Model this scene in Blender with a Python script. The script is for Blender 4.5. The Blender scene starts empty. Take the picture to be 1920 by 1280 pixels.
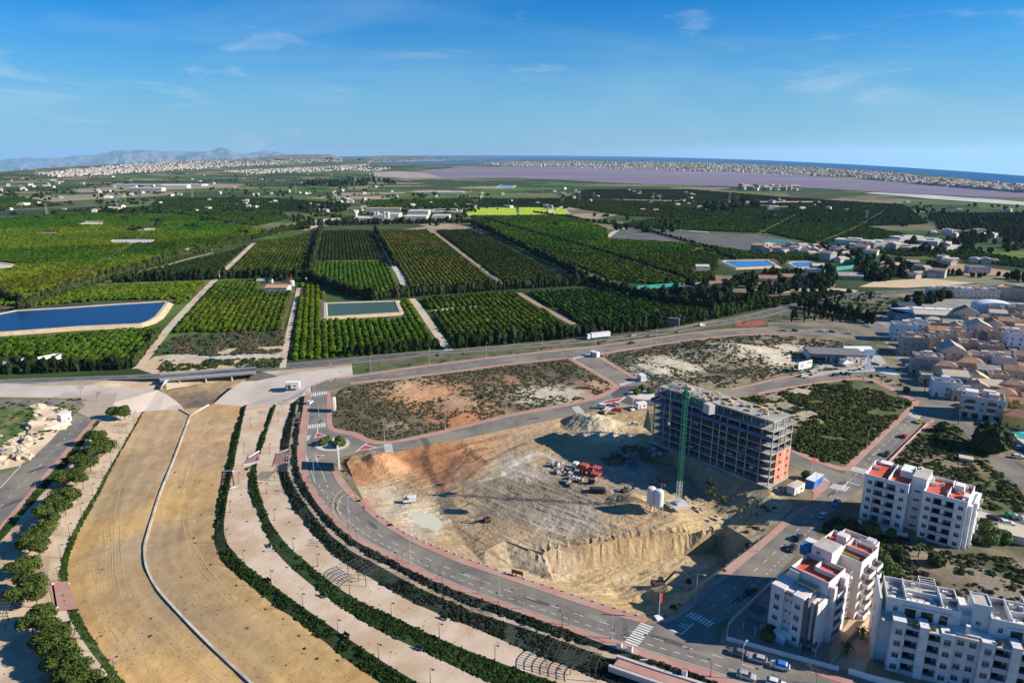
import bpy, math, random
import numpy as np
from mathutils import Vector, Matrix, noise as mnoise
from mathutils.geometry import delaunay_2d_cdt
random.seed(7); RNG=np.random.default_rng(7)
S=bpy.context.scene; COL=S.collection
# ------------------------------------------------------------------ camera
F=1300.; P=math.atan(352/F); H=115.
cd=bpy.data.cameras.new('camera'); cam=bpy.data.objects.new('camera',cd); COL.objects.link(cam); S.camera=cam
cd.sensor_width=36; cd.sensor_fit='HORIZONTAL'; cd.lens=F/1920*36; cd.clip_start=1; cd.clip_end=250000
cam.location=(0,0,H); cam.rotation_euler=(math.pi/2-P,0,0)
# ------------------------------------------------------------------ sky and sun
SUN_EL=math.radians(26.6); SUN_AZ=math.atan2(.994,-.11)      # azimuth from +Y towards +X
W=bpy.data.worlds.new('World'); S.world=W; W.use_nodes=True
nt=W.node_tree; bg=nt.nodes['Background']; bg.inputs[1].default_value=.052
sk=nt.nodes.new('ShaderNodeTexSky'); sk.sky_type='NISHITA'; sk.sun_disc=False
sk.sun_elevation=SUN_EL; sk.sun_rotation=SUN_AZ; sk.altitude=0; sk.air_density=1.0; sk.dust_density=.25; sk.ozone_density=5.0
tc=nt.nodes.new('ShaderNodeTexCoord'); sp=nt.nodes.new('ShaderNodeSeparateXYZ'); mx=nt.nodes.new('ShaderNodeMath'); mx.operation='MAXIMUM'; mx.inputs[1].default_value=.03
cb=nt.nodes.new('ShaderNodeCombineXYZ')
nt.links.new(tc.outputs['Generated'],sp.inputs[0]); nt.links.new(sp.outputs[0],cb.inputs[0]); nt.links.new(sp.outputs[1],cb.inputs[1]); nt.links.new(sp.outputs[2],mx.inputs[0]); nt.links.new(mx.outputs[0],cb.inputs[2]); nt.links.new(cb.outputs[0],sk.inputs[0])
hs=nt.nodes.new('ShaderNodeHueSaturation'); hs.inputs['Saturation'].default_value=1.0; hs.inputs['Hue'].default_value=.5
tn=nt.nodes.new('ShaderNodeMix'); tn.data_type='RGBA'; tn.blend_type='MULTIPLY'; tn.inputs[0].default_value=1; tn.inputs[7].default_value=(.02,.84,1.46,1)
nt.links.new(sk.outputs[0],tn.inputs[6]); nt.links.new(tn.outputs[2],hs.inputs['Color'])
# the pale blue towards the horizon
hr=nt.nodes.new('ShaderNodeMapRange'); hr.interpolation_type='SMOOTHERSTEP'; hr.inputs[1].default_value=-.08; hr.inputs[2].default_value=.24; hr.inputs[3].default_value=.92; hr.inputs[4].default_value=0; nt.links.new(sp.outputs[2],hr.inputs[0])
hm=nt.nodes.new('ShaderNodeMix'); hm.data_type='RGBA'; hm.inputs[7].default_value=(3.7,6.5,8.5,1); nt.links.new(hr.outputs[0],hm.inputs[0]); nt.links.new(hs.outputs[0],hm.inputs[6])
# thin wisps of cirrus
mp=nt.nodes.new('ShaderNodeMapping'); mp.inputs['Scale'].default_value=(1.6,1.6,9); mp.inputs['Rotation'].default_value=(.15,.1,1.3)
nz=nt.nodes.new('ShaderNodeTexNoise'); nz.inputs['Scale'].default_value=3.2; nz.inputs['Detail'].default_value=9; nz.inputs['Roughness'].default_value=.62; nz.inputs['Distortion'].default_value=.6
cr=nt.nodes.new('ShaderNodeMapRange'); cr.inputs[1].default_value=.58; cr.inputs[2].default_value=.86; cr.inputs[3].default_value=0; cr.inputs[4].default_value=.45
nt.links.new(tc.outputs['Generated'],mp.inputs[0]); nt.links.new(mp.outputs[0],nz.inputs['Vector']); nt.links.new(nz.outputs[0],cr.inputs[0])
mw=nt.nodes.new('ShaderNodeMix'); mw.data_type='RGBA'; mw.inputs[7].default_value=(9.5,10.,10.6,1)
nt.links.new(cr.outputs[0],mw.inputs[0]); nt.links.new(hm.outputs[2],mw.inputs[6]); nt.links.new(mw.outputs[2],bg.inputs[0])
# broad faint veils of high cloud
m2=nt.nodes.new('ShaderNodeMapping'); m2.inputs['Scale'].default_value=(1.,1.,6); m2.inputs['Rotation'].default_value=(.1,-.12,.9); m2.inputs['Location'].default_value=(3.1,.7,.2)
n2=nt.nodes.new('ShaderNodeTexNoise'); n2.inputs['Scale'].default_value=1.5; n2.inputs['Detail'].default_value=7; n2.inputs['Roughness'].default_value=.55; n2.inputs['Distortion'].default_value=1.1
r2=nt.nodes.new('ShaderNodeMapRange'); r2.inputs[1].default_value=.5; r2.inputs[2].default_value=.85; r2.inputs[4].default_value=.36
x2=nt.nodes.new('ShaderNodeMix'); x2.data_type='RGBA'; x2.inputs[7].default_value=(5.2,7.6,9.4,1)
nt.links.new(tc.outputs['Generated'],m2.inputs[0]); nt.links.new(m2.outputs[0],n2.inputs['Vector']); nt.links.new(n2.outputs[0],r2.inputs[0]); nt.links.new(r2.outputs[0],x2.inputs[0]); nt.links.new(mw.outputs[2],x2.inputs[6]); nt.links.new(x2.outputs[2],bg.inputs[0])
sd=bpy.data.lights.new('sun','SUN'); sun=bpy.data.objects.new('sun',sd); COL.objects.link(sun)
sd.energy=5.0; sd.angle=math.radians(.5); sd.color=(1,.92,.80)
sv=Vector((math.sin(SUN_AZ)*math.cos(SUN_EL),math.cos(SUN_AZ)*math.cos(SUN_EL),math.sin(SUN_EL)))
sun.rotation_euler=sv.to_track_quat('Z','Y').to_euler(); sun.location=(300,0,300)
S.view_settings.view_transform='Standard'; S.view_settings.look='None'; S.view_settings.exposure=.80; S.view_settings.gamma=1; S.view_settings.use_curve_mapping=False
S.render.engine='CYCLES'
S.cycles.max_bounces=5; S.cycles.diffuse_bounces=2; S.cycles.glossy_bounces=2; S.cycles.transmission_bounces=2; S.cycles.transparent_max_bounces=6; S.cycles.volume_bounces=0
# ------------------------------------------------------------------ photo measurements: where a sight line meets the level z
cP,sP=math.cos(P),math.sin(P)
def G(px,py,z=0.):
    dx=(px-960)/F; dy=(640-py)/F; Y=cP+dy*sP; Z=-sP+dy*cP; q=(z-H)/Z
    return (dx*q,Y*q,z)
def PR(x,y,z):
    d=y*cP-(z-H)*sP; u=y*sP+(z-H)*cP
    return 960+F*x/d,640-F*u/d
def L(*a,z=0.):
    """flat list of photo measurements -> points on level z"""
    return [G(a[i],a[i+1],z) for i in range(0,len(a),2)]
def L3(*a):
    return [G(a[i],a[i+1],a[i+2]) for i in range(0,len(a),3)]
# ------------------------------------------------------------------ numpy value noise
def _h(ix,iy,s):
    n=(ix*374761393+iy*668265263+s*1442695041)&0xffffffff
    n=((n^(n>>13))*1274126177)&0xffffffff
    return ((n^(n>>16))&0xffff)/65535.
def vn(x,y,s=0):
    x=np.asarray(x,float); y=np.asarray(y,float)
    ix=np.floor(x).astype(np.int64); iy=np.floor(y).astype(np.int64); fx=x-ix; fy=y-iy
    fx=fx*fx*(3-2*fx); fy=fy*fy*(3-2*fy)
    a=_h(ix,iy,s); b=_h(ix+1,iy,s); c=_h(ix,iy+1,s); d=_h(ix+1,iy+1,s)
    return (a+(b-a)*fx)*(1-fy)+(c+(d-c)*fx)*fy
def fbm(x,y,o=4,s=0):
    t=0;a=.5
    x=np.asarray(x,float); y=np.asarray(y,float)
    for i in range(o):
        t=t+a*vn(x,y,s+i); x=x*2.03+5.1; y=y*2.03+3.7; a*=.5
    return t/(1-.5**o)
# ------------------------------------------------------------------ materials
MATS={}
def mat(name,c1,c2=None,scale=.1,rough=.9,bump=0.,bscale=None,detail=5,attr=None,metal=0.,spec=.3,lo=.35,hi=.65,c3=None,s3=.02,aniso=None,coat=0.):
    """procedural surface: two or three colours mixed by noise in world metres, fine relief by bump"""
    if name in MATS: return MATS[name]
    m=bpy.data.materials.new(name); m.use_nodes=True; t=m.node_tree; N=t.nodes.new; K=t.links.new
    b=t.nodes['Principled BSDF']; b.inputs['Roughness'].default_value=rough; b.inputs['Metallic'].default_value=metal
    b.inputs['Specular IOR Level'].default_value=spec; b.inputs['Coat Weight'].default_value=coat
    g=N('ShaderNodeNewGeometry'); pos=g.outputs['Position']
    if aniso:
        mpn=N('ShaderNodeMapping'); mpn.vector_type='POINT'; mpn.inputs['Rotation'].default_value=(0,0,aniso[0]); mpn.inputs['Scale'].default_value=(1,aniso[1],1); K(pos,mpn.inputs[0]); pos=mpn.outputs[0]
    def nz(sc,dt=detail):
        n=N('ShaderNodeTexNoise'); n.inputs['Scale'].default_value=sc; n.inputs['Detail'].default_value=dt; n.inputs['Roughness'].default_value=.6; K(pos,n.inputs['Vector']); return n.outputs[0]
    def ramp(src,a,z):
        r=N('ShaderNodeMapRange'); r.inputs[1].default_value=a; r.inputs[2].default_value=z; K(src,r.inputs[0]); return r.outputs[0]
    def mixc(f,a,z,mode='MIX'):
        x=N('ShaderNodeMix'); x.data_type='RGBA'; x.blend_type=mode
        if isinstance(f,float): x.inputs[0].default_value=f
        else: K(f,x.inputs[0])
        for sock,v in ((x.inputs[6],a),(x.inputs[7],z)):
            if isinstance(v,tuple): sock.default_value=(*v,1) if len(v)==3 else v
            else: K(v,sock)
        return x.outputs[2]
    n1=nz(scale)
    if attr:
        a=N('ShaderNodeAttribute'); a.attribute_name=attr[0]; a.attribute_type=attr[1] if len(attr)>1 else 'GEOMETRY'
        c=a.outputs['Color']
        c=mixc(ramp(n1,.3,.7),mixc(1.,c,c2 or (.7,.7,.7),'MULTIPLY'),c)
    else:
        c=mixc(ramp(n1,lo,hi),c1,c2 or c1)
    if c3: c=mixc(ramp(nz(s3),.45,.62),c,c3)
    K(c,b.inputs['Base Color'])
    if bump:
        bp=N('ShaderNodeBump'); bp.inputs['Strength'].default_value=.8; bp.inputs['Distance'].default_value=bump
        K(nz(bscale or scale*4,6),bp.inputs['Height']); K(bp.outputs[0],b.inputs['Normal'])
    MATS[name]=m; return m
# ------------------------------------------------------------------ objects
def tag(o,label=None,cat=None,group=None,kind=None):
    if label: o['label']=label
    if cat: o['category']=cat
    if group: o['group']=group
    if kind: o['kind']=kind
    return o
def struct(o): o['kind']='structure'; return o
def stuff(o,label=None,cat=None): o['kind']='stuff'; return tag(o,label,cat)
def empty(name,loc,rz=0.,label=None,cat=None,group=None):
    o=bpy.data.objects.new(name,None); COL.objects.link(o); o.location=loc; o.rotation_euler=(0,0,rz); o.empty_display_size=.5
    return tag(o,label,cat,group)
def mesh_obj(name,v,f,m,parent=None,smooth=False,mi=None):
    me=bpy.data.meshes.new(name); me.from_pydata([tuple(map(float,p)) for p in v],[],[tuple(map(int,q)) for q in f])
    for x in (m if isinstance(m,(list,tuple)) else [m]): me.materials.append(x)
    if mi is not None: me.polygons.foreach_set('material_index',mi)
    if smooth: me.polygons.foreach_set('use_smooth',[True]*len(me.polygons))
    me.update()
    o=bpy.data.objects.new(name,me); COL.objects.link(o)
    if parent: o.parent=parent
    return o
def link(name,me,parent=None,loc=(0,0,0),rz=0.,sc=None):
    o=bpy.data.objects.new(name,me); COL.objects.link(o); o.location=loc; o.rotation_euler=(0,0,rz)
    if sc is not None: o.scale=sc if hasattr(sc,'__len__') else (sc,sc,sc)
    if parent: o.parent=parent
    return o
def copy_tree(o,parent=None):
    c=o.copy(); COL.objects.link(c)
    if parent is not None: c.parent=parent
    for ch in list(KIDS.get(o.name,[])):
        copy_tree(ch,c)
    return c
KIDS={}
def kids(o):
    """remember the parts of a finished prototype for copy_tree"""
    ch=[x for x in bpy.data.objects if x.parent==o]
    KIDS[o.name]=ch
    for c in ch: kids(c)
class MB:
    def __init__(s): s.v=[]; s.f=[]; s.m=[]
    def add(s,v,f,mi=0):
        n=len(s.v); s.v+=list(v); s.f+=[tuple(i+n for i in q) for q in f]; s.m+=[mi]*len(f); return s
    def box(s,x0,x1,y0,y1,z0,z1,mi=0):
        return s.add([(x0,y0,z0),(x1,y0,z0),(x1,y1,z0),(x0,y1,z0),(x0,y0,z1),(x1,y0,z1),(x1,y1,z1),(x0,y1,z1)],
            [(3,2,1,0),(4,5,6,7),(0,1,5,4),(1,2,6,5),(2,3,7,6),(3,0,4,7)],mi)
    def taper(s,a,b,mi=0):
        """a,b: (x0,x1,y0,y1,z) bottom and top rectangles"""
        return s.add([(a[0],a[2],a[4]),(a[1],a[2],a[4]),(a[1],a[3],a[4]),(a[0],a[3],a[4]),(b[0],b[2],b[4]),(b[1],b[2],b[4]),(b[1],b[3],b[4]),(b[0],b[3],b[4])],
            [(3,2,1,0),(4,5,6,7),(0,1,5,4),(1,2,6,5),(2,3,7,6),(3,0,4,7)],mi)
    def tube(s,p,q,r,r2=None,n=6,mi=0,cap=True):
        p=Vector(p); q=Vector(q); d=(q-p); 
        if d.length<1e-6: return s
        d.normalize(); a=d.orthogonal().normalized(); b=d.cross(a); r2=r if r2 is None else r2; v=[]
        for c,rr in ((p,r),(q,r2)):
            for i in range(n):
                t=2*math.pi*i/n; v.append(tuple(c+a*math.cos(t)*rr+b*math.sin(t)*rr))
        f=[(i,(i+1)%n,n+(i+1)%n,n+i) for i in range(n)]
        if cap: f+=[tuple(range(n-1,-1,-1)),tuple(range(n,2*n))]
        return s.add(v,f,mi)
    def prism(s,poly,z0,z1,mi=0):
        n=len(poly)
        if sum(poly[i][0]*poly[(i+1)%n][1]-poly[(i+1)%n][0]*poly[i][1] for i in range(n))<0: poly=poly[::-1]
        v=[(x,y,z0) for x,y in poly]+[(x,y,z1) for x,y in poly]
        return s.add(v,[tuple(range(n-1,-1,-1)),tuple(range(n,2*n))]+[(i,(i+1)%n,n+(i+1)%n,n+i) for i in range(n)],mi)
    def lathe(s,prof,n=12,c=(0,0),mi=0):
        v=[];f=[]
        for r,z in prof:
            for i in range(n):
                t=2*math.pi*i/n; v.append((c[0]+r*math.cos(t),c[1]+r*math.sin(t),z))
        for k in range(len(prof)-1):
            for i in range(n):
                j=(i+1)%n; f.append((k*n+i,k*n+j,(k+1)*n+j,(k+1)*n+i))
        f.append(tuple(range(n-1,-1,-1))); f.append(tuple(range((len(prof)-1)*n,len(prof)*n)))
        return s.add(v,f,mi)
    def build(s,name,m,parent=None,smooth=False): return mesh_obj(name,s.v,s.f,m,parent,smooth,s.m)
    def mesh(s,name,m):
        me=bpy.data.meshes.new(name); me.from_pydata(s.v,[],s.f)
        for x in (m if isinstance(m,(list,tuple)) else [m]): me.materials.append(x)
        me.polygons.foreach_set('material_index',s.m); me.update(); return me
# ------------------------------------------------------------------ surfaces
def inpoly(px,py,poly):
    px=np.asarray(px,float); py=np.asarray(py,float); r=np.zeros(px.shape,bool); n=len(poly)
    for i in range(n):
        x1,y1=poly[i][0],poly[i][1]; x2,y2=poly[(i+1)%n][0],poly[(i+1)%n][1]
        if y1==y2: continue
        c=((y1>py)!=(y2>py))&(px<(x2-x1)*(py-y1)/(y2-y1)+x1); r^=c
    return r
def cdt_sheet(name,poly,m,holes=(),extra=(),dz=0.,parent=None,edges=()):
    """a level or sloping sheet: poly/holes are 3D outlines, extra interior 3D points, edges 3D break lines"""
    pts=[];E=[]
    for ring in [poly]+list(holes):
        n0=len(pts); pts+=list(ring); E+=[(n0+i,n0+(i+1)%len(ring)) for i in range(len(ring))]
    for ln in edges:
        n0=len(pts); pts+=list(ln); E+=[(n0+i,n0+i+1) for i in range(len(ln)-1)]
    pts+=list(extra)
    vo,eo,fo,vi,_,_=delaunay_2d_cdt([Vector((p[0],p[1])) for p in pts],E,[],0,1e-4,True)
    z=[]
    for i,q in enumerate(vo):
        if vi[i]: z.append(pts[vi[i][0]][2])
        else: z.append(None)
    P3=np.array([p for p in pts])
    for i,q in enumerate(vo):
        if z[i] is None:
            d=(P3[:,0]-q[0])**2+(P3[:,1]-q[1])**2; k=np.argsort(d)[:2]; z[i]=float(P3[k,2].mean())
    c=np.array([[sum(vo[j][0] for j in t)/3,sum(vo[j][1] for j in t)/3] for t in fo])
    keep=inpoly(c[:,0],c[:,1],poly)
    for h in holes: keep&=~inpoly(c[:,0],c[:,1],h)
    v=[(vo[i][0],vo[i][1],z[i]+dz) for i in range(len(vo))]
    f=[t for t,k in zip(fo,keep) if k]
    return mesh_obj(name,v,f,m,parent)
def resample(pl,n):
    p=np.array(pl,float); d=np.r_[0,np.cumsum(np.linalg.norm(np.diff(p[:,:2],axis=0),axis=1))]
    t=np.linspace(0,d[-1],n); return np.stack([np.interp(t,d,p[:,k]) for k in range(3)],1)
def smooth_line(p,it=2):
    p=np.array(p,float)
    for _ in range(it):
        a=p[:-1]*.75+p[1:]*.25; b=p[:-1]*.25+p[1:]*.75
        q=np.empty((2*len(a),3)); q[0::2]=a; q[1::2]=b; p=np.vstack([p[:1],q,p[-1:]])
    return p
def strip(name,A,B,m,n=120,cross=1,dz=0.,parent=None,sm=True,noise_amp=0.):
    """a band between two edge lines"""
    if sm: A=smooth_line(A); B=smooth_line(B)
    A=resample(A,n); B=resample(B,n); v=[];f=[]
    for k in range(cross+1):
        t=k/cross; r=A*(1-t)+B*t
        if noise_amp and 0<k<cross: r[:,2]+=(fbm(r[:,0]*.4,r[:,1]*.4,3)-.5)*noise_amp
        v+=[tuple(q+np.array([0,0,dz])) for q in r]
    for k in range(cross):
        for i in range(n-1):
            a=k*n+i; f.append((a,a+1,a+n+1,a+n))
    # face up
    o=mesh_obj(name,v,f,m,parent)
    if o.data.polygons and sum(p.normal.z for p in o.data.polygons[:50])<0:
        o.data.flip_normals()
    return o
def raised(name,A,B,h,m,n=100,parent=None,sm=True):
    """pavement: a solid band with kerb faces"""
    if sm: A=smooth_line(A); B=smooth_line(B)
    A=resample(A,n); B=resample(B,n); v=[];f=[]
    for r,dz in ((A,-.05),(A,h),(B,h),(B,-.05)):
        v+=[(q[0],q[1],q[2]+dz) for q in r]
    for k in range(3):
        for i in range(n-1):
            a=k*n+i; f.append((a,a+1,a+n+1,a+n))
    f+=[(0,n,2*n,3*n),(n-1,2*n-1,3*n-1,4*n-1)[::-1]]
    return mesh_obj(name,v,f,m,parent)
def offset_line(pl,d):
    p=np.array(pl,float); t=np.gradient(p[:,:2],axis=0); t/=np.linalg.norm(t,axis=1)[:,None]+1e-9
    q=p.copy(); q[:,0]+=-t[:,1]*d; q[:,1]+=t[:,0]*d; return q
def tri_interp(pts,edges,qx,qy):
    """heights on a triangulated relief with break lines"""
    vo,eo,fo,vi,_,_=delaunay_2d_cdt([Vector((p[0],p[1])) for p in pts],edges,[],0,1e-4,True)
    P3=np.array(pts); z=np.array([P3[vi[i][0],2] if vi[i] else P3[np.argmin((P3[:,0]-vo[i][0])**2+(P3[:,1]-vo[i][1])**2),2] for i in range(len(vo))])
    V=np.array([[q[0],q[1]] for q in vo]); out=np.full(len(qx),np.nan)
    for t in fo:
        a,b,c=V[t[0]],V[t[1]],V[t[2]]; d=(b[1]-c[1])*(a[0]-c[0])+(c[0]-b[0])*(a[1]-c[1])
        if abs(d)<1e-9: continue
        l1=((b[1]-c[1])*(qx-c[0])+(c[0]-b[0])*(qy-c[1]))/d; l2=((c[1]-a[1])*(qx-c[0])+(a[0]-c[0])*(qy-c[1]))/d; l3=1-l1-l2
        k=(l1>=-1e-6)&(l2>=-1e-6)&(l3>=-1e-6); out[k]=(l1*z[t[0]]+l2*z[t[1]]+l3*z[t[2]])[k]
    bad=np.isnan(out)
    for i in np.nonzero(bad)[0]: out[i]=P3[np.argmin((P3[:,0]-qx[i])**2+(P3[:,1]-qy[i])**2),2]
    return out
def paint(o,blobs,base,soft=1.):
    """the soil's own colours: patches given as (px,py,radius in m,colour[,level])"""
    me=o.data; n=len(me.vertices); co=np.empty(n*3); me.vertices.foreach_get('co',co); co=co.reshape(-1,3)
    w=np.full(n,.35); c=np.outer(w,np.array(base))
    wx=co[:,0]+8*(fbm(co[:,0]*.08,co[:,1]*.08,3,11)-.5)*soft; wy=co[:,1]+8*(fbm(co[:,0]*.08,co[:,1]*.08,3,17)-.5)*soft
    for b in blobs:
        p=G(b[0],b[1],b[4] if len(b)>4 else 0); g=np.exp(-((wx-p[0])**2+(wy-p[1])**2)/(b[2]**2))*3
        w+=g; c+=g[:,None]*np.array(b[3])
    c/=w[:,None]; a=me.color_attributes.new('soil','FLOAT_COLOR','POINT'); a.data.foreach_set('color',np.c_[c,np.ones(n)].ravel().astype(np.float32))
# ------------------------------------------------------------------ scattering of uncountable growth (real instances in one object)
def scatter(name,pts,protos,label,cat,sc=None,rot=None,tint=None,idx=None):
    n=len(pts); me=bpy.data.meshes.new(name); me.vertices.add(n); me.vertices.foreach_set('co',np.asarray(pts,float).ravel())
    def at(nm,ty,val,key='value'):
        a=me.attributes.new(nm,ty,'POINT'); a.data.foreach_set(key,np.asarray(val).ravel())
    at('sc','FLOAT_VECTOR',np.asarray(sc,np.float32),'vector')
    r=np.zeros((n,3),np.float32); r[:,2]=RNG.uniform(0,6.28,n) if rot is None else rot
    at('rt','FLOAT_VECTOR',r,'vector')
    if tint is None: tint=np.ones((n,3))
    at('tint','FLOAT_COLOR',np.c_[tint,np.ones(n)].astype(np.float32),'color')
    at('ix','INT',(RNG.integers(0,len(protos),n) if idx is None else idx).astype(np.int32))
    me.update(); o=bpy.data.objects.new(name,me); COL.objects.link(o); stuff(o,label,cat)
    g=bpy.data.node_groups.new(name+'_nodes','GeometryNodeTree'); g.interface.new_socket('Geometry',in_out='INPUT',socket_type='NodeSocketGeometry'); g.interface.new_socket('Geometry',in_out='OUTPUT',socket_type='NodeSocketGeometry')
    N=g.nodes.new; K=g.links.new; gi=N('NodeGroupInput'); go=N('NodeGroupOutput')
    jn=N('GeometryNodeJoinGeometry')
    for p in protos:
        oi=N('GeometryNodeObjectInfo'); oi.transform_space='ORIGINAL'; oi.inputs[0].default_value=p; oi.inputs[1].default_value=True; K(oi.outputs['Geometry'],jn.inputs[0])
    ip=N('GeometryNodeInstanceOnPoints'); K(gi.outputs[0],ip.inputs['Points']); K(jn.outputs[0],ip.inputs['Instance']); ip.inputs['Pick Instance'].default_value=len(protos)>1
    def na(nm,ty,sock,oidx='Attribute'):
        a=N('GeometryNodeInputNamedAttribute'); a.data_type=ty; a.inputs[0].default_value=nm; K(a.outputs[0],sock)
    na('ix','INT',ip.inputs['Instance Index']); na('sc','FLOAT_VECTOR',ip.inputs['Scale'])
    a=N('GeometryNodeInputNamedAttribute'); a.data_type='FLOAT_VECTOR'; a.inputs[0].default_value='rt'; er=N('FunctionNodeEulerToRotation'); K(a.outputs[0],er.inputs[0]); K(er.outputs[0],ip.inputs['Rotation'])
    K(ip.outputs[0],go.inputs[0])
    md=o.modifiers.new('scatter','NODES'); md.node_group=g
    return o
# ================================================================== colours of the place
M_ground=mat('farmland_soil',(.085,.095,.035),(.20,.16,.095),.006,c3=(.05,.085,.02),s3=.0025,bump=.0)
M_farfield=None
M_sand=mat('river_sand',(.60,.42,.20),(.72,.68,.62),.14,bump=.14,bscale=.9,detail=12,attr=('soil',),rough=.95)
M_asph=mat('asphalt',(.125,.117,.105),(.19,.172,.145),.22,bump=.0,c3=(.25,.215,.165),s3=.045,detail=11)
M_asph2=mat('asphalt_new',(.07,.07,.072),(.095,.092,.088),.1,c3=(.12,.115,.10),s3=.03)
M_pave=mat('pink_paving',(.45,.22,.17),(.38,.20,.16),.5,detail=9,c3=(.42,.28,.21),s3=.12)
M_kerb=mat('kerb_concrete',(.36,.33,.28),(.30,.27,.23),.5)
M_plaza=mat('plaza_concrete',(.50,.42,.35),(.57,.48,.41),.10,detail=11,c3=(.45,.375,.30),s3=.03)
M_path=mat('path_gravel',(.50,.385,.27),(.60,.475,.345),.16,detail=12,c3=(.45,.32,.20),s3=.06,bump=.06,bscale=1.5)
M_white=mat('road_paint',(.72,.71,.68),(.6,.59,.56),.8)
M_cover=mat('ground_cover',(.022,.042,.010),(.045,.075,.018),.5,bump=.25,bscale=1.5,detail=8)
M_darkcover=mat('dark_cover',(.020,.032,.016),(.035,.05,.022),.5,bump=.25,bscale=1.5,detail=8,c3=(.06,.07,.06),s3=.15)
M_dirt=mat('dirt',(.42,.30,.19),(.30,.22,.14),.12,bump=.15,bscale=.7,c3=(.5,.4,.28),s3=.05)
M_conc=mat('concrete',(.42,.41,.39),(.34,.33,.31),.4)
M_redp=mat('red_ground_paint',(.42,.06,.05),(.36,.07,.06),.4)
M_grass=mat('verge_grass',(.035,.085,.018),(.10,.095,.045),.12,bump=.2,bscale=1.5,detail=8,c3=(.17,.14,.085),s3=.07)
M_track=mat('farm_track',(.50,.40,.29),(.56,.46,.35),.1,c3=(.38,.29,.19),s3=.05)
M_track2=mat('farm_track_brown',(.30,.20,.14),(.36,.26,.18),.1)
M_bank=mat('bank_earth',(.46,.33,.18),(.56,.43,.27),.3,bump=.3,bscale=.9)
def water(name,c,rough=.12,bump=.25,scale=.25):
    m=bpy.data.materials.new(name); m.use_nodes=True; t=m.node_tree; b=t.nodes['Principled BSDF']
    b.inputs['Roughness'].default_value=rough; b.inputs['IOR'].default_value=1.33; b.inputs['Specular IOR Level'].default_value=.28
    g=t.nodes.new('ShaderNodeNewGeometry')
    n2=t.nodes.new('ShaderNodeTexNoise'); n2.inputs['Scale'].default_value=scale*.05; n2.inputs['Detail'].default_value=5; t.links.new(g.outputs['Position'],n2.inputs[0])
    x=t.nodes.new('ShaderNodeMix'); x.data_type='RGBA'; x.inputs[6].default_value=(*c,1); x.inputs[7].default_value=(*[k*1.35 for k in c],1); t.links.new(n2.outputs[0],x.inputs[0]); t.links.new(x.outputs[2],b.inputs['Base Color'])
    n=t.nodes.new('ShaderNodeTexNoise'); n.inputs['Scale'].default_value=scale; n.inputs['Detail'].default_value=4
    p=t.nodes.new('ShaderNodeBump'); p.inputs['Distance'].default_value=bump; p.inputs['Strength'].default_value=.6
    t.links.new(g.outputs['Position'],n.inputs['Vector']); t.links.new(n.outputs[0],p.inputs['Height']); t.links.new(p.outputs[0],b.inputs['Normal'])
    return m
# ================================================================== edge lines of the river park (measured in the photo, with their levels)
R1=L(457,761,440,800,423,879,410,930,402,985,400,1024,424,1059,455,1085,481,1105,520,1140,551,1157,582,1182,610,1203,654,1241,717,1280,790,1325,900,1390,z=-4.)
R2=L(462,759,455,787,446,830,437,879,428,921,420,975,420,1000,426,1020,444,1041,463,1061,509,1094,553,1127,597,1157,641,1188,706,1232,772,1273,850,1315,960,1372,z=-2.7)
R3=L(513,758,494,805,482,840,470,872,466,897,470,930,483,962,498,1000,509,1024,531,1050,557,1074,590,1101,623,1127,662,1153,706,1179,750,1201,800,1223,866,1256,922,1280,1010,1320,1110,1365,z=-2.7)
R4=L(517,758,507,787,496,825,487,850,480,875,481,908,492,941,507,980,522,1000,542,1026,575,1052,590,1068,625,1094,662,1120,706,1142,750,1162,826,1197,887,1223,953,1247,1036,1276,1120,1305,1220,1340,z=-1.9)
R5=L(549,755,540,787,531,809,525,840,522,875,526,897,536,923,553,958,571,980,588,1000,610,1024,630,1044,662,1066,695,1083,728,1103,772,1129,800,1140,844,1160,887,1175,931,1195,986,1219,1019,1232,1095,1262,1124,1273,1230,1310,1330,1345,z=-1.9)
R6=L(557,752,553,777,547,798,541,840,538,871,540,888,553,917,564,932,590,969,617,1000,641,1020,673,1042,706,1057,741,1077,800,1109,855,1131,888,1147,931,1160,986,1177,1041,1197,1106,1221,1150,1236,1220,1262,1330,1295,1430,1325,z=-.7)
R7=L(562,744,560,775,551,809,547,853,551,886,562,917,575,939,597,963,614,980,632,1000,655,1019,684,1037,728,1059,772,1081,800,1098,844,1118,877,1133,931,1149,975,1168,1019,1182,1063,1197,1117,1214,1172,1232,1220,1247,1290,1268,1420,1305,z=-.6)
R8=L(571,742,568,766,562,794,559,823,556,853,560,886,573,910,590,939,619,974,647,1000,673,1018,706,1035,739,1053,772,1070,800,1083,833,1099,888,1118,931,1134,975,1149,1019,1166,1084,1188,1139,1210,1172,1221,1200,1229,1272,1254,1353,1282,1450,1312)
R9=L(583,736,580,760,576,790,572,823,571,853,574,882,586,915,608,945,636,978,658,998,700,1022,750,1046,800,1073,855,1096,909,1118,975,1140,1041,1164,1106,1186,1159,1203,1200,1216,1287,1243,1397,1280,1500,1312)
R10=L(619,877,632,906,652,928,684,956,711,980,743,1000,783,1022,820,1037,855,1053,909,1071,964,1090,1019,1109,1084,1131,1150,1153,1205,1168)
R11=L(636,884,652,910,684,943,728,978,761,1000,794,1014,820,1026,844,1035,909,1059,960,1077,1019,1096,1106,1125,1150,1139,1216,1160)
S1=L(269,771,258,790,238,825,219,858,197,902,182,933,162,968,144,1003,129,1039,125,1066,125,1092,133,1118,142,1144,162,1179,186,1214,208,1247,232,1280,280,1340,z=-4.)
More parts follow.
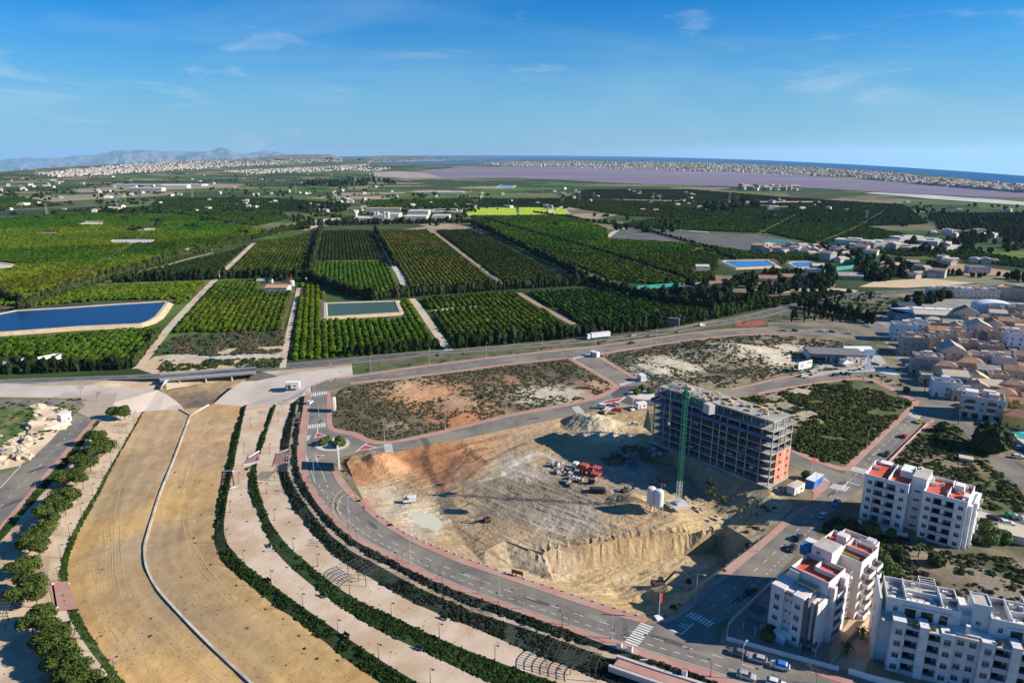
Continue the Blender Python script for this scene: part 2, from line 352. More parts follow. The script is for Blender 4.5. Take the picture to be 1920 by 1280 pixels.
S2=L(266,772,252,797,225,843,203,880,186,913,157,959,136,998,118,1037,113,1059,112,1090,117,1118,125,1147,140,1177,168,1219,190,1247,214,1280,258,1340,z=-1.4)
S3=L(245,779,232,801,210,838,190,871,171,906,153,935,129,976,107,1018,94,1050,88,1085,90,1120,103,1150,118,1180,140,1215,160,1250,180,1280,220,1340,z=-1.3)
S4=L(188,788,166,817,133,862,105,895,88,915,60,945,28,983,0,1013,-30,1050,-60,1100,-80,1160,-80,1220,-70,1280,-50,1340,z=-.4)
S5=L(183,789,153,823,123,856,83,902,48,941,0,996,-40,1045,-75,1095,-98,1150,-100,1215,-92,1275,-75,1340)
S6=L(175,786,131,834,88,882,44,935,0,985,-45,1035,-85,1085,-112,1145,-115,1210,-108,1275,-92,1340)
S7=L(149,774,109,814,66,856,53,876,5,915,-45,965,-90,1015,-130,1080,-155,1145,-155,1210,-150,1275,-140,1340)
# river bed with painted soil colours; its outline closes at the plaza foot
bed=[tuple(p) for p in smooth_line(S1)]+[tuple(p) for p in smooth_line(R1)[::-1]]+L(400,757,372,764,345,767,300,769,z=-4.)
xs=[p[0] for p in bed]; ys=[p[1] for p in bed]
gx,gy=np.meshgrid(np.arange(min(xs),max(xs),1.15),np.arange(min(ys),max(ys),1.15)); gx=gx.ravel()+RNG.uniform(-.4,.4,gx.size); gy=gy.ravel()+RNG.uniform(-.4,.4,gy.size)
k=inpoly(gx,gy,bed); gx=gx[k]; gy=gy[k]; gz=-4+.35*(fbm(gx*.12,gy*.12,4)-.5)
riverbed=struct(cdt_sheet('riverbed',bed,M_sand,extra=list(zip(gx,gy,gz))))
Y=(.56,.36,.145); GY=(.36,.265,.155); PK=(.50,.35,.215); OC=(.50,.31,.13)
paint(riverbed,[(300,800,16,PK,-4),(235,830,14,(.58,.43,.25),-4),(215,880,14,GY,-4),(260,880,12,PK,-4),(190,950,12,GY,-4),(240,900,10,GY,-4),(370,830,12,(.58,.36,.19),-4),(350,870,10,(.6,.38,.2),-4),(410,800,10,(.5,.36,.2),-4),(400,860,8,GY,-4),(180,1000,10,Y,-4),(230,1040,9,GY,-4),(255,1020,7,PK,-4),(160,1080,9,Y,-4),(240,1090,8,OC,-4),(300,1040,8,GY,-4),(320,1090,7,GY,-4),(350,1050,9,Y,-4),(370,950,10,Y,-4),(380,1130,8,GY,-4),(430,1180,8,GY,-4),(480,1240,6,GY,-4),(400,1090,8,Y,-4),(460,1150,8,Y,-4),(560,1230,8,Y,-4),(200,1180,8,Y,-4),(260,1200,6,PK,-4),(300,1240,10,Y,-4),(250,1270,9,Y,-4),(380,1260,8,Y,-4)],Y)
# long combing marks left by graders and the last flood, as streaks of the sand's own colour
me=riverbed.data; n_=len(me.vertices); co=np.empty(n_*3); me.vertices.foreach_get('co',co); co=co.reshape(-1,3); a_=me.color_attributes['soil']; cc=np.empty(n_*4,np.float32); a_.data.foreach_get('color',cc); cc=cc.reshape(-1,4)
c0=smooth_line(R1); dd_=np.full(n_,1e9)
for q in c0[::2]: dd_=np.minimum(dd_,np.hypot(co[:,0]-q[0],co[:,1]-q[1]))
m_=1+.30*(vn(dd_*.9,co[:,1]*.018,5)-.5)+.22*(vn(dd_*2.,co[:,1]*.03,6)-.5)+.34*(fbm(co[:,0]*.05,co[:,1]*.05,5,8)-.5); g_=np.clip((fbm(co[:,0]*.03,co[:,1]*.03,4,21)-.48)*5,0,1)[:,None]
cc[:,:3]=(cc[:,:3]*(1-.45*g_)+np.array((.34,.25,.155))*.45*g_)*m_[:,None]; a_.data.foreach_set('color',cc.ravel())
# embankments and terraces
struct(strip('embankment',R1,R2,M_cover,200,5,noise_amp=.5)); struct(strip('terrace',R2,R3,M_path,160)); struct(strip('embankment',R3,R4,M_cover,200,4,noise_amp=.4))
struct(strip('terrace',R4,R5,M_path,160)); struct(strip('embankment',R5,R6,M_darkcover,200,5,noise_amp=.5)); struct(strip('path',R6,R7,M_dirt,160)); struct(strip('embankment',R7,R8,M_darkcover,200,4,noise_amp=.3))
struct(strip('embankment',S2,S1,M_cover,160,3,noise_amp=.3)); struct(strip('path',S3,S2,M_path,140))
struct(strip('terrace',S4,S3,mat('pine_strip_soil',(.60,.45,.30),(.50,.37,.25),.1,c3=(.30,.20,.14),s3=.06,bump=.1,bscale=1.),140)); struct(strip('embankment',S5,S4,M_cover,140,2,noise_amp=.2))
struct(raised('pavement',S6,S5,.1,M_pave,120)); struct(raised('pavement',R9,R8,.1,M_pave,160))
# kerb stones line along the long pavement
struct(raised('kerb',offset_line(smooth_line(R9),.05),offset_line(smooth_line(R9),.5),.13,M_kerb,200,sm=False))
struct(strip('road',S7,S6,M_asph,120,dz=.03))
# plaza: pale concrete aprons sloping to the river bed, with the creek notch between
PL1=L(-60,717,0,717,50,722,150,722,217,727,297,731)+L3(310,738,-1,337,757,-3.6)+L(345,767,300,769,269,771,266,772,z=-4.)+L(245,779,z=-1.3)+L(188,788,z=-.4)+L(183,789,178,782,200,775,212,755,219,738,150,743,107,745,0,744,-60,744)
struct(cdt_sheet('plaza',PL1,M_plaza)); struct(cdt_sheet('paved_corner',L(100,743,150,742,221,736,214,756,202,776,184,792,172,788,140,778),mat('corner_paving',(.42,.33,.25),(.36,.29,.23),.2,detail=9),dz=.01))
PL2=L(455,714,480,714,562,697,660,686,662,705,610,712,583,722,583,736,571,742,562,744)+L(557,752,z=-.7)+L(549,755,z=-1.9)+L(517,758,513,758,z=-2.5)+L(462,759,457,761,400,757,z=-4.)+L(425,735,z=-2)
struct(cdt_sheet('plaza',PL2,M_plaza))
# creek bed between the aprons, running under the road bridge
notch=L(345,767,372,764,400,757,z=-4.)+L(425,735,z=-4.05)+L(452,716,480,703,480,680,312,690,305,712,300,731,z=-4.2)+L(310,738,337,757,z=-4.)
nx,ny=np.meshgrid(np.arange(-260,-100,2.),np.arange(270,420,2.)); nx=nx.ravel();ny=ny.ravel(); kk=inpoly(nx,ny,notch); nx=nx[kk];ny=ny[kk]
creek=struct(cdt_sheet('creek_bed',notch,mat('creek_soil',(1,1,1),(.6,.55,.5),.3,attr=('soil',),bump=.3,bscale=.8),extra=list(zip(nx,ny,-4.2+1.1*(fbm(nx*.12,ny*.12,4,5)-.5)))))
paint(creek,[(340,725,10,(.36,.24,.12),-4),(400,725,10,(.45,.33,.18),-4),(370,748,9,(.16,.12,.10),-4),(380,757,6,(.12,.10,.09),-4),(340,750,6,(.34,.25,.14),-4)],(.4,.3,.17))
# the base ground with openings for the park and the pit
HOLE1=[tuple(p) for p in smooth_line(S6)[::-1]]+L(149,774,107,745,0,744,-60,744,-60,717,0,717,50,719,200,711,312,704)+L(312,690,480,680,480,692,600,685,662,680,664,708,610,714,585,724)+[tuple(p) for p in smooth_line(R9)]
HOLE2=L(650,872,664,853,700,851,750,845,820,830,866,823,953,804,1027,788,1060,777,1095,768,1150,757,1215,762,1222,812,1222,827,1340,880,1440,912,1476,928,1488,950,1441,1000,1419,1018,1353,1068,1287,1131,1262,1150,1238,1162,1216,1160)+[tuple(p) for p in R11[::-1][1:-2]]
R_=60000
outer=[(-R_,-2000,0),(R_,-2000,0),(R_,R_,0),(-R_,R_,0)]
Q=[(-R_,-3000),(R_,-3000)]
# hand-measured far edge of the land and sea: see below (the sea sheet lies over it)
EDGE=[(-900,372),(-500,349),(-250,336),(0,322),(120,313),(250,306),(380,300),(500,296.5),(640,293.5),(800,291.7),(930,291.2),(1060,292),(1180,293.6),(1280,295.8),(1400,299.3),(1500,303.6),(1600,308.6),(1700,314.5),(1800,321),(1920,330),(2100,345),(2400,372),(2800,410)]
edge3=[G(x,y,0) for x,y in EDGE]
base=[(-3500,-400,0),(3500,-400,0)]+edge3[::-1]
base=[( -1500,60,0),(-1500,-400,0),(1500,-400,0),(1500,60,0)]+edge3[::-1]
M_far=None
def farland():
    m=bpy.data.materials.new('far_farmland'); m.use_nodes=True; t=m.node_tree; N=t.nodes.new; K=t.links.new; b=t.nodes['Principled BSDF']; b.inputs['Roughness'].default_value=.95; b.inputs['Specular IOR Level'].default_value=.1
    g=N('ShaderNodeNewGeometry'); mp=N('ShaderNodeMapping'); mp.inputs['Rotation'].default_value=(0,0,.35); mp.inputs['Scale'].default_value=(1/190,1/120,1); K(g.outputs['Position'],mp.inputs[0])
    v=N('ShaderNodeTexVoronoi'); v.voronoi_dimensions='2D'; v.distance='CHEBYCHEV'; v.inputs['Scale'].default_value=1.; v.inputs['Randomness'].default_value=.75; K(mp.outputs[0],v.inputs['Vector'])
    s=N('ShaderNodeSeparateColor'); K(v.outputs['Color'],s.inputs[0]); r=N('ShaderNodeValToRGB'); r.color_ramp.interpolation='CONSTANT'; K(s.outputs[0],r.inputs[0])
    pal=[(0,(.035,.062,.020)),(.2,(.075,.12,.025)),(.34,(.045,.08,.024)),(.44,(.22,.17,.11)),(.52,(.10,.14,.035)),(.64,(.06,.072,.032)),(.74,(.32,.25,.17)),(.8,(.042,.075,.022)),(.9,(.15,.14,.07))]
    e=r.color_ramp.elements
    for i,(p,c) in enumerate(pal):
        q=e[i] if i<2 else e.new(p); q.position=p; q.color=(*c,1)
    n=N('ShaderNodeTexNoise'); n.inputs['Scale'].default_value=.02; n.inputs['Detail'].default_value=9; n.inputs['Roughness'].default_value=.7; K(g.outputs['Position'],n.inputs['Vector'])
    mr=N('ShaderNodeMapRange'); mr.inputs[1].default_value=.3; mr.inputs[2].default_value=.7; mr.inputs[3].default_value=.45; mr.inputs[4].default_value=1.5; K(n.outputs[0],mr.inputs[0])
    x=N('ShaderNodeMix'); x.data_type='RGBA'; x.blend_type='MULTIPLY'; x.inputs[0].default_value=1; K(r.outputs[0],x.inputs[6]); K(mr.outputs[0],x.inputs[7]); K(x.outputs[2],b.inputs['Base Color'])
    return m
M_far=farland()
near_soil=mat('waste_soil',(.30,.22,.14),(.17,.14,.085),.06,bump=.2,bscale=.6,c3=(.09,.095,.045),s3=.03)
land=struct(cdt_sheet('ground',base,M_far,holes=(HOLE1,HOLE2)))
# worn soil between the roads of the new quarter
WASTE=L(-500,705,0,712,200,704,312,701,480,686,655,671,960,645,1145,631,1265,614,1440,580,1560,553,1680,545,1920,525,2500,560,2600,1400)+[(900,60,0),(-900,60,0)]
struct(cdt_sheet('wasteland',[(p[0],p[1],.012) for p in WASTE],near_soil,holes=([(p[0],p[1],.012) for p in HOLE1],[(p[0],p[1],.012) for p in HOLE2])))
# subsoil that closes every seam of the park
allr=[]
for r in (R1,R2,R3,R4,R5,R6,R7,R8,R9,S1,S2,S3,S4,S5,S6): allr+=[tuple(p) for p in smooth_line(r)]
allr=[p for i,p in enumerate(allr) if i%3==0]
H1=[(p[0],p[1],0) for p in HOLE1]
struct(cdt_sheet('subsoil',[(p[0],p[1],-.25) for p in HOLE1],M_dirt,extra=[(p[0],p[1],p[2]-2.8) for p in allr]+[(p[0],p[1],-7.) for p in notch]+[(p[0],p[1],-7.) for p in bed]+[(x,y,-7.) for x,y in list(zip(gx,gy))[::12]]))
# white gutter along the river bed
def ribbon(name,pl,w,m,h=.12,n=120,parent=None,sm=True):
    p=smooth_line(pl) if sm else np.array(pl,float); return raised(name,offset_line(resample(p,n),-w/2),offset_line(resample(p,n),w/2),h,m,n,parent,sm=False)
GUT=L(357,778,348,803,335,838,324,867,313,893,297,933,284,976,275,1008,271,1022,271,1046,276,1070,293,1103,328,1142,372,1188,420,1235,470,1280,540,1345,z=-4.)
M_gut=mat('gutter_concrete',(.58,.54,.48),(.46,.42,.36),.3,c3=(.36,.31,.25),s3=.12)
struct(ribbon('gutter',GUT,.62,M_gut,.42,160)); struct(ribbon('gutter',L(337,767,357,778,z=-3.95),.8,M_gut,.45,8,sm=False)); struct(ribbon('gutter',L(391,759,357,778,z=-3.95),.8,M_gut,.45,8,sm=False))
# ================================================================== roads
def road(a,b,m=None,dz=.03,n=80,nm='road'): return struct(strip(nm,L(*a),L(*b),m or M_asph,n,dz=dz))
# highway, the service road south of it, the cross streets
HWN=(-700,722,-300,718,0,712,50,709,200,705,325,699,480,686,535,681,655,671,755,661,830,656,960,646.5,1085,637,1145,631,1235,621,1300,610.5,1335,604.5,1385,595,1440,581,1500,565,1560,553.5,1620,547,1680,544.5,1760,541,1830,537,1920,528,2100,512)
HWS=(-700,730,-300,726,0,718,50,719,200,711,312,710,480,696.5,600,687,705,677,755,671,830,663,960,654,1060,645,1135,638,1235,627.5,1300,617,1360,608,1440,592,1500,576,1560,563,1620,556,1680,551,1760,548,1830,544,1920,537,2100,520)
hw=road(HWN,HWS,M_asph2,.05,160)
struct(strip('road_line',offset_line(smooth_line(L(*HWS)),.9),offset_line(smooth_line(L(*HWS)),1.15),M_white,160,dz=.055,sm=False))
struct(strip('road_line',offset_line(smooth_line(L(*HWN)),-1.15),offset_line(smooth_line(L(*HWN)),-.9),M_white,160,dz=.055,sm=False))
SRN=(583,735,588,728,600,720,630,711,705,700.5,805,686.5,960,667.5,1060,655,1110,652,1185,640.5,1285,626.5,1360,619.5,1440,616,1520,618,1580,622,1630,628)
SRS=(614,733,614,729,622,724,655,717,755,707,855,695,960,680,1072,669,1130,662,1210,648,1310,633,1385,626.5,1440,624.5,1520,628,1570,632,1625,637)
road(SRN,SRS,M_asph,.034,120)
XA=(1072,670,1110,692,1160,721,1168,726); XB=(1112,664,1140,682,1180,706,1196,716)
road(XA,XB,M_asph,.03,40)
R4N=(690,829,706,833,728,832,750,829,820,814,887,797,975,776,1073,760,1128,746,1163,726); R4S=(690,848,724,849,750,844,820,830,866,823,953,804,1027,788,1091,774,1140,764,1180,752)
road(R4N,R4S,M_asph,.03,100)
# road between the two pavements: upper leg and the long bend
UL=list(R9[:5]); road((583,735,580,760,577,790,573,815,572,835,571,853,574,882),(614,733,612,766,612,803,630,822,640,840,632,862,619,879),M_asph,.032,40)
struct(strip('road',R9[5:],R10+L(1240,1178,1300,1196,1345,1205,1372,1212,1450,1237,1528,1262,1600,1285),M_asph,200,dz=.03))
def disc(px,py,r,n=48,z=0.):
    c=G(px,py); return [(c[0]+r*math.cos(2*math.pi*i/n),c[1]+r*math.sin(2*math.pi*i/n),z) for i in range(n)]
def rad(px,py,ex): c=G(px,py); e=G(px+ex,py); return e[0]-c[0]
RB1=(623,833); r1=rad(*RB1,33)
struct(cdt_sheet('roundabout_road',disc(*RB1,r1*1.95),M_asph,holes=(disc(*RB1,r1*.9,z=0.),),dz=.036))
def island(name,px,py,r,top,kerb=True,elong=1.):
    c=G(px,py); mb=MB(); n=40; pts=[(r*math.cos(2*math.pi*i/n)*elong,r*math.sin(2*math.pi*i/n)) for i in range(n)]
    o=MB().prism(pts,-.05,.16).build(name,M_kerb); o.location=c; struct(o)
    q=MB().prism([(x*.9,y*.9) for x,y in pts],.1,.22).build('island_gravel',top); q.location=c; struct(q); return c
M_gravel=mat('island_gravel',(.62,.55,.46),(.55,.48,.40),.5)
c1=island('roundabout_island',*RB1,r1,M_gravel)
RB2=(1203,741); r2=rad(*RB2,27)
struct(cdt_sheet('roundabout_road',disc(*RB2,r2*2.1),M_asph2,dz=.04)); c2=island('roundabout_island',*RB2,r2,M_gravel)
RB3=(1668,697); r3=rad(*RB3,22)
struct(cdt_sheet('roundabout_road',disc(*RB3,r3*2.2),M_asph,dz=.04)); c3=island('roundabout_island',*RB3,r3,M_gravel)
# east branch behind the shell building, to the filling station
road((1215,735,1300,742,1370,733,1410,724,1460,712,1520,702,1580,693,1640,683),(1222,752,1300,757,1380,744,1420,735,1480,723,1540,714,1600,706,1645,706),M_asph,.028,80)
# street to the right of the pit
R6L=(1296,1142,1331,1109,1397,1053,1460,1000,1500,960,1541,924,1560,905,1603,871,1648,826,1695,781,1715,760,1722,748,1700,727,1684,710)
R6R=(1325,1184,1366,1158,1397,1136,1443,1092,1526,1003,1559,960,1590,935,1616,914,1625,885,1661,862,1709,810,1740,788,1800,762,1830,760,1790,722,1740,690)
road(R6L,R6R,M_asph,.026,140)
struct(cdt_sheet('road',L(1700,770,1722,748,1700,727,1684,708,1690,694,1722,692,1760,705,1800,735,1850,770,1870,790,1850,806,1800,795,1760,780,1735,790),M_asph,dz=.022))
# junction below
struct(cdt_sheet('road',L(1205,1168,1238,1168,1270,1152,1296,1142,1325,1184,1340,1200,1372,1212,1345,1225,1280,1230,1205,1215,1159,1203),M_asph,dz=.018))
# street behind the shell building
road((1400,805,1480,846,1500,853,1540,872,1580,888,1600,897),(1380,815,1470,862,1490,875,1530,893,1545,903,1560,912),M_asph,.022,40)
road((1830,955,1870,967,1920,985,2000,1008),(1815,968,1860,983,1920,1003,2000,1030),M_plaza,.02,20)
road((1750,775,1830,790,1850,815,1880,850,1920,880,1990,930),(1740,783,1790,790,1830,830,1850,865,1890,895,1960,950),M_asph,.02,30)
road((1690,694,1715,672,1660,640,1640,620,1620,600),(1722,692,1740,672,1700,640,1670,622,1640,600),M_asph,.021,30)
road((1440,604,1500,604,1550,606,1600,610,1650,618),(1440,608,1500,609,1550,611,1600,616,1645,624),M_asph,.022,30)
road((1355,567,1440,545,1500,540,1580,540,1610,545),(1355,573,1440,552,1500,545,1570,544,1600,549),M_track,.022,30)
# pavements of the other streets
def pave(a,b,n=60): 
    return struct(raised('pavement',L(*a),L(*b),.1,M_pave,n))
struct(raised('pavement',L(614,733,612,766,612,795,616,806,628,811,662,817,682,829,706,833,728,832,750,829,820,814,887,797,975,776,1073,760,1128,746,1163,728,1160,721,1110,692,1072,670),L(619,733,623,766,622,790,624,801,634,806,669,810,691,822,708,827,728,827,750,824,820,809,887,793,975,771,1073,755,1118,743,1150,727,1148,720,1102,694,1064,672),.1,M_pave,160))
struct(raised('pavement',R11,R10[:],.1,M_pave,120))
pave((630,711,705,700,805,686,960,667,1110,651.5,1285,626,1360,619,1440,615.5),(628,708.5,705,697.5,805,683.5,960,665,1110,649.5,1285,624.5,1360,617.5,1440,614),100)
pave((655,717,755,707,855,695,960,680,1064,670),(657,719.5,755,709.5,855,697.5,960,682.5,1060,672.5),60)
pave((1112,664,1140,682,1180,706,1196,716),(1118,662,1148,681,1188,705,1204,714),30)
pave((1118,663,1210,648.5,1310,633.5,1385,627,1440,625),(1120,666,1210,651,1310,635.5,1385,629,1440,627),50)
pave((1238,1162,1262,1152,1287,1131,1353,1068,1419,1018,1441,1000,1488,956,1515,947,1527,930,1520,915),(1250,1168,1275,1156,1296,1142,1331,1109,1397,1053,1460,1000,1500,960,1541,924,1560,905,1545,900),90)
pave((1589,869,1625,837,1670,795,1706,761,1712,750),(1603,873,1648,828,1695,783,1722,762,1724,750),50)
pave((1448,1086,1405,1127,1372,1153,1368,1168,1345,1200,1360,1212,1450,1239,1528,1264,1600,1287),(1463,1096,1420,1137,1388,1163,1374,1178,1362,1203,1385,1206,1460,1231,1535,1254,1600,1275),80)
pave((1661,865,1709,811,1740,790,1750,785),(1669,868,1716,814,1745,795,1752,790),30)
pave((1480,846,1540,872,1589,886,1603,873),(1490,842,1545,866,1584,877,1589,869),30)
pave((1370,732,1410,723,1460,711,1520,701,1580,692,1640,682),(1368,729,1408,720,1458,708,1518,698,1578,689,1638,680),50)
pave((1420,736,1480,724,1540,715,1600,707,1640,709,1700,741,1722,750),(1422,740,1482,727,1542,718,1600,711,1636,713,1694,745,1712,752),50)
# ------------------------------------------------------------------ painted markings
def dashes(A,B,t,w=.15,ln=3.,gap=5.,off=0.,n=300,name='lane_dashes',dz=.052,s0=0.,s1=None,m=None):
    a=resample(smooth_line(A),n); b=resample(smooth_line(B),n); c=a*(1-t)+b*t; d=np.r_[0,np.cumsum(np.linalg.norm(np.diff(c[:,:2],axis=0),axis=1))]; mb=MB(); s=s0; s1=s1 or d[-1]
    while s+ln<s1:
        p=[np.array([np.interp(q,d,c[:,k]) for k in range(3)]) for q in (s,s+ln)]; v=p[1]-p[0]; v/=np.linalg.norm(v); nn=np.array([-v[1],v[0],0])*w/2
        mb.add([tuple(p[0]-nn+[0,0,dz]),tuple(p[1]-nn+[0,0,dz]),tuple(p[1]+nn+[0,0,dz]),tuple(p[0]+nn+[0,0,dz])],[(0,1,2,3)]); s+=ln+gap
    if mb.f: return struct(mb.build(name,m or M_white))
long_in=R9[5:]; long_out=R10+L(1240,1178,1300,1196,1345,1205,1372,1212,1450,1237,1528,1262,1600,1285)
dashes(long_in,long_out,.26,.16,1.6,1.6,s0=14); dashes(long_in,long_out,.55,.16,2.6,4.4,s0=14)
dashes(L(*R6L[:22]),L(*R6R[:22]),.42,.16,2.4,3.6); dashes(L(*R6L[:12]),L(*R6R[:12]),.76,.14,1.2,1.4,s0=4)
dashes(L(*R6L[14:22]),L(*R6R[14:22]),.75,.14,1.2,1.4,s0=4)
dashes(L(*HWN),L(*HWS),.5,.18,5,8,dz=.06); dashes(S7,S6,.5,.15,2.5,4,s0=6)
dashes(L(*SRN),L(*SRS),.5,.15,3,6,s0=30)
def zebra(px,py,qx,qy,n,lenpx,w=.5,z=.055):
    """stripes spread from one kerb to the other; lenpx: photo vector of a stripe"""
    a=np.array(G(px,py)); b=np.array(G(qx,qy)); e=np.array(G((px+qx)/2+lenpx[0],(py+qy)/2+lenpx[1]))-np.array(G((px+qx)/2,(py+qy)/2)); d=b-a; Ld=np.linalg.norm(d); d/=Ld
    par=empty('zebra_crossing',(0,0,0)); struct(par)
    me=None
    for i in range(n):
        c=a+d*Ld*(i+.5)/n; hw=Ld/n*.27
        v=[c-d*hw-e/2,c+d*hw-e/2,c+d*hw+e/2,c-d*hw+e/2]
        mesh_obj('stripe',[(q[0],q[1],z) for q in v],[(0,1,2,3)],M_white,par)
zebra(577,800,611,796,10,(0,7)); zebra(583,740,614,736,9,(0,6)); zebra(578,816,573,826,5,(12,-1)); zebra(570,852,576,868,6,(9,0))
zebra(727,832,730,848,8,(16,0)); zebra(1078,762,1090,775,7,(14,-3)); zebra(1162,722,1192,712,7,(5,4)); zebra(1075,672,1108,664,7,(3,3))
zebra(1214,1170,1182,1208,10,(24,9)); zebra(1290,1150,1336,1171,8,(12,-8)); zebra(1558,910,1590,917,7,(9,-8)); zebra(1592,876,1624,885,7,(9,-7)); zebra(1706,774,1725,783,5,(7,-7))
zebra(1550,905,1535,893,6,(12,-5))
def redisle(pts,edge=True):
    p=[q for q in L(*pts)]; c=np.mean(p,0)
    if edge: struct(cdt_sheet('white_edging',[tuple(c+(np.array(q)-c)*1.25) for q in p],M_white,dz=.048))
    struct(cdt_sheet('red_traffic_island',p,M_redp,dz=.054))
redisle((595,811,609,816,591,820)); redisle((684,834,704,839,672,844)); redisle((592,854,607,853,595,862)); redisle((1170,745,1160,752,1122,758,1140,750)); redisle((1375,606,1425,601,1440,607,1385,611),False)
def bar(pts,w=.3):
    mb=MB(); p=[np.array(q) for q in L(*pts)]
    for a,b in zip(p,p[1:]):
        v=b-a; v/=np.linalg.norm(v); n=np.array([-v[1],v[0],0])*w/2; mb.add([tuple(a-n+[0,0,.05]),tuple(b-n+[0,0,.05]),tuple(b+n+[0,0,.05]),tuple(a+n+[0,0,.05])],[(0,1,2,3)])
    struct(mb.build('road_marking',M_white))
bar((595,811,596,802)); bar((609,816,613,818)); bar((703,839,722,837)); bar((684,834,690,826)); bar((672,844,665,848)); bar((592,854,598,876)); bar((1255,1179,1279,1188),.45); bar((1279,1188,1300,1168)); bar((1272,1172,1288,1177)); bar((1276,1168,1292,1173))
bar((1558,947,1571,933),.3); bar((1588,902,1612,910),.4); bar((1590,903,1580,915),.3); bar((583,880,590,905),.15); bar((600,875,612,905),.15)
bar((51,860,0,915),.3); bar((690,840,712,852),.2)
# ================================================================== far water and shore
M_lake=mat('salt_lake',(.23,.165,.19),(.20,.145,.165),.0011,rough=.5,spec=.2,c3=(.26,.20,.25),s3=.0006,aniso=(0,2.2),detail=8)
lake=L(790,321,810,318,860,315,950,313.5,1060,313,1180,314,1280,318,1340,321,1440,324,1500,328,1560,333,1640,339,1700,343,1760,348,1840,352,1920,358,2200,382,2200,405,1920,371.5,1820,369,1740,365,1640,360,1560,355,1500,352,1440,349,1380,350,1300,348,1220,346,1130,342,1040,337,960,334,860,335,800,335,770,331,740,326)
struct(cdt_sheet('pink_salt_lake',lake,M_lake,dz=.8))
M_sea=mat('sea_water',(.004,.085,.22),(.006,.10,.25),.0005,rough=.5,spec=.2)
sea=[(x,y,.6) for x,y,_ in L(640,296,760,297,860,298,960,300,1080,301.5,1200,302.5,1300,304,1380,306,1440,309,1520,312,1600,318,1680,323,1760,330,1840,338,1920,346,2100,362,2500,400)]+[(x,y,.6) for x,y,_ in edge3[::-1][1:] if PR(x,y,0)[0]>635]
struct(cdt_sheet('sea',sea,M_sea))
struct(cdt_sheet('lagoon',L(720,303,850,300.5,960,302,960,307,900,309,840,310,760,309,700,307),mat('lagoon_water',(.05,.09,.13),(.06,.10,.12),.001,rough=.4),dz=1.2))
struct(cdt_sheet('salt_shore',L(700,323,745,321,800,325,830,334,760,335,700,331),mat('shore',(.32,.25,.2),(.38,.3,.26),.004),dz=1.))
struct(cdt_sheet('salt_shore',L(1640,361,1740,366,1840,373,1920,379,2100,394,2100,400,1920,386,1840,380,1740,373,1700,369,1620,363),mat('salt_flat',(.52,.50,.49),(.38,.37,.36),.006),dz=1.))
struct(cdt_sheet('salt_shore',L(1850,352,1920,356,2000,362,2000,358,1920,353),mat('salt_flat',(.7,.68,.64)),dz=1.3))
# mountains behind the plain
def ridge(prof,dist,col,name,seed):
    v=[];f=[];n=len(prof); K=6; cols=[]
    px=np.arange(prof[0][0],prof[-1][0],3.); hy=np.interp(px,[p[0] for p in prof],[p[1] for p in prof]); eb=np.interp(px,[e[0] for e in EDGE],[e[1] for e in EDGE])
    for k in range(K+1):
        t=k/K
        for i,x in enumerate(px):
            g=np.array(G(x,292.,0)); d0=g/np.linalg.norm(g[:2]); X=d0[0]*dist/ d0[1]*1.; Yd=dist
            # top height from the sight line
            def zat(y,YY):
                u=(640-y)/F; return H+YY*(-sP+u*cP)/(cP+u*sP)
            zt=zat(hy[i],Yd); zb=zat(eb[i]+4,Yd)
            jag=(fbm([x*.06],[k*.9],4,seed)[0]-.5)*.5
            v.append((d0[0]/d0[1]*(Yd-(1-t)*dist*.03*(1+jag)),Yd-(1-t)*dist*.03*(1+jag),zb+(zt-zb)*(t**.8)+(jag*.35*(zt-zb) if 0<k else 0)+(jag*.12*(zt-zb))))
    m=len(px)
    for k in range(K):
        for i in range(m-1):
            a=k*m+i; f.append((a,a+1,a+m+1,a+m))
    return struct(mesh_obj(name,v,f,col,smooth=False))
M_mt=mat('hill_rock',(.20,.20,.18),(.26,.25,.22),.0007,c3=(.06,.08,.05),s3=.001)
ridge([(-400,350),(-200,320),(-60,306),(0,300),(45,296),(90,298),(130,293),(170,291),(215,283),(260,282),(300,282),(345,284),(370,284),(395,283),(408,279),(416,276),(426,280),(445,287),(470,288),(500,283),(520,285),(545,290),(600,293)],36000,M_mt,'mountain_range',3)
ridge([(430,301),(480,296),(530,291),(560,289.5),(600,289),(622,290),(635,294),(645,296)],9500,mat('headland_rock',(.16,.15,.13),(.22,.21,.19),.004),'headland',5)
ridge([(670,301),(690,295),(720,291.5),(760,292),(800,294),(830,297)],6500,M_mt,'hill',9)
# ================================================================== the building pit
def clip_pts(poly,step,jit=.35):
    xs=[p[0] for p in poly]; ys=[p[1] for p in poly]; a,b=np.meshgrid(np.arange(min(xs),max(xs),step),np.arange(min(ys),max(ys),step)); a=a.ravel();b=b.ravel()
    a=a+RNG.uniform(-jit,jit,a.size)*step; b=b+RNG.uniform(-jit,jit,b.size)*step; k=inpoly(a,b,poly); return a[k],b[k]
ct=lambda z,*a: L(*a,z=z)
T_top=ct(-2.5,909,1033,947,1013,990,1028,1020,1035,1045,1028,1106,1020,1159,1011,1220,1002)+ct(-3.2,1290,998)+ct(-5.5,1332,1000)
T_bot=ct(-9.5,1034,1074,1041,1074,1084,1068,1150,1059,1220,1051,1244,1046,1283,1041,1335,1032)
W_top=ct(-.6,1345,985,1375,975,1400,985,1425,1003); W_top=ct(-1.,1338,988,1362,985,1400,1008,1412,1017); W_bot=ct(-9.5,1340,1031,1352,1032,1362,1045,1372,1058)
W2_top=ct(-.3,1412,1017,1372,1050,1340,1076,1300,1110); W2_bot=ct(-9.,1372,1058,1352,1068,1330,1080,1290,1108)
pit_b=HOLE2
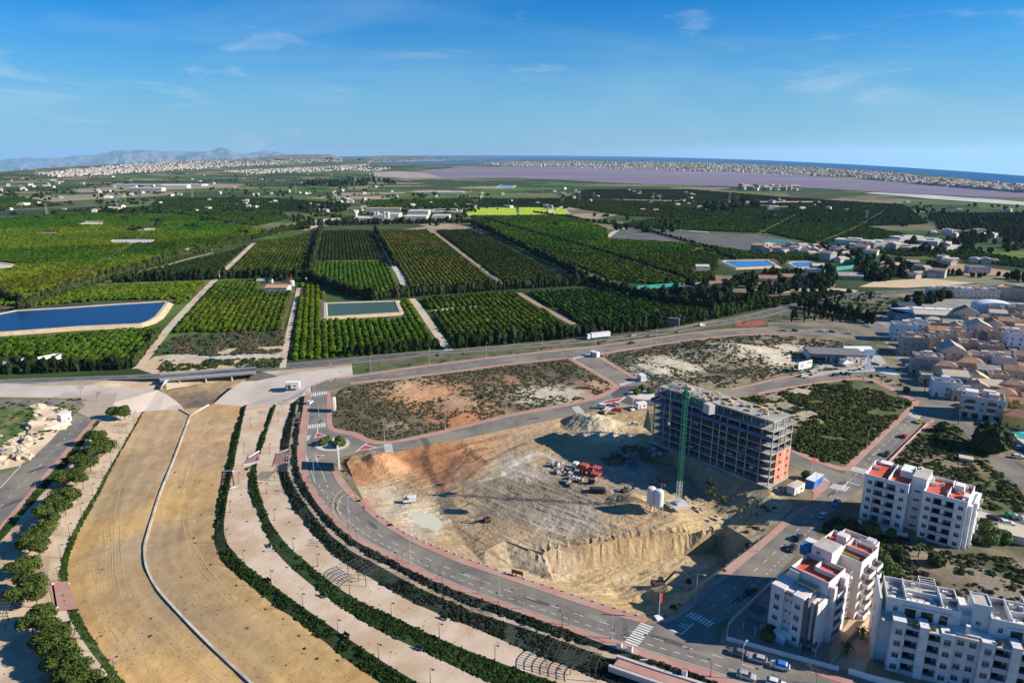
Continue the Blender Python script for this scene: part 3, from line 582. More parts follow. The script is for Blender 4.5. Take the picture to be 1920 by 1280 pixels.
ctrl=ct(-1.5,700,870,760,860,850,840,950,822,1050,800,1150,800,1210,800)+ct(-2.5,740,930,800,930,860,900,930,880,1000,870,1100,860,1180,850,1200,870)+ct(-2.8,820,980,880,980,950,960,1020,960,1100,960,1180,960,1240,960)+ct(-3.2,870,1015,1000,1010,1100,1000,1200,990)+ct(-9.5,1080,1095,1130,1100,1180,1080,1250,1075,1300,1060,1330,1050,1200,1110)+ct(-9.2,1210,1125,1255,1118,1160,1115)+ct(-5,960,1060,1040,1092)+ct(-3,890,1040)+ct(-5.5,1262,872)+ct(-6.8,1305,905,1335,935,1300,935)+ct(-6.5,1345,965,1370,985)+ct(-5.2,1385,955)+ct(-3.6,1270,960,1290,972)+ct(-.5,1452,955,1440,985)
pts=[tuple(p) for p in pit_b]; E_=[(i,(i+1)%len(pts)) for i in range(len(pts))]
for ln in (T_top,T_bot,W_top+W2_top[1:],W_bot+W2_bot[1:]):
    n0=len(pts); pts+=ln; E_+=[(n0+i,n0+i+1) for i in range(len(ln)-1)]
pts+=ctrl
qx,qy=clip_pts(pit_b,.72)
qz=tri_interp(pts,E_,qx,qy)
def segdist(qx,qy,ln):
    d=np.full(len(qx),1e9)
    for a,b in zip(ln,ln[1:]):
        a=np.array(a[:2]);b=np.array(b[:2]); t=np.clip(((qx-a[0])*(b[0]-a[0])+(qy-a[1])*(b[1]-a[1]))/((b-a)@(b-a)+1e-9),0,1); d=np.minimum(d,np.hypot(qx-a[0]-t*(b[0]-a[0]),qy-a[1]-t*(b[1]-a[1])))
    return d
bd=np.minimum(segdist(qx,qy,list(pit_b)+[pit_b[0]]),8)/8
# ruts and ridges left by the diggers, in two directions, and lumps
gp=G(1030,930); gl=np.exp(-(((qx-gp[0])/32)**2+((qy-gp[1])/34)**2)**2)
an=.9; u=qx*math.cos(an)+qy*math.sin(an); w_=-qx*math.sin(an)+qy*math.cos(an)
rut=np.abs(vn(u*.75,w_*.10,31)-.5)*2; an2=2.2; u2=qx*math.cos(an2)+qy*math.sin(an2); w2=-qx*math.sin(an2)+qy*math.cos(an2); rut2=np.abs(vn(u2*.7,w2*.09,37)-.5)*2
rut=rut*.6+.8*np.abs(vn(u*1.6,w_*.16,35)-.5); qz=qz+bd*(gl*(rut-.5)*.62+(1-gl)*.34*(rut2-.5)+(fbm(qx*.08,qy*.08,4,41)-.5)*1.0+.5*(fbm(qx*.4,qy*.4,3,43)-.5))
# spoil heaps
def heap(px,py,r,h,sx=1.,z=0.):
    global qz
    c=G(px,py,z); d=np.hypot((qx-c[0])/sx,qy-c[1]); g=np.clip(1-d/r,0,1); qz=qz+h*g**1.05*(1+.25*(fbm(qx*.4,qy*.4,3,51)-.5))
heap(703,872,11,5.5,1.25,-.5); heap(725,873,7,2.6,1.3,-.5); heap(1110,797,10,5.0,1.4,-1); heap(1150,803,9,3.,1.6,-1); heap(1080,790,7,2,1.,-1); heap(1185,942,7,3.5,1.4,-2.7); heap(1222,1118,7,3.,1.6,-9.2); heap(1250,1128,6,2.4,1.,-9); heap(1130,1108,6,1.5,2.,-9.2)
heap(1400,938,7,2.5,1.6,-3); heap(1262,965,5,1.,1.4,-2.5)
# rilled cliff face
cl=np.exp(-(segdist(qx,qy,T_bot)/6)**2); qz=qz+cl*(np.abs(vn(qx*1.1,qy*.15,61)-.5)-.25)*2.2*np.clip((qz+9.4)/4,0,1)
M_pit=mat('pit_soil',(1,1,1),(.66,.62,.56),.55,attr=('soil',),bump=.35,bscale=.9,detail=8,c3=None,rough=.95)
pit=struct(cdt_sheet('building_pit',pit_b,M_pit,extra=list(zip(qx,qy,qz)),edges=(T_top,T_bot,W_top+W2_top[1:],W_bot+W2_bot[1:])))
OR=(.40,.18,.075); TN=(.43,.31,.185); GR=(.225,.195,.15); LG=(.40,.365,.31); YE=(.53,.38,.20); RD=(.24,.09,.045); WY=(.60,.46,.27)
paint(pit,[(705,868,8,(.70,.38,.19),0),(730,872,6,(.68,.37,.18),0),(680,900,6,OR,-1),(760,862,9,OR,-1),(830,850,9,OR,-1.5),(900,838,8,(.5,.3,.15),-1.5),(980,815,10,TN,-1),(800,890,7,OR,-2),(850,880,5,RD,-2),(820,905,5,TN,-2),(875,862,5,RD,-2),(760,900,8,TN,-2),(730,935,9,(.56,.48,.36),-2),(785,985,8,(.56,.50,.38),-2.5),(760,960,8,(.58,.48,.34),-2),(900,880,7,TN,-2),(840,940,8,TN,-2),(900,920,7,GR,-2.5),(960,870,7,LG,-2.5),(930,900,6,GR,-2.5),(1000,880,6,LG,-2.5),(1000,930,9,GR,-2.5),(1060,930,8,GR,-2.5),(950,960,9,GR,-2.7),(1040,970,9,LG,-2.7),(1100,970,8,LG,-2.7),(1150,960,7,TN,-2.7),(880,990,8,TN,-3),(850,1010,7,TN,-3),(960,1000,8,TN,-3),(1030,850,9,TN,-2),(1100,830,9,YE,-2),(1180,800,9,YE,-1),(1130,800,8,(.72,.62,.45),1),(1150,870,9,(.44,.37,.28),-2),(1200,900,9,(.42,.35,.26),-2.5),(1240,960,8,YE,-2.5),(1300,960,8,(.55,.42,.24),-2.5),(1330,900,10,(.40,.32,.2),-3),(1400,950,9,(.5,.42,.26),-1),(1200,985,10,TN,-3),(1290,990,8,YE,-3),(1100,1010,8,TN,-3),(1060,1055,4,(.72,.62,.46),-6),(1120,1050,5,WY,-6),(1200,1040,6,YE,-6),(1280,1025,6,WY,-6),(1020,1060,5,(.38,.32,.25),-5),(960,1030,5,(.5,.42,.3),-3.5),(1000,1080,6,WY,-4),(1080,1100,8,YE,-9),(1150,1100,8,(.62,.46,.24),-9),(1200,1080,10,(.60,.47,.28),-9),(1300,1070,8,(.55,.45,.3),-9),(1250,1120,8,(.62,.42,.2),-9),(1180,1135,5,(.6,.4,.16),-6),(1370,1030,6,(.42,.33,.2),-5),(690,940,5,OR,0),(740,985,4,(.5,.3,.16),0)],TN)
# veins of rust-red and white soil, and dark lines along ruts, blended into the soil colour
def streak(o,lines,base_amp=.0):
    me=o.data; n=len(me.vertices); co=np.empty(n*3); me.vertices.foreach_get('co',co); co=co.reshape(-1,3); a=me.color_attributes['soil']; c=np.empty(n*4,np.float32); a.data.foreach_get('color',c); c=c.reshape(-1,4)
    x=co[:,0]; y=co[:,1]
    g1=np.abs(vn((x*math.cos(an)+y*math.sin(an))*1.1,(-x*math.sin(an)+y*math.cos(an))*.09,77)-.5)*2; g2=np.abs(vn((x*math.cos(an2)+y*math.sin(an2))*1.1,(-x*math.sin(an2)+y*math.cos(an2))*.08,79)-.5)*2
    gg=np.exp(-(((x-gp[0])/34)**2+((y-gp[1])/36)**2)**2); m=gg*(.72+.62*g1)+(1-gg)*(.82+.36*g2); c[:,:3]*=m[:,None]
    for z,col,w,st,*pl in lines:
        p=resample(smooth_line(L(*pl,z=z)),60); dd=segdist(x+1.2*(fbm(x*.3,y*.3,3,5)-.5),y+1.2*(fbm(x*.3,y*.3,3,8)-.5),[tuple(q) for q in p]); k=(np.exp(-(dd/w)**2)*st)[:,None]; c[:,:3]=c[:,:3]*(1-k)+np.array(col)*k
    a.data.foreach_set('color',c.ravel())
RR=(.20,.075,.04); DK=(.11,.085,.06); WH=(.62,.58,.52)
streak(pit,[(-2,RR,1.,.8,830,918,832,890,850,862,880,850,910,842),(-2,RR,.9,.7,868,900,900,872,940,850,985,832),(-2,DK,.6,.7,845,920,845,895,862,872,880,858),(-2,DK,.5,.6,836,905,842,885,858,866),(-1.5,RR,1.6,.5,760,830,800,880,832,915),(-2,WH,1.,.7,945,888,960,870,990,855,1010,850),(-2,WH,1.,.6,990,862,1000,845,1030,852,1050,870),(-2,WH,.8,.5,900,900,930,890,960,880),(-2.5,DK,.5,.6,880,940,910,960,925,985),(-1.2,RR,1.4,.5,640,905,690,880,760,860,860,838,960,815),(-2.7,DK,.5,.5,1120,965,1095,990,1090,1010),(-2.7,DK,.4,.5,1145,960,1145,985,1160,1005),(-2.6,DK,.5,.5,1010,935,1040,925,1055,905),(-2.8,(.40,.22,.10),.9,.6,1040,1029,1150,1013,1230,1001,1330,988),(-3,DK,.5,.6,905,1030,940,1045,1000,1060,1035,1072),(-2,RR,2.,.35,700,990,650,930,640,890),(-2,DK,.5,.5,860,985,900,1010,930,1030),(-2,DK,.4,.5,848,1000,880,1020,905,1035),(-2,DK,.4,.5,840,960,870,1000,890,1020),(-2,DK,.4,.4,830,985,850,1010,880,1040)])
struct(cdt_sheet('puddle_clay',L(738,965,770,958,815,966,832,982,815,1005,790,1008,760,990,z=-1.55),mat('damp_clay',(.52,.50,.36),(.56,.53,.40),.1,rough=.6)))
# ================================================================== scrub lots
def lot(name,poly,blobs,base,step=2.2,amp=1.6,z=.03,mounds=(),sd=71):
    poly=L(*poly,z=z) if not isinstance(poly[0],tuple) else poly
    ax,ay=clip_pts(poly,step); e=np.minimum(segdist(ax,ay,list(poly)+[poly[0]]),10)/10; az=z+e*amp*np.clip(fbm(ax*.05,ay*.05,5,sd)-.25,0,1)*1.6
    for m in mounds:
        c=G(m[0],m[1]); az+=m[3]*np.clip(1-np.hypot((ax-c[0])/(m[4] if len(m)>4 else 1),ay-c[1])/m[2],0,1)
    o=struct(cdt_sheet(name,poly,mat('lot_soil',(1,1,1),(.62,.58,.5),.25,attr=('soil',),bump=.3,bscale=.8,detail=8),extra=list(zip(ax,ay,az)))); paint(o,blobs,base); return poly,ax,ay,az
SC=(.135,.115,.07); OG=(.62,.33,.17); PL=(.68,.60,.46)
lotA=lot('scrub_lot',(624,768,622,790,626,801,669,810,691,822,726,826,820,808,975,770,1073,754,1118,742,1150,727,1146,720,1100,694,1062,674,960,684,855,699,755,711,680,719,640,728,628,742),
 [(780,740,14,OG),(820,735,13,OG),(760,725,10,(.56,.4,.26)),(850,765,12,(.5,.25,.13)),(870,790,8,(.55,.22,.1)),(860,755,9,(.62,.45,.3)),(960,712,7,(.5,.26,.14)),(1020,735,9,PL),(1050,742,8,PL),(1000,745,7,PL),(1120,725,8,(.5,.32,.2)),(1100,728,5,(.35,.16,.1)),(735,800,5,(.55,.4,.26)),(930,790,8,(.5,.3,.18)),(660,735,4,(.5,.35,.2)),(700,770,10,SC),(720,790,8,SC),(900,730,10,(.22,.17,.11)),(980,700,10,SC),(1060,700,10,SC),(680,800,8,SC)],SC)
lotB=lot('scrub_lot',(1122,667,1210,652,1310,636.5,1385,630,1440,628,1500,632,1560,638,1610,650,1560,664,1500,690,1440,708,1370,726,1300,738,1230,728,1205,712,1190,704,1150,680),
 [(1250,680,12,PL),(1210,690,9,PL),(1290,690,9,PL),(1180,690,6,(.4,.33,.22)),(1340,655,8,PL),(1390,655,14,PL),(1430,665,12,PL),(1460,680,10,PL),(1400,690,8,(.3,.25,.16)),(1350,700,9,SC),(1220,660,9,SC),(1300,650,7,SC),(1250,645,6,SC),(1480,655,9,PL),(1500,690,8,(.5,.45,.33)),(1165,676,5,SC),(1240,700,6,PL),(1380,640,9,SC)],(.30,.25,.16),mounds=((1345,662,22,4.5,1.2),(1420,665,24,3.,1.5)))
lotC=lot('scrub_lot',(1424,741,1482,729,1542,720,1600,712,1634,715,1692,747,1710,754,1702,763,1668,797,1622,838,1586,870,1545,866,1490,842,1430,812,1370,790,1300,770,1330,760,1380,750),
 [(1500,735,7,PL),(1470,760,8,(.42,.35,.24)),(1510,790,8,(.4,.33,.22)),(1450,745,8,(.4,.33,.22)),(1560,760,14,(.13,.13,.06)),(1620,780,14,(.12,.13,.05)),(1640,745,9,(.16,.15,.06)),(1560,830,9,(.10,.12,.05)),(1520,770,5,PL),(1490,780,5,PL)],(.11,.11,.05),sd=91)
lotD=lot('garden_plot',(1720,818,1755,795,1790,795,1830,832,1860,872,1960,960,1990,1010,1900,975,1840,950,1700,915,1650,895,1680,860),
 [(1760,830,6,(.06,.12,.03)),(1800,830,6,(.06,.12,.03)),(1740,860,7,(.3,.22,.14)),(1780,870,8,(.28,.2,.12)),(1850,900,9,(.1,.13,.04)),(1720,900,6,(.2,.17,.1)),(1900,930,9,(.1,.14,.04)),(1820,870,5,(.34,.24,.16)),(1690,880,6,(.15,.14,.06)),(1880,880,7,(.28,.2,.12))],(.13,.13,.06),sd=95,amp=.8)
lotE=lot('garden_plot',(1560,965,1600,990,1700,1010,1790,1038,1815,1035,1900,1045,1960,1100,1960,1240,1900,1160,1800,1120,1665,1092,1640,1100,1600,1010,1530,1002),
 [(1660,1000,5,(.1,.1,.05)),(1730,1050,7,(.35,.27,.2)),(1650,1040,5,(.06,.1,.03)),(1850,1100,8,(.3,.25,.19)),(1750,1080,6,(.13,.11,.07)),(1880,1060,6,(.05,.08,.03))],(.14,.12,.07),sd=97,amp=.7)
# verge between the highway and the service road, and dry strips
VER=(660,686,705,678,755,672,830,664,960,655,1060,646,1135,639,1235,628.5,1300,618,1360,609,1440,593,1500,577,1560,564,1620,557,1700,556,1720,575,1650,590,1560,596,1480,600,1440,603,1440,613,1360,616,1285,624,1185,638,1110,649,1060,652,960,664,805,682,705,696,662,704)
struct(cdt_sheet('verge',L(*VER,z=.02),M_grass))
struct(cdt_sheet('dry_slope',L(290,668,400,655,535,648,530,685,480,688,325,701,290,702,255,690,z=.03),M_bank))
struct(cdt_sheet('verge',L(-60,745,0,745,107,747,150,745,160,760,138,778,95,822,50,868,20,885,-60,900,z=.03),mat('left_bank',(.06,.10,.02),(.30,.22,.12),.06,c3=(.05,.12,.02),s3=.04,bump=.2,bscale=1.)))
road((-60,752,0,750,60,750,140,748,150,752),(-60,763,0,762,60,760,130,757,150,762),M_asph,.06,20)
struct(cdt_sheet('waste_sand',L(-60,780,40,765,100,760,135,770,128,788,95,825,66,852,40,872,0,880,-60,890,z=.05),mat('orange_sand',(.62,.40,.24),(.66,.50,.34),.06,bump=.3,bscale=.5,c3=(.7,.6,.44),s3=.05)))
struct(cdt_sheet('grass_bank',L(-60,765,0,764,35,762,70,772,85,782,60,800,35,812,0,835,-60,850,z=.09),mat('lush_grass',(.035,.10,.012),(.07,.12,.02),.2,bump=.15,bscale=1.5,c3=(.22,.18,.09),s3=.1)))
struct(cdt_sheet('road',L(-120,895,0,885,48,868,66,856,60,880,5,915,-45,965,-120,1040),M_asph,dz=.02))
# ================================================================== growing things
def ico(sub=2,seed=0,amp=.25,sc=(1,1,1),freq=1.3,zmin=None):
    import bmesh
    b=bmesh.new(); bmesh.ops.create_icosphere(b,subdivisions=sub,radius=1.); v=[];rs=random.Random(seed)
    for q in b.verts:
        n=mnoise.noise(q.co*freq+Vector((seed*7.1,seed*3.3,0)))+.5*mnoise.noise(q.co*freq*2.7+Vector((seed,0,9)))
        c=q.co*(1+amp*n*1.6); c=Vector((c.x*sc[0],c.y*sc[1],c.z*sc[2]))
        if zmin is not None: c.z=max(c.z,zmin)
        v.append(tuple(c))
    f=[tuple(x.index for x in p.verts) for p in b.faces]; b.free(); return v,f
def leaves(mb,n,surf,size,rs,mi=0,c=(0,0,0),flat=.0):
    """n leaf clumps (quads) on the ellipsoid shell surf=(rx,ry,rz)"""
    for _ in range(n):
        d=Vector((rs.gauss(0,1),rs.gauss(0,1),rs.gauss(0,1))); d.normalize(); 
        if d.z<-.6: d.z=-d.z
        r=rs.uniform(.82,1.1); p=Vector((d.x*surf[0]*r+c[0],d.y*surf[1]*r+c[1],d.z*surf[2]*r+c[2]))
        nn=(d+Vector((rs.gauss(0,.6),rs.gauss(0,.6),rs.gauss(0,.6)))).normalized(); a=nn.orthogonal().normalized(); a=Matrix.Rotation(rs.uniform(0,6.28),3,nn)@a; b=nn.cross(a)
        s=size*rs.uniform(.6,1.3); a*=s; b*=s*rs.uniform(.5,1.)
        mb.add([tuple(p-a-b*.4),tuple(p+a*.3-b),tuple(p+a+b*.5),tuple(p-a*.2+b)],[(0,1,2,3)],mi)
M_leaf=mat('citrus_foliage',(1,1,1),(.45,.5,.4),.9,attr=('tint','INSTANCER'),rough=.9,spec=.03,detail=3)
M_leafn=mat('broad_foliage',(.040,.075,.014),(.085,.12,.028),.7,rough=.75,spec=.15,detail=4)
M_pine=mat('pine_foliage',(.028,.050,.010),(.085,.11,.022),.45,rough=.8,spec=.1,detail=5)
M_dark=mat('dark_foliage',(.018,.035,.012),(.045,.065,.022),.5,rough=.8,spec=.1,detail=4)
M_bark=mat('bark',(.16,.12,.09),(.10,.075,.055),1.5)
M_twig=mat('bare_twigs',(.20,.13,.10),(.26,.18,.14),1.5)
M_scrub=mat('scrub_foliage',(1,1,1),(.5,.5,.45),.8,attr=('tint','INSTANCER'),rough=.9,spec=.05,detail=3)
def crown_mesh(nm,seed,sc,m,nl,ls,sub=2,zc=None,amp=.3):
    rs=random.Random(seed); mb=MB(); v,f=ico(sub,seed,amp,sc); zc=sc[2]*.9 if zc is None else zc
    mb.add([(x,y,z+zc) for x,y,z in v],f); leaves(mb,nl,sc,ls,rs,0,(0,0,zc)); return mb.mesh(nm,m)
citrus=[crown_mesh('citrus_tree',i,(1.,1.,.82),M_leaf,46,.34,zc=.70) for i in range(3)]
belt=[crown_mesh('windbreak_tree',10+i,(1.,1.,2.3),M_leaf,60,.42,zc=2.2,amp=.45) for i in range(3)]
bush=[crown_mesh('shrub',20+i,(1.,1.,.62),M_scrub,34,.38,zc=.38,amp=.5) for i in range(3)]
def line_pts(pl,sp,jit=.3,z=0.):
    p=np.array(pl,float); d=np.r_[0,np.cumsum(np.linalg.norm(np.diff(p[:,:2],axis=0),axis=1))]; s=np.arange(0,d[-1],sp)
    return np.stack([np.interp(s,d,p[:,0])+RNG.normal(0,jit,len(s)),np.interp(s,d,p[:,1])+RNG.normal(0,jit,len(s)),np.full(len(s),z)],1)
VG=(.115,.165,.010); DG=(.060,.10,.012); MG=(.082,.130,.012); OL=(.095,.11,.018); YG=(.095,.150,.010); BG=(.07,.145,.010)
# fields: outline, row direction, crown colour, row gap, tree gap, crown radius, soil
FIELDS=[
((328,624,405,530,548,527,553,545,530,622),(532,620,553,545),MG,4.3,2.86,1.64),
((541,677,545,645,557,600,565,532,598,538,612,560,604,600,752,594,750,566,770,562,826,652,700,666),(545,670,562,535),VG,4.3,2.44,1.55),
((580,526,583,494,722,491,752,540,700,550,640,545,600,530),(585,520,590,494),(.065,.13,.012),4.3,2.44,1.51),
((588,489,600,434,695,433,719,487),(588,489,599,436),(.045,.068,.016),4.3,3.02,1.51),
((768,541,708,433,803,432,936,534,880,540),(768,541,708,433),OL,4.3,2.94,1.55),
((955,536,820,433,885,431,985,482,1080,533),(955,536,820,433),(.040,.062,.014),4.3,2.94,1.55),
((795,563,960,549,1062,607,1082,630,852,650),(852,650,795,565),DG,4.47,3.02,1.68),
((990,550,1100,545,1330,583,1370,590,1300,604,1150,623,1102,629,1088,607),(1102,629,990,550),(.038,.078,.014),4.47,3.02,1.68),
((898,424,882,406,1070,404,1138,430,1140,449,1320,460,1395,471,1200,474,1090,470,1005,463),(1000,460,900,412),BG,5.0,3.6,1.75),
((1010,466,1090,474,1400,474,1560,480,1500,497,1345,490,1340,526,1235,536,1140,524,1100,508),(1100,508,1000,466),DG,5.0,3.6,1.75),
((1200,545,1340,545,1400,560,1330,572,1240,566),(1240,566,1200,545),(.03,.055,.014),5.2,3.6,1.85),
((-150,590,0,563,130,541,380,531,398,535,335,572,312,561,200,563,30,577,-150,612),(335,572,395,537),(.09,.145,.012),4.47,3.02,1.76),
((-300,650,-100,634,0,629,285,619,296,628,250,684,180,690,120,672,60,668,0,668,-200,676),(250,684,296,628),(.065,.125,.012),4.47,3.02,1.81),
((225,522,440,471,474,456,402,521,300,524),(402,520,474,456),(.035,.055,.016),4.3,3.02,1.6),
((425,519,484,457,582,437,574,517,500,521),(425,519,484,457),OL,4.3,3.02,1.6),
((-900,560,-500,480,0,412,130,400,330,402,480,428,540,436,480,446,415,466,200,520,120,540,0,556,-300,600),(415,466,480,440),YG,5.0,3.6,1.75),
((100,396,260,390,520,395,545,410,480,424,330,400),(200,400,300,392),(.04,.08,.012),5.2,3.6,1.85),
((1145,425,1220,412,1300,408,1600,420,1850,475,1700,482,1560,462,1440,438,1330,434),(1300,430,1220,412),(.045,.095,.012),5.2,3.6,1.85),
((1440,418,1480,388,1700,388,1740,420,1640,424),(1500,415,1480,388),(.03,.075,.012),6.4,4.6,2.1),
((1740,482,1860,478,1990,500,2100,520,1900,500),(1800,500,1760,480),(.05,.11,.015),5.2,3.6,1.85),
((895,388,900,373,1050,373,1052,388),(920,388,918,374),(.03,.07,.012),6.4,4.6,2.1),
((1050,386,1060,374,1290,380,1480,392,1430,412,1180,406),(1100,390,1080,376),(.055,.085,.014),6.4,4.6,2.1),
((690,398,700,376,885,373,888,386,760,390),(720,395,730,377),(.055,.11,.012),6.4,4.6,2.1),
((560,425,690,402,700,412,640,420,600,428),(560,425,600,405),(.03,.05,.015),5.2,3.6,1.85),
((1250,565,1380,575,1470,560,1440,575,1380,590,1330,580),(1380,588,1340,566),(.03,.055,.014),5.2,3.6,1.85),
((1395,566,1560,548,1600,548,1560,556,1440,578),(1440,578,1400,566),(.04,.07,.018),5.2,3.6,1.85),
((0,392,-400,430,-700,470,-500,400,-100,368,0,366,120,384),(0,400,60,370),(.05,.09,.014),6.4,4.6,2.1),
((280,388,300,372,520,372,660,384,640,398,540,396),(300,388,330,372),(.035,.065,.014),6.4,4.6,2.1),
((1060,372,1100,356,1290,356,1480,372,1700,386,1480,386,1290,376),(1100,370,1090,356),(.035,.06,.014),6.4,4.6,2.1),
((1760,430,1740,400,1900,400,2100,420,2100,470,1920,450),(1800,430,1780,400),(.03,.05,.016),6.4,4.6,2.1),
]
M_osoil=mat('orchard_soil',(.11,.085,.045),(.16,.12,.07),.05,c3=(.05,.07,.02),s3=.08)
M_osoilf=mat('orchard_soil_far',(.05,.065,.02),(.08,.08,.03),.02)
cit=[]
# gaps in the planting: ponds, yards and tracks; and bands of older or younger trees
EXP=[L(*q) for q in ((203,457,212,448,292,448,290,457),(336,478,352,463,398,459,398,466,376,478),(145,423,160,414,195,414,196,423),(240,434,262,426,300,427,290,434),(-40,506,0,491,30,494,26,506),(484,548,484,526,562,522,560,550),(600,602,600,560,752,558,758,600),(1300,512,1300,500,1336,500,1336,512),(1345,506,1350,486,1460,485,1470,505),(1470,506,1474,488,1550,488,1556,504),(75,441,75,434,110,434,110,441),(548,436,540,420,620,405,650,415,600,430),(-60,572,40,574,330,560,330,575,280,620,0,640,-60,640))]
EXL=[(L(*q),w) for q,w in (((258,691,330,600,395,532,445,485,476,456),5.5),((530,690,545,605,560,540),4),((577,526,586,490,600,434),4),((842,657,800,598,772,560),5.5),((758,535,735,495,702,433),6),((945,534,870,478,806,431),4.5),((972,549,1045,592,1076,608),5),((812,583,850,579,897,575),4),((0,440,200,433,420,428),4),((235,520,335,490,400,474),3.5),((0,470,200,462,440,452),2.5),((0,498,150,490,330,476),2.5),((0,428,250,418,500,432),2.5),((100,545,180,500,260,450,300,410),3),((905,410,1120,470,1290,525),3.5),((1000,398,1200,430,1380,490),3.5),((1300,470,1420,440,1500,400),3.5),((1500,470,1600,430,1660,395),3.5),((1100,395,1250,400,1400,415),3.5))]
BANDS=[(L(*q),m) for q,m in (((0,470,200,462,330,455,330,470,100,495,0,500),(.55,.68,.8)),((250,455,420,448,400,466,300,480,240,478),(.6,.72,.9)),((0,528,150,505,200,500,150,530,0,550),(.85,.66,.8)),((130,400,330,402,480,425,440,440,200,425,0,432,0,412),(.55,.80,.8)),((1140,448,1090,452,1240,440,1330,462,1240,466,1090,462),(1.9,1.35,.8)),((0,585,0,575,130,545,200,535,200,545),(.8,.9,1.)),((330,575,400,540,553,535,553,560,470,565),(.75,.85,1.)))]
for i,(poly,rd,tint,rg,tg,rad_,*_) in enumerate(FIELDS):
    pl=L(*poly); a=np.array(G(rd[0],rd[1])[:2]); b=np.array(G(rd[2],rd[3])[:2]); d=(b-a)/np.linalg.norm(b-a); nrm=np.array([-d[1],d[0]])
    P_=np.array([q[:2] for q in pl]); far=P_[:,1].mean()>1150
    struct(cdt_sheet('orchard_ground',pl,M_osoilf if far else M_osoil,dz=.1 if far else .05))
    s=P_@d; t=P_@nrm; S_,T_=np.meshgrid(np.arange(s.min(),s.max(),tg),np.arange(t.min(),t.max(),rg)); S_=S_.ravel();T_=T_.ravel()
    ph=RNG.uniform(0,tg); S_=S_+ph+RNG.normal(0,.25,S_.size); T_=T_+RNG.normal(0,.18,T_.size)
    X=S_*d[0]+T_*nrm[0]; Yy=S_*d[1]+T_*nrm[1]; k=inpoly(X,Yy,pl)&(RNG.random(X.size)>.03); X=X[k];Yy=Yy[k]
    kk=(np.abs(X)/Yy<.84)
    for q in EXP: kk&=~inpoly(X,Yy,q)
    for q,w in EXL:
        if abs(np.mean([e[1] for e in q])-Yy.mean())<900: kk&=segdist(X,Yy,q)>w
    X=X[kk];Yy=Yy[kk]
    sc=.98*rad_*RNG.uniform(.70,1.2,len(X))*(.9+.25*fbm(X*.02,Yy*.02,3,7))
    g=fbm(X*.012,Yy*.012,4,i+3)
    tn=np.array(tint)*(RNG.uniform(.62,1.38,(len(X),1)))*(.72+.56*g)[:,None]
    hb=fbm(X*.004+i,Yy*.012,3,60+i); tn*=(.70+.6*hb)[:,None]; tn[:,0]*=1+.9*(g-.5)
    for q,m in BANDS: tn[inpoly(X,Yy,q)]*=np.array(m)
    for j in range(len(X)): cit.append((X[j],Yy[j],sc[j],*tn[j]))
cit=np.array(cit); order=np.argsort(cit[:,1]+np.abs(cit[:,0])*.2); cit=cit[order]
# the 300 nearest citrus trees are things of their own
first=[]
for j in range(300):
    c=cit[j]; o=link('citrus_tree',citrus[j%3],None,(c[0],c[1],.05),RNG.uniform(0,6.28),(c[2],c[2],c[2]*.95)); o['tint']=(float(c[3]),float(c[4]),float(c[5]))
    px_=PR(c[0],c[1],0)[0]; tag(o,'round citrus tree in the planted rows of the field '+('below the big pond' if px_<320 else 'around the small green pond' if px_<840 else 'right of the widest farm track'),'citrus tree','citrus trees in the rows nearest the highway')
    first.append(o)
c=cit[300:]; scatter('orchard_trees',np.c_[c[:,0],c[:,1],np.full(len(c),.05)],first[:3],'long rows of green citrus trees filling the fields of the plain','orchard',sc=np.c_[c[:,2],c[:,2],c[:,2]*.95],tint=c[:,3:6])
print('citrus',len(cit))
# windbreak belts
BELTS=[((40,582,130,549,200,526,330,488,400,469,470,449),2.2,3.4,(.05,.062,.02)),((215,530,400,524,440,522,575,519),2.2,2.9,(.025,.04,.015)),((885,421,960,456,1040,496,1100,530,1190,558,1290,576,1340,582),2.1,3.4,(.03,.042,.018)),
((578,524,640,548,700,563,760,557,900,546,1100,534),2.2,3.,(.035,.05,.018)),((650,668,760,659,828,652),1.6,2.2,(.02,.035,.012)),((850,653,960,643,1090,631,1240,615,1330,598),2.1,2.8,(.025,.04,.015)),((75,699,160,694,248,691),1.9,3.4,(.025,.04,.014)),
((601,432,581,516),2.,3.4,(.03,.045,.015)),((703,433,742,500),2.,3.2,(.03,.042,.015)),((560,424,700,421,890,418),2.4,3.6,(.035,.045,.018)),((252,688,300,625),1.2,2.6,(.045,.06,.02)),((475,449,545,432,570,428),2.,3.2,(.03,.045,.015)),((0,560,45,572),2.,3.2,(.03,.04,.018)),
((800,392,890,389),2.,4.,(.03,.05,.015)),((1000,398,1200,430,1330,465,1380,490),1.,3.2,(.012,.03,.008)),((905,410,1010,440,1120,470,1250,510,1290,525),1.,3.2,(.012,.03,.008)),((1500,575,1570,590,1640,608),2.,4.2,(.02,.033,.014)),((1330,598,1380,588,1440,572),2.,3.,(.03,.05,.015)),((1240,560,1330,570,1420,566,1440,548),2.3,4.,(.022,.036,.014)),((1390,530,1470,520,1560,535),2.4,5.,(.025,.04,.016))]
bl=[]
for p,r,sp,tn in BELTS:
    q=line_pts(L(*p),sp,.5)
    for x in q: 
        s=r*RNG.uniform(.75,1.25); bl.append((x[0],x[1],s*.95,s*RNG.uniform(.65,1.0),*(np.array(tn)*RNG.uniform(.7,1.5))))
bl=np.array(bl); bl=bl[np.argsort(np.hypot(bl[:,0],bl[:,1]))]
fb=[]
for j in range(300):
    c=bl[j]; o=link('windbreak_tree',belt[j%3],None,(c[0],c[1],0),RNG.uniform(0,6.28),(c[2],c[2],c[3])); o['tint']=tuple(float(k) for k in c[4:7])
    tag(o,'tall dark windbreak tree in a close row at the edge of an orchard','tree','windbreak trees along the orchard edges'); fb.append(o)
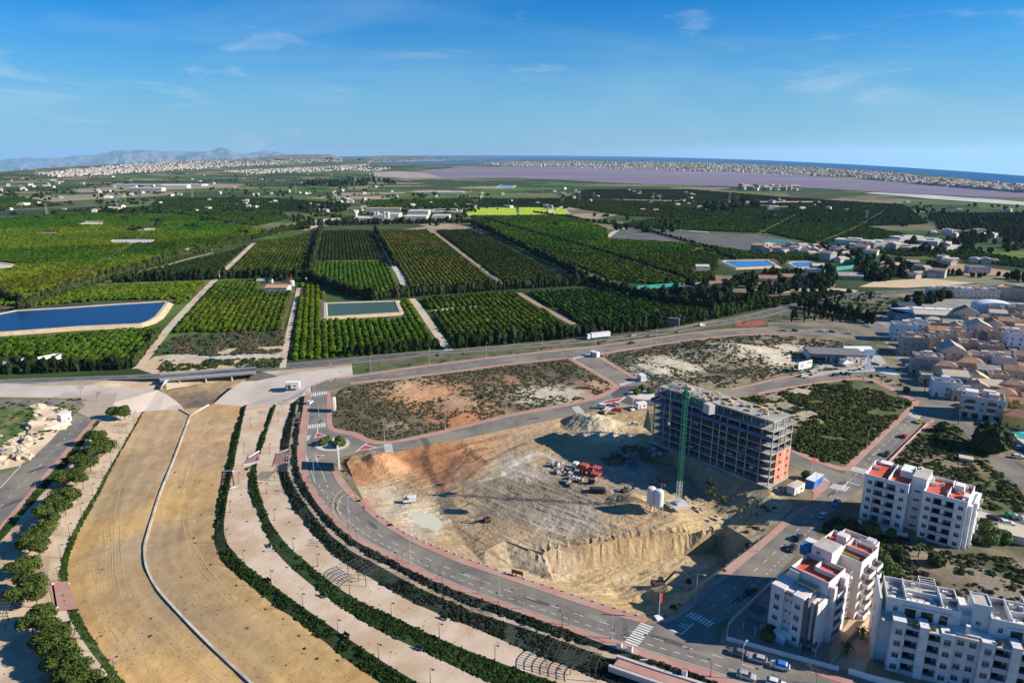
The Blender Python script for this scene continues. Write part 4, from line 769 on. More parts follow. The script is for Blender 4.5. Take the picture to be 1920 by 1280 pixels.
c=bl[300:]; scatter('windbreak_belts',np.c_[c[:,0],c[:,1],np.zeros(len(c))],fb[:3],'dark rows of windbreak trees between the far orchards','trees',sc=c[:,[2,2,3]],tint=c[:,4:7])
# scrub on the waste lots
sc_pts=[]
def lot_bushes(lot,dens,blobs,tints,size=(.45,1.5),bare=.5,sd=3):
    poly,ax,ay,az=lot; n=int(len(ax)*dens*6.5); j=RNG.integers(0,len(ax),n); x=ax[j]+RNG.uniform(-1.2,1.2,n); y=ay[j]+RNG.uniform(-1.2,1.2,n); z=az[j]
    keep=(fbm(x*.09,y*.09,4,sd)>.34)&(fbm(x*.35,y*.35,3,sd+1)>.36)
    for b in blobs:
        c=G(b[0],b[1]); d=np.hypot(x-c[0],y-c[1]); keep&=~((d<b[2]*1.05)&(RNG.random(n)<bare*(1.4-d/b[2]/1.05)+.25))
    keep&=inpoly(x,y,poly); x=x[keep];y=y[keep];z=z[keep]
    for a,b_,c_ in zip(x,y,z):
        s=.46*(size[0]+(size[1]-size[0])*RNG.random()**2.2); t=np.array(tints[RNG.integers(len(tints))])*RNG.uniform(.7,1.35); sc_pts.append((a,b_,c_-.08,s*RNG.uniform(.8,1.3),s,s*RNG.uniform(.6,1.1),*t))
GT=[(.11,.108,.06),(.085,.09,.042),(.13,.11,.065),(.075,.09,.035),(.15,.12,.08)]
bareA=[(780,740,12),(820,735,12),(760,725,8),(850,765,9),(870,790,7),(860,755,8),(960,712,5),(1030,737,9),(1120,725,6),(735,800,4)]
lot_bushes(lotA,1.5,bareA,GT,(.4,1.3),.72,3)
lot_bushes(lotB,1.3,[(1250,680,11),(1210,690,8),(1290,690,8),(1340,655,6),(1390,655,13),(1430,665,12),(1460,680,9),(1480,655,8),(1240,700,6)],GT,(.4,1.3),.8,5)
GC=[(.05,.085,.02),(.07,.095,.028),(.11,.10,.03),(.04,.065,.018),(.13,.11,.04)]
lot_bushes(lotC,2.6,[(1500,735,7),(1470,762,7),(1510,780,7),(1450,745,7)],GC,(.6,2.1),.8,7)
lot_bushes(lotD,1.6,[(1780,870,6),(1740,860,5),(1880,880,5)],[(.05,.10,.02),(.06,.075,.025),(.10,.09,.035),(.035,.05,.02)],(.4,1.8),.6,9)
lot_bushes(lotE,1.3,[(1730,1050,5),(1850,1100,6)],[(.035,.06,.018),(.06,.07,.03),(.08,.07,.04)],(.4,1.8),.6,13)
# a few tufts on other rough ground
def rough(poly,n,tints,size,z=0.):
    pl=L(*poly,z=z); xs=[p[0] for p in pl]; ys=[p[1] for p in pl]; x=RNG.uniform(min(xs),max(xs),n); y=RNG.uniform(min(ys),max(ys),n); k=inpoly(x,y,pl)&(fbm(x*.1,y*.1,3,4)>.42)
    for a,b_ in zip(x[k],y[k]):
        s=size[0]+(size[1]-size[0])*RNG.random()**2; t=np.array(tints[RNG.integers(len(tints))])*RNG.uniform(.7,1.3); sc_pts.append((a,b_,z,s,s,s*.8,*t))
rough(VER,3000,[(.04,.09,.02),(.09,.10,.05),(.15,.14,.09)],(.3,1.1))
rough((290,660,330,630,535,620,530,662,400,668),2600,[(.10,.09,.06),(.06,.08,.03),(.14,.11,.08)],(.5,1.6))
rough((300,698,420,690,520,688,530,672,430,674,300,676),700,[(.04,.07,.02),(.08,.09,.04)],(.5,1.6))
rough((0,745,150,747,160,760,95,820,0,870,-60,890,-60,745),600,[(.04,.09,.015),(.07,.10,.03)],(.3,1.))
rough((636,852,700,852,660,875,645,905,680,950,730,985,765,1008,740,990,690,955,650,912),500,[(.05,.07,.02),(.10,.09,.05)],(.3,.9))
rough((1470,705,1700,727,1690,690,1560,660),250,[(.06,.08,.03)],(.3,1.))
rough((1500,560,1640,548,1700,560,1650,600,1560,600,1480,600),1200,[(.07,.075,.04),(.12,.10,.07)],(.4,1.4))
rough((1240,868,1300,890,1440,940,1480,960,1440,1000,1400,1000,1340,960,1330,930),300,[(.08,.09,.03)],(.3,1.),-1)
rough((1340,1090,1420,1030,1400,1020,1300,1120,1250,1150,1230,1150,1280,1130),500,[(.06,.07,.03),(.1,.09,.05)],(.3,1.),-.6)
s_=np.array(sc_pts); print('scrub',len(s_))
fs=[]
for j,(px,py) in enumerate([(715,760),(905,745),(1560,770)]):
    c=G(px,py,.6); o=link('shrub',bush[j],None,c,0,1.2); o['tint']=(.09,.10,.05); fs.append(o)
tag(fs[0],'low grey-green shrub on the scrub lot east of the first roundabout','shrub'); tag(fs[1],'low shrub in the middle of the scrub lot between the roads','shrub'); tag(fs[2],'low shrub on the green lot behind the unfinished building','shrub')
scatter('scrub_growth',s_[:,:3],fs,'dry grey-green scrub covering the waste lots and verges','scrub',sc=s_[:,3:6],tint=s_[:,6:9])
# ground cover on the embankments of the park
cv=[]
def cover(A,B,dens,tints,size=(.25,.6)):
    A=resample(smooth_line(A),400); B=resample(smooth_line(B),400); ln=np.linalg.norm(np.diff(A[:,:2],axis=0),axis=1).sum(); w=np.linalg.norm(A-B,axis=1).mean(); n=int(ln*w*dens*1.7)
    i=RNG.uniform(0,398.9,n); t=RNG.uniform(.02,.98,n); k=i.astype(int); fr=(i-k)[:,None]; a=A[k]*(1-fr)+A[k+1]*fr; b=B[k]*(1-fr)+B[k+1]*fr; p=a*(1-t[:,None])+b*t[:,None]
    ok=(fbm(p[:,0]*.15,p[:,1]*.15,3,5)>.36)&(fbm(p[:,0]*.6,p[:,1]*.6,2,9)>.28); sz=.6+1.1*fbm(p[:,0]*.22,p[:,1]*.22,3,15); tv=.55+1.1*fbm(p[:,0]*.1,p[:,1]*.1,3,25)
    for q,sz_,tv_ in zip(p[ok],sz[ok],tv[ok]):
        s=.62*sz_*RNG.uniform(*size); c=np.array(tints[RNG.integers(len(tints))])*RNG.uniform(.6,1.4)*tv_; cv.append((q[0],q[1],q[2]-.1,s*1.3,s,s*.9,*c))
CV=[(.028,.055,.012),(.04,.07,.015),(.022,.04,.012)]; CD=[(.022,.034,.018),(.03,.042,.022),(.05,.055,.045)]
cover(R1,R2,2.2,CV); cover(R3,R4,2.2,CV); cover(R5,R6,1.8,CD); cover(R7,R8,2.2,CD,(.3,.7)); cover(S2,S1,1.8,CV)
for A_,B_,dn in ((R3,R4,.10),(R5,R6,.16),(R7,R8,.05)): cover(A_,B_,dn,[(.45,.43,.38),(.3,.28,.2)],(.14,.26))
for A_,B_,dn in ((R2,R3,.10),(R4,R5,.10),(R6,R7,.5),(S3,S2,.12),(S4,S3,.25)): cover(A_,B_,dn,[(.20,.15,.09),(.14,.12,.06),(.09,.10,.04)],(.10,.24)); cover(S5,S4,1.6,CV)
cv=np.array(cv); print('cover',len(cv))
scatter('ground_cover',cv[:,:3],fs,'dark creeping ground cover on the park embankments','ground cover',sc=cv[:,3:6],tint=cv[:,6:9])
# ================================================================== tracks, ponds and other features of the plain
def trk(pl,w,m=None,dz=.14):
    p=smooth_line(L(*pl)); return struct(strip('farm_track',offset_line(p,-w/2),offset_line(p,w/2),m or M_track,60,dz=dz,sm=False))
trk((258,691,300,635,330,600,365,563,395,532,420,508,445,485,476,456),5.5); trk((530,690,538,640,545,605,555,565,560,540),3.4); trk((577,526,580,505,586,490,600,434),5)
trk((842,657,822,630,800,598,782,572,772,560),5.5); trk((758,535,748,512,735,495),6,M_gut); trk((735,495,720,466,702,433),3.,M_gut); trk((945,534,908,506,870,478,835,451,806,431),4.5,M_track2)
trk((972,549,1010,572,1045,592,1076,608),5,M_track2); trk((812,583,850,579,897,575),6,M_track); trk((1130,555,1200,585,1260,600),2.5,M_track2); trk((235,520,300,503,335,490,400,474),3)
trk((300,672,370,671,450,668,535,663),9,M_gut,.1); trk((0,440,200,433,420,428,480,426),4); trk((0,395,150,387,330,375,470,372,540,366),9,mat('country_road',(.34,.31,.28)),.3)
trk((1640,440,1560,432,1480,436,1420,434),4); trk((880,405,900,378,905,360),8); trk((1068,403,1050,385,1040,372),8); trk((1135,450,1160,427,1240,428,1330,436),8,M_gut); trk((1860,520,1760,500,1650,500,1560,505),4,M_track)
trk((0,690,40,676,80,672),3,M_gut)
def sheet(nm,pl,m,dz=.2): return struct(cdt_sheet(nm,L(*pl),m,dz=dz))
M_yel=mat('yellow_field',(.42,.50,.015),(.30,.42,.02),.03,detail=8)
sheet('yellow_field',(872,403,885,390,967,389,969,403),M_yel); sheet('yellow_field',(973,403,973,389,1055,390,1068,402),M_yel); sheet('yellow_field',(1150,388,1152,384,1188,384,1190,388),M_yel); sheet('yellow_field',(135,416,160,409,205,409,200,415),mat('yellow_green_field',(.30,.32,.03))); sheet('yellow_field',(225,410,265,404,280,405,240,410),mat('yellow_green_field',(.3,.3,.03)))
M_net=mat('netted_rows',(.055,.058,.062),(.09,.09,.085),.05,aniso=(.7,6.),c3=(.16,.15,.13),s3=.03)
sheet('netted_vineyard',(1142,447,1165,430,1320,438,1420,440,1500,455,1575,478,1480,478,1400,470,1290,455),M_net,.5)
sheet('platform',(543,430,560,418,620,409,700,408,870,412,890,418,700,420,600,424,575,432),mat('platform_soil',(.48,.36,.26),(.55,.45,.36),.02),.22)
sheet('bare_field',(1610,538,1640,528,1720,523,1800,520,1850,528,1800,534,1700,540),mat('bare_soil',(.56,.42,.26),(.50,.38,.24),.03),.2)
sheet('bare_field',(1690,500,1800,495,1920,512,2050,530,2050,545,1920,528,1800,515),mat('red_soil',(.32,.19,.12),(.38,.25,.16),.03),.2)
sheet('grass_field',(1735,522,1850,515,1920,530,1920,538,1850,533),mat('pale_grass',(.16,.17,.08),(.2,.19,.1),.03),.22)
sheet('bare_field',(130,355,330,345,460,347,440,352,150,362),mat('pale_field',(.30,.24,.17),(.2,.2,.12),.004),.8); sheet('bare_field',(0,372,160,365,330,362,330,366,0,385),mat('pale_field',(.3,.24,.17)),.8); sheet('bare_field',(640,362,760,360,760,364,640,368),mat('pale_field',(.3,.24,.17)),.8)
M_pond=water('pond_water',(.006,.035,.105),.3,.1); M_pondg=water('green_pond_water',(.045,.085,.062),.45,.1); M_pondb=water('bright_pond_water',(.03,.13,.33)); M_liner=mat('pond_rim',(.46,.39,.31),(.38,.32,.25),.3)
def pond(nm,wpl,rim_w,m,h=1.6,lab=None,bank=3.5):
    w=[np.array(p) for p in L(*wpl,z=h-.5)]; n=len(w); c=np.mean(w,0)
    def off(d):
        P2=np.array([q[:2] for q in w]); out=[]
        for i in range(n):
            a=P2[i]-P2[i-1]; b=P2[(i+1)%n]-P2[i]; a/=np.linalg.norm(a); b/=np.linalg.norm(b); na=np.array([a[1],-a[0]]); nb=np.array([b[1],-b[0]])
            s=1 if (sum(P2[k][0]*P2[(k+1)%n][1]-P2[(k+1)%n][0]*P2[k][1] for k in range(n))>0) else -1
            q=(na+nb); q/=np.linalg.norm(q)+1e-9; out.append(P2[i]+s*q*d/max(.5,q@na))
        return out
    r0,r1_,r2_,r3_=off(-1.2),off(0),off(rim_w),off(rim_w+bank)
    par=empty(nm,(0,0,0)); struct(par)
    mesh_obj('water',[(q[0],q[1],h-.5) for q in off(-.6)],[tuple(range(n))],m,par)
    if par.children and False: pass
    v=[(q[0],q[1],z) for r,z in ((r0,h-.9),(r1_,h),(r2_,h),(r3_,.0)) for q in r]
    mesh_obj('rim',v,[(k*n+i,k*n+(i+1)%n,(k+1)*n+(i+1)%n,(k+1)*n+i) for k in range(2) for i in range(n)],M_liner,par)
    mesh_obj('bank',v,[(2*n+i,2*n+(i+1)%n,3*n+(i+1)%n,3*n+i) for i in range(n)],M_bank,par)
pond('irrigation_pond',(-90,612,-40,596,0,589,30,583,120,578,220,571,305,566,310,568,300,582,290,594,277,602,262,607,150,612,0,623,-90,630),2.2,M_pond,2.,bank=3.5)
pond('irrigation_pond',(612,569,740,565,749,586,613,594),2.,M_pondg,1.5)
pond('irrigation_pond',(1356,491,1362,489,1435,488,1455,499,1384,502),2.2,M_pondb,1.5); pond('irrigation_pond',(1480,493,1490,491,1518,491,1538,499,1494,502),2.,M_pondb,1.5)
for q in ((207,453,215,450,286,450,278,454),(342,473,356,466,380,463,392,463,372,472),(812,396,815,392,868,392,862,396),(1534,437,1530,431,1562,431,1566,436),(1806,421,1815,418,1862,420,1870,428,1840,430),(150,420,165,417,185,417,190,420),(245,431,265,428,295,429,280,431),(-30,501,0,494,22,497,0,502),(930,352,940,347,965,348,960,352)):
    pond('irrigation_pond',q,2.,M_pondb if q[0]>800 or q[0]==342 else mat('pond_cover',(.42,.45,.47)),1.,bank=5)
# green windbreak netting
M_teal=mat('teal_netting',(.04,.30,.26),(.06,.36,.31),.3)
for i,q in enumerate(((1195,543,1278,537),(1430,455,1482,454),(1495,461,1530,465,1600,478,1645,485,1560,487),(1540,486,1555,490,1660,498),(1535,512,1600,503))):
    p=L(*q); r=resample(p,20); v=[tuple(x) for x in r]+[(x[0],x[1],3.6) for x in r]+[(x[0],x[1]+.3,3.6) for x in r]; n=20
    o=mesh_obj('netting_fence',v,[(k,k+1,n+k+1,n+k) for k in range(n-1)]+[(n+k,n+k+1,2*n+k+1,2*n+k) for k in range(n-1)],M_teal)
    tag(o,['long teal netting screen at the edge of the dark orchard left of the hamlet','short teal netting line at the far edge of the netted field','teal netting stretched along the farmhouses right of the netted field','teal netting below the farmhouses beside the small field','teal netting beside the pond and white pump house'][i],'netting')
# ------------------------------------------------------------------ road bridge over the creek
br=empty('road_bridge',(0,0,0),0,'low grey road bridge carrying the highway over the dry creek','bridge')
a=resample(L(300,711.5,480,697),12); b=resample(L(300,703.5,480,689),12)
def band(nm,A,B,z0,z1,m,par):
    n=len(A); v=[(q[0],q[1],z) for r in (A,B) for z in (z0,z1) for q in r]
    return mesh_obj(nm,v,[(k,k+1,n+k+1,n+k) for k in range(n-1)]+[(2*n+k,3*n+k,3*n+k+1,2*n+k+1) for k in range(n-1)]+[(n+k,n+k+1,3*n+k+1,3*n+k) for k in range(n-1)]+[(k,2*n+k,2*n+k+1,k+1) for k in range(n-1)]+[(0,n,3*n,2*n),(n-1,3*n-1,4*n-1,2*n-1)],m,par)
band('deck',a,b,-1.2,.02,M_conc,br); o_=a+np.array([0,-.35,0]); band('parapet',o_,a,-.5,.5,mat('steel_grey',(.30,.32,.34)),br); band('parapet',b,b+np.array([0,.3,0]),-.2,.5,mat('steel_grey',(.3,.32,.34)),br)
for t in (2,5,8): 
    q=a[t]; w=b[t]; MB().tube((q[0],q[1]+1,-5),(q[0],q[1]+1,-1.1),.5,n=8).tube((w[0],w[1]-1,-5),(w[0],w[1]-1,-1.1),.5,n=8).build('pier',M_conc,br)
for k in range(0,12):
    q=a[k]; MB().box(q[0]-.06,q[0]+.06,q[1]-.4,q[1]-.3,-.3,1.0).build('rail_post',mat('steel_grey',(.3,.32,.34)),br)
wg=G(297,731,-4); wt=G(312,709,0); wf=G(318,712,-4.3)
mesh_obj('wing_wall',[(wg[0],wg[1],-4.2),(wg[0]+1,wg[1],-3.6),(wt[0],wt[1]-.5,.3),(wt[0]+2.5,wt[1]-.5,.3),(wf[0],wf[1]-1,-4.5)],[(0,1,2),(1,3,2),(1,4,3),(0,4,1),(0,2,4),(2,3,4)],mat('white_concrete',(.7,.68,.64)),br)
# white gutters at the plaza edge, garden wall of the villa at the left
def wall_run(pl,h,w,m,label,z=0.,cat='wall',name='boundary_wall',n=None):
    p=np.array(L(*pl,z=z)); mb=MB()
    for q,r in zip(p,p[1:]):
        d=(r-q)[:2]; ln=np.linalg.norm(d); d/=ln; nn=np.array([-d[1],d[0]])*w/2
        c=[q[:2]-nn,r[:2]-nn+d*0,r[:2]+nn,q[:2]+nn]; mb.prism([tuple(k) for k in c],z-.05,z+h)
    o=mb.build(name,m); return tag(o,label,cat)
M_wallw=mat('white_wall',(.72,.70,.67),(.62,.60,.57),.8)
wall_run((0,684,25,683,52,676),2.,.3,M_wallw,'white scalloped garden wall at the left edge below the orchard'); wall_run((68,677,112,669,115,671,80,690),2.4,.3,M_wallw,'white garden wall with posts enclosing the villa drive by the highway')
# ------------------------------------------------------------------ far settlements: small pale buildings
def blk(w,d,h,rf=0):
    mb=MB().box(-w/2,w/2,-d/2,d/2,0,h,0)
    if rf: mb.add([(-w/2-.4,-d/2-.4,h),(w/2+.4,-d/2-.4,h),(w/2+.4,d/2+.4,h),(-w/2-.4,d/2+.4,h),(-w/2,0,h+d*.22),(w/2,0,h+d*.22)],[(0,1,5,4),(2,3,4,5),(1,2,5),(3,0,4)],1)
    else: mb.box(-w*.2,w*.2,-d*.2,d*.2,h,h+1.2,1)
    return mb
M_fw=mat('far_white_wall',(.54,.51,.47),(.40,.37,.33),.02); M_fr=mat('far_roof',(.36,.22,.16),(.48,.42,.36),.01); M_fg=mat('far_grey_wall',(.38,.35,.32),(.3,.28,.26),.02)
FP=[blk(12,10,7,0).mesh('house',[M_fw,M_fw]),blk(14,9,5,1).mesh('house',[M_fw,M_fr]),blk(18,12,15,0).mesh('house',[M_fw,M_fg]),blk(40,18,9,0).mesh('house',[M_fw,M_fg]),blk(13,10,8,1).mesh('house',[M_fg,M_fr])]
tp=[]
def town(poly,n,kinds,scl=(1,1),flat=1.):
    n=int(n*(1.9 if n>=70 else 1))
    pl=L(*poly); P2=np.array([q[:2] for q in pl]); 
    # even spread in depth as seen from the air
    got=0
    while got<n:
        m=RNG.integers(0,len(poly)//2,3); w=RNG.dirichlet((1,1,1)); x=sum(w[k]*poly[2*m[k]] for k in range(3)); y=sum(w[k]*poly[2*m[k]+1] for k in range(3))
        g=G(x,y)
        tp.append((g[0],g[1],RNG.choice(kinds),RNG.uniform(*scl)*(.62 if y<345 else 1),RNG.uniform(0,6.28))); got+=1
town((70,328,200,312,330,303,480,298,640,298,640,303,480,309,300,318,110,332),900,[0,2,2,4],(1.2,2.6)); town((420,322,520,318,640,312,690,309,640,320,480,326),330,[0,2,2],(1.,1.9)); town((110,330,210,322,300,318,200,328),100,[0,2,4],(1.,1.8))
town((900,307,960,304,1080,302,1280,305,1400,309,1440,313,1330,322,1200,314,1060,312,940,311),700,[0,2,2,4],(1.1,2.2)); town((1280,306,1400,308,1540,316,1680,326,1660,334,1540,330,1420,322,1300,320),700,[0,2,2,4],(.9,1.7)); town((1640,324,1760,336,1920,352,1920,362,1800,352,1700,344,1620,334),450,[0,2,4],(.8,1.5))
town((700,300,860,296,940,297,820,302,690,305),200,[0,2],(1.,2.2)); town((640,318,660,313,730,316,700,322),70,[0,2],(1,2)); town((1390,352,1480,353,1500,357,1400,357),60,[4,1],(1,1.6)); town((1540,318,1700,330,1710,333,1600,326),60,[2],(1.6,2.6))
town((0,350,120,345,100,352,0,360),12,[1,4],(.8,1.2))
# scattered farms of the plain
for _ in range(240):
    x=RNG.uniform(-100,2000); y=RNG.uniform(322,400); 
    if 740<x and y<372+(x-1280)*.02: continue
    g=G(x,y); tp.append((g[0],g[1],RNG.choice([0,1,3,4],p=[.3,.44,.04,.22]),RNG.uniform(.55,1.0),RNG.uniform(0,6.28)))
town((1400,470,1480,463,1560,470,1640,478,1580,492,1500,482),36,[1,4],(.7,1.1)); town((1740,440,1840,436,1860,446,1780,446),20,[1,0],(.7,1.1)); town((1560,462,1700,455,1780,470,1650,470),26,[1,3,4],(.6,1.1)); town((1620,505,1700,500,1760,520,1660,522),12,[1,4],(.7,1.)); town((1760,488,1860,492,1850,500,1780,498),8,[1,0],(.7,1.)); town((1000,360,1100,352,1300,360,1300,368,1050,366),14,[0,1],(.7,1.1)); town((170,348,400,345,400,365,200,372),16,[0,1],(.7,1.1)); town((440,385,640,372,660,380,480,392),14,[1,0],(.7,1.))
tp.sort(key=lambda q:math.hypot(q[0],q[1]))
fh=[]; NH=300
def side(x,y):
    px,py=PR(x,y,0)
    return 'left third' if px<640 else 'middle' if px<1280 else 'right third'
ox={}
for k,q in enumerate(tp[:NH]):
    o=link('farmhouse',FP[q[2]],None,(q[0],q[1],0),q[4],q[3]); px,py=PR(q[0],q[1],0)
    kd=['pale flat-roofed','white gable-roofed','tall pale','long pale low','dull grey-walled tiled'][q[2]]
    tag(o,f'{kd} house among the far fields in the {side(q[0],q[1])} of the photo','house','houses scattered over the far plain')
    if q[2] not in ox: ox[q[2]]=o
for i in range(5):
    if i not in ox: ox[i]=next(o for o in bpy.data.objects if o.name.startswith('farmhouse'))
r_=tp[NH:]; scatter('distant_towns',[(q[0],q[1],0) for q in r_],[ox[i] for i in range(5)],'pale buildings of the far coastal towns along the horizon','town',sc=[(q[3],q[3],q[3]) for q in r_],idx=np.array([4-q[2] for q in r_]))
# scattered dark trees of the plain
tr=[]
def grove(poly,n,s=(2.5,5.),tn=(.02,.034,.014)):
    k=len(poly)//2
    for _ in range(n):
        m=RNG.integers(0,k,3); w=RNG.dirichlet((1,1,1)); x=sum(w[j]*poly[2*m[j]] for j in range(3)); y=sum(w[j]*poly[2*m[j]+1] for j in range(3)); g=G(x,y); a=RNG.uniform(*s)*.72; tr.append((g[0],g[1],a,a,a*RNG.uniform(.6,1.),*(np.array(tn)*RNG.uniform(.7,1.7))))
for _ in range(900):
    x=RNG.uniform(-100,2000); y=330+RNG.beta(1.2,2.2)*110
    if 740<x and y<374+(x-1280)*.02: continue
    cx,cy=x,y
    for _2 in range(RNG.integers(1,6)): 
        g=G(cx+RNG.normal(0,6),cy+RNG.normal(0,.7)); a=RNG.uniform(1.6,3.6); tr.append((g[0],g[1],a,a,a*.6,*(np.array((.03,.042,.02))*RNG.uniform(.6,1.6))))
grove((1320,390,1400,380,1420,392,1340,398),60,(5,9)); grove((1660,470,1760,462,1850,440,1920,440,1920,470,1800,478,1700,480),60,(3,6)); grove((1800,425,1920,405,1990,440,1900,452),60,(3,6)); grove((1540,470,1600,480,1700,500,1640,508,1580,490),60,(2.5,5)); grove((1250,535,1380,534,1560,535,1540,550,1360,552),70,(2.5,4.5)); grove((560,392,640,386,650,396,580,400),40,(4,7)); grove((1600,520,1640,510,1720,512,1700,525,1640,528),36,(3,6)); grove((560,345,700,338,740,345,620,350),90,(5,9)); grove((1140,430,1250,428,1260,436,1200,437),14,(4,6)); grove((200,400,300,395,300,402,200,404),20,(4,6)); grove((1450,520,1560,510,1560,528,1460,530),50,(2.5,4.5))
grove((1740,500,1920,520,1920,530,1760,512),30,(2.,4.)); grove((1690,565,1760,555,1780,560,1720,575),14,(2.5,4.)); grove((0,680,70,672,110,690,60,700,0,700),26,(1.8,3.)); grove((480,530,500,525,560,515,570,530,520,532),16,(2.,3.4))
tr=np.array(tr); scatter('distant_trees',np.c_[tr[:,:2],np.zeros(len(tr))],fb[:3],'dark clumps of trees between the distant fields','trees',sc=tr[:,[2,3,4]]*[1,1,.75],tint=tr[:,5:8])
# ------------------------------------------------------------------ white factory in the plain
M_cream=mat('cream_render',(.70,.64,.54),(.6,.55,.47),.05)
fac=empty('factory',G(740,420),0,'white factory halls and silos with flat roofs beyond the central orchards','factory')
fx,fy,_=G(740,420)
def fbox(x0,x1,yb,yt,m,nm='hall',dep=28,yoff=0):
    a=G(x0,yb); b=G(x1,yb); 
    h=H-(H)*0
    hh=(yb-yt)/F*math.hypot(a[1],H)
    MB().box(a[0]-fx,b[0]-fx,a[1]-fy+yoff,a[1]-fy+dep+yoff,0,hh).build(nm,m,fac)
for q in ((664,700,421,409),(720,748,417,402),(700,722,419,404),(748,765,418,408),(758,800,419,406),(765,803,408,396),(810,842,417,405),(625,665,421,417)): fbox(*q,M_fw if q[0]!=625 else M_fg,dep=40)
for x in (668,704,709,722,728): 
    a=G(x,418); MB().lathe([(3.2,0),(3.2,17),(2.2,19)],12).build('silo',M_fw,fac).location=(a[0]-fx,a[1]-fy,0)
for q in ((758,800,406,405),): fbox(*q,M_fg,'roof_unit')
def lowhall(px,py,w,d,h,lab,m=None,rz=0,cat='shed',nm='farm_shed',roof=None):
    o=MB().box(-w/2,w/2,-d/2,d/2,0,h,0).add([(-w/2-.3,-d/2-.3,h),(w/2+.3,-d/2-.3,h),(w/2+.3,d/2+.3,h),(-w/2-.3,d/2+.3,h),(-w/2,0,h+1.8),(w/2,0,h+1.8)],[(0,1,5,4),(2,3,4,5),(1,2,5),(3,0,4)],1)
    e=empty(nm,G(px,py),rz,lab,cat); v=MB(); v.box(-w/2,w/2,-d/2,d/2,0,h).build('wall',m or M_fw,e); MB().add([(-w/2-.3,-d/2-.3,h),(w/2+.3,-d/2-.3,h),(w/2+.3,d/2+.3,h),(-w/2-.3,d/2+.3,h),(-w/2,0,h+1.8),(w/2,0,h+1.8)],[(0,1,5,4),(2,3,4,5),(1,2,5),(3,0,4)]).build('roof',roof or M_fr,e)
    return e
lowhall(720,397,70,22,7,'long brown-roofed warehouse behind the white factory',roof=mat('brown_roof',(.36,.24,.17))); lowhall(840,363,95,18,4,'long white greenhouse beyond the fields, middle of the plain',roof=M_fw); lowhall(800,363,60,18,4,'grey greenhouse left of the long white greenhouse',roof=M_fg); lowhall(300,349,330,60,6,'very long pale greenhouse roofs in the far left plain',roof=mat('glasshouse',(.42,.44,.46)))
lowhall(275,358,110,30,9,'white warehouse hall in the far left plain',roof=M_fw); lowhall(330,353,90,30,10,'cream industrial hall beside the white warehouse',M_cream,roof=M_cream); lowhall(1316,504,14,7,3,'small white pump shed standing in the dark orchard',roof=M_fw); lowhall(1450,382,220,14,4,'long pinkish shed row in the right middle plain',roof=mat('pink_roof',(.45,.28,.22))); lowhall(1532,508,13,9,6,'white pump house beside the two blue ponds',roof=M_fw)
hm=lowhall(522,546,19,12,4.2,'white house with a terracotta roof among the orchards left of the green pond',roof=mat('terracotta',(.52,.30,.18),(.42,.24,.15),.5))
lowhall(497,531,14,5,2.5,'low grey shed beside the orchard house',roof=M_fg,m=M_fg)
wt=empty('water_tower',G(547,536),0,'white round tank with a red and white conical cap beside the orchard house','water tower'); MB().lathe([(2.6,0),(2.8,4.2),(2.2,5),(.4,5.4)],14).build('tank',M_fw,wt); MB().lathe([(.7,5.2),(.6,7.),(.5,7.01),(.2,10.2)],8).build('cap',mat('red_paint',(.5,.04,.03)),wt)
# pylons
def pylon(px,py,h,lab):
    o=MB(); w=h*.09
    for sx in (-1,1):
        for sy in (-1,1): o.tube((sx*w,sy*w,0),(sx*.3,sy*.3,h),.28,.15,4)
    for k in range(6):
        a=1-k/6; z=h*k/6; z2=h*(k+1)/6; a2=1-(k+1)/6; o.tube((-w*a,-w*a,z),(w*a2,-w*a2,z2),.14,n=3).tube((w*a,-w*a,z),(-w*a2,-w*a2,z2),.14,n=3)
    for z,s in ((h*.74,6),(h*.86,5),(h*.96,4)): o.tube((-s,0,z),(s,0,z),.22,n=4)
    q=o.build('pylon',mat('galvanised',(.42,.43,.44),rough=.5)); q.location=G(px,py); tag(q,lab,'pylon','power pylons in the plain')
for i,(x,y,h) in enumerate(((220,390,36),(88,402,34),(555,362,38),(361,370,36),(883,360,34),(1018,362,30),(975,366,26),(1113,372,26),(1225,380,40),(1367,380,44),(1086,378,28),(1624,412,28),(1238,376,24),(768,350,34),(785,352,30))): pylon(x,y,h*.62,'lattice power pylon in the '+side(*G(x,y)[:2])+' of the plain, '+['first','second','third','fourth','fifth','sixth','seventh','eighth','ninth','tenth','eleventh','twelfth','thirteenth','fourteenth','fifteenth'][i]+' of its kind')
# ================================================================== the unfinished eight-storey building and its crane
def frame_at(A,B,z=0.):
    """local axes: u from A to B, v to the left of it"""
    a=np.array(A[:2]);b=np.array(B[:2]); d=b-a; return a,math.atan2(d[1],d[0]),float(np.linalg.norm(d))
M_cc=mat('raw_concrete',(.36,.34,.31),(.26,.245,.22),.4,c3=(.42,.40,.36),s3=.15); M_brick=mat('orange_brick',(.56,.20,.11),(.48,.17,.10),.9,c3=(.60,.26,.16),s3=.3)
M_net2=mat('blue_net',(.05,.09,.20),(.08,.13,.26),.5); M_dkc=mat('shade_dark_concrete',(.12,.11,.10),(.08,.075,.07),.4)  # M_dkc: dark tone carries the shade of the open interior
fl=G(1222,828); frp=G(1440,913); a0,rz,Lb=frame_at(fl,frp)
D=13.5; fh_=2.93; NF=8
shell=empty('unfinished_building',(a0[0],a0[1],0),rz,'eight-storey concrete shell under construction with orange brick at its right end','building')
LEV=[.45+fh_*k for k in range(NF)]; RZ=LEV[-1]+fh_
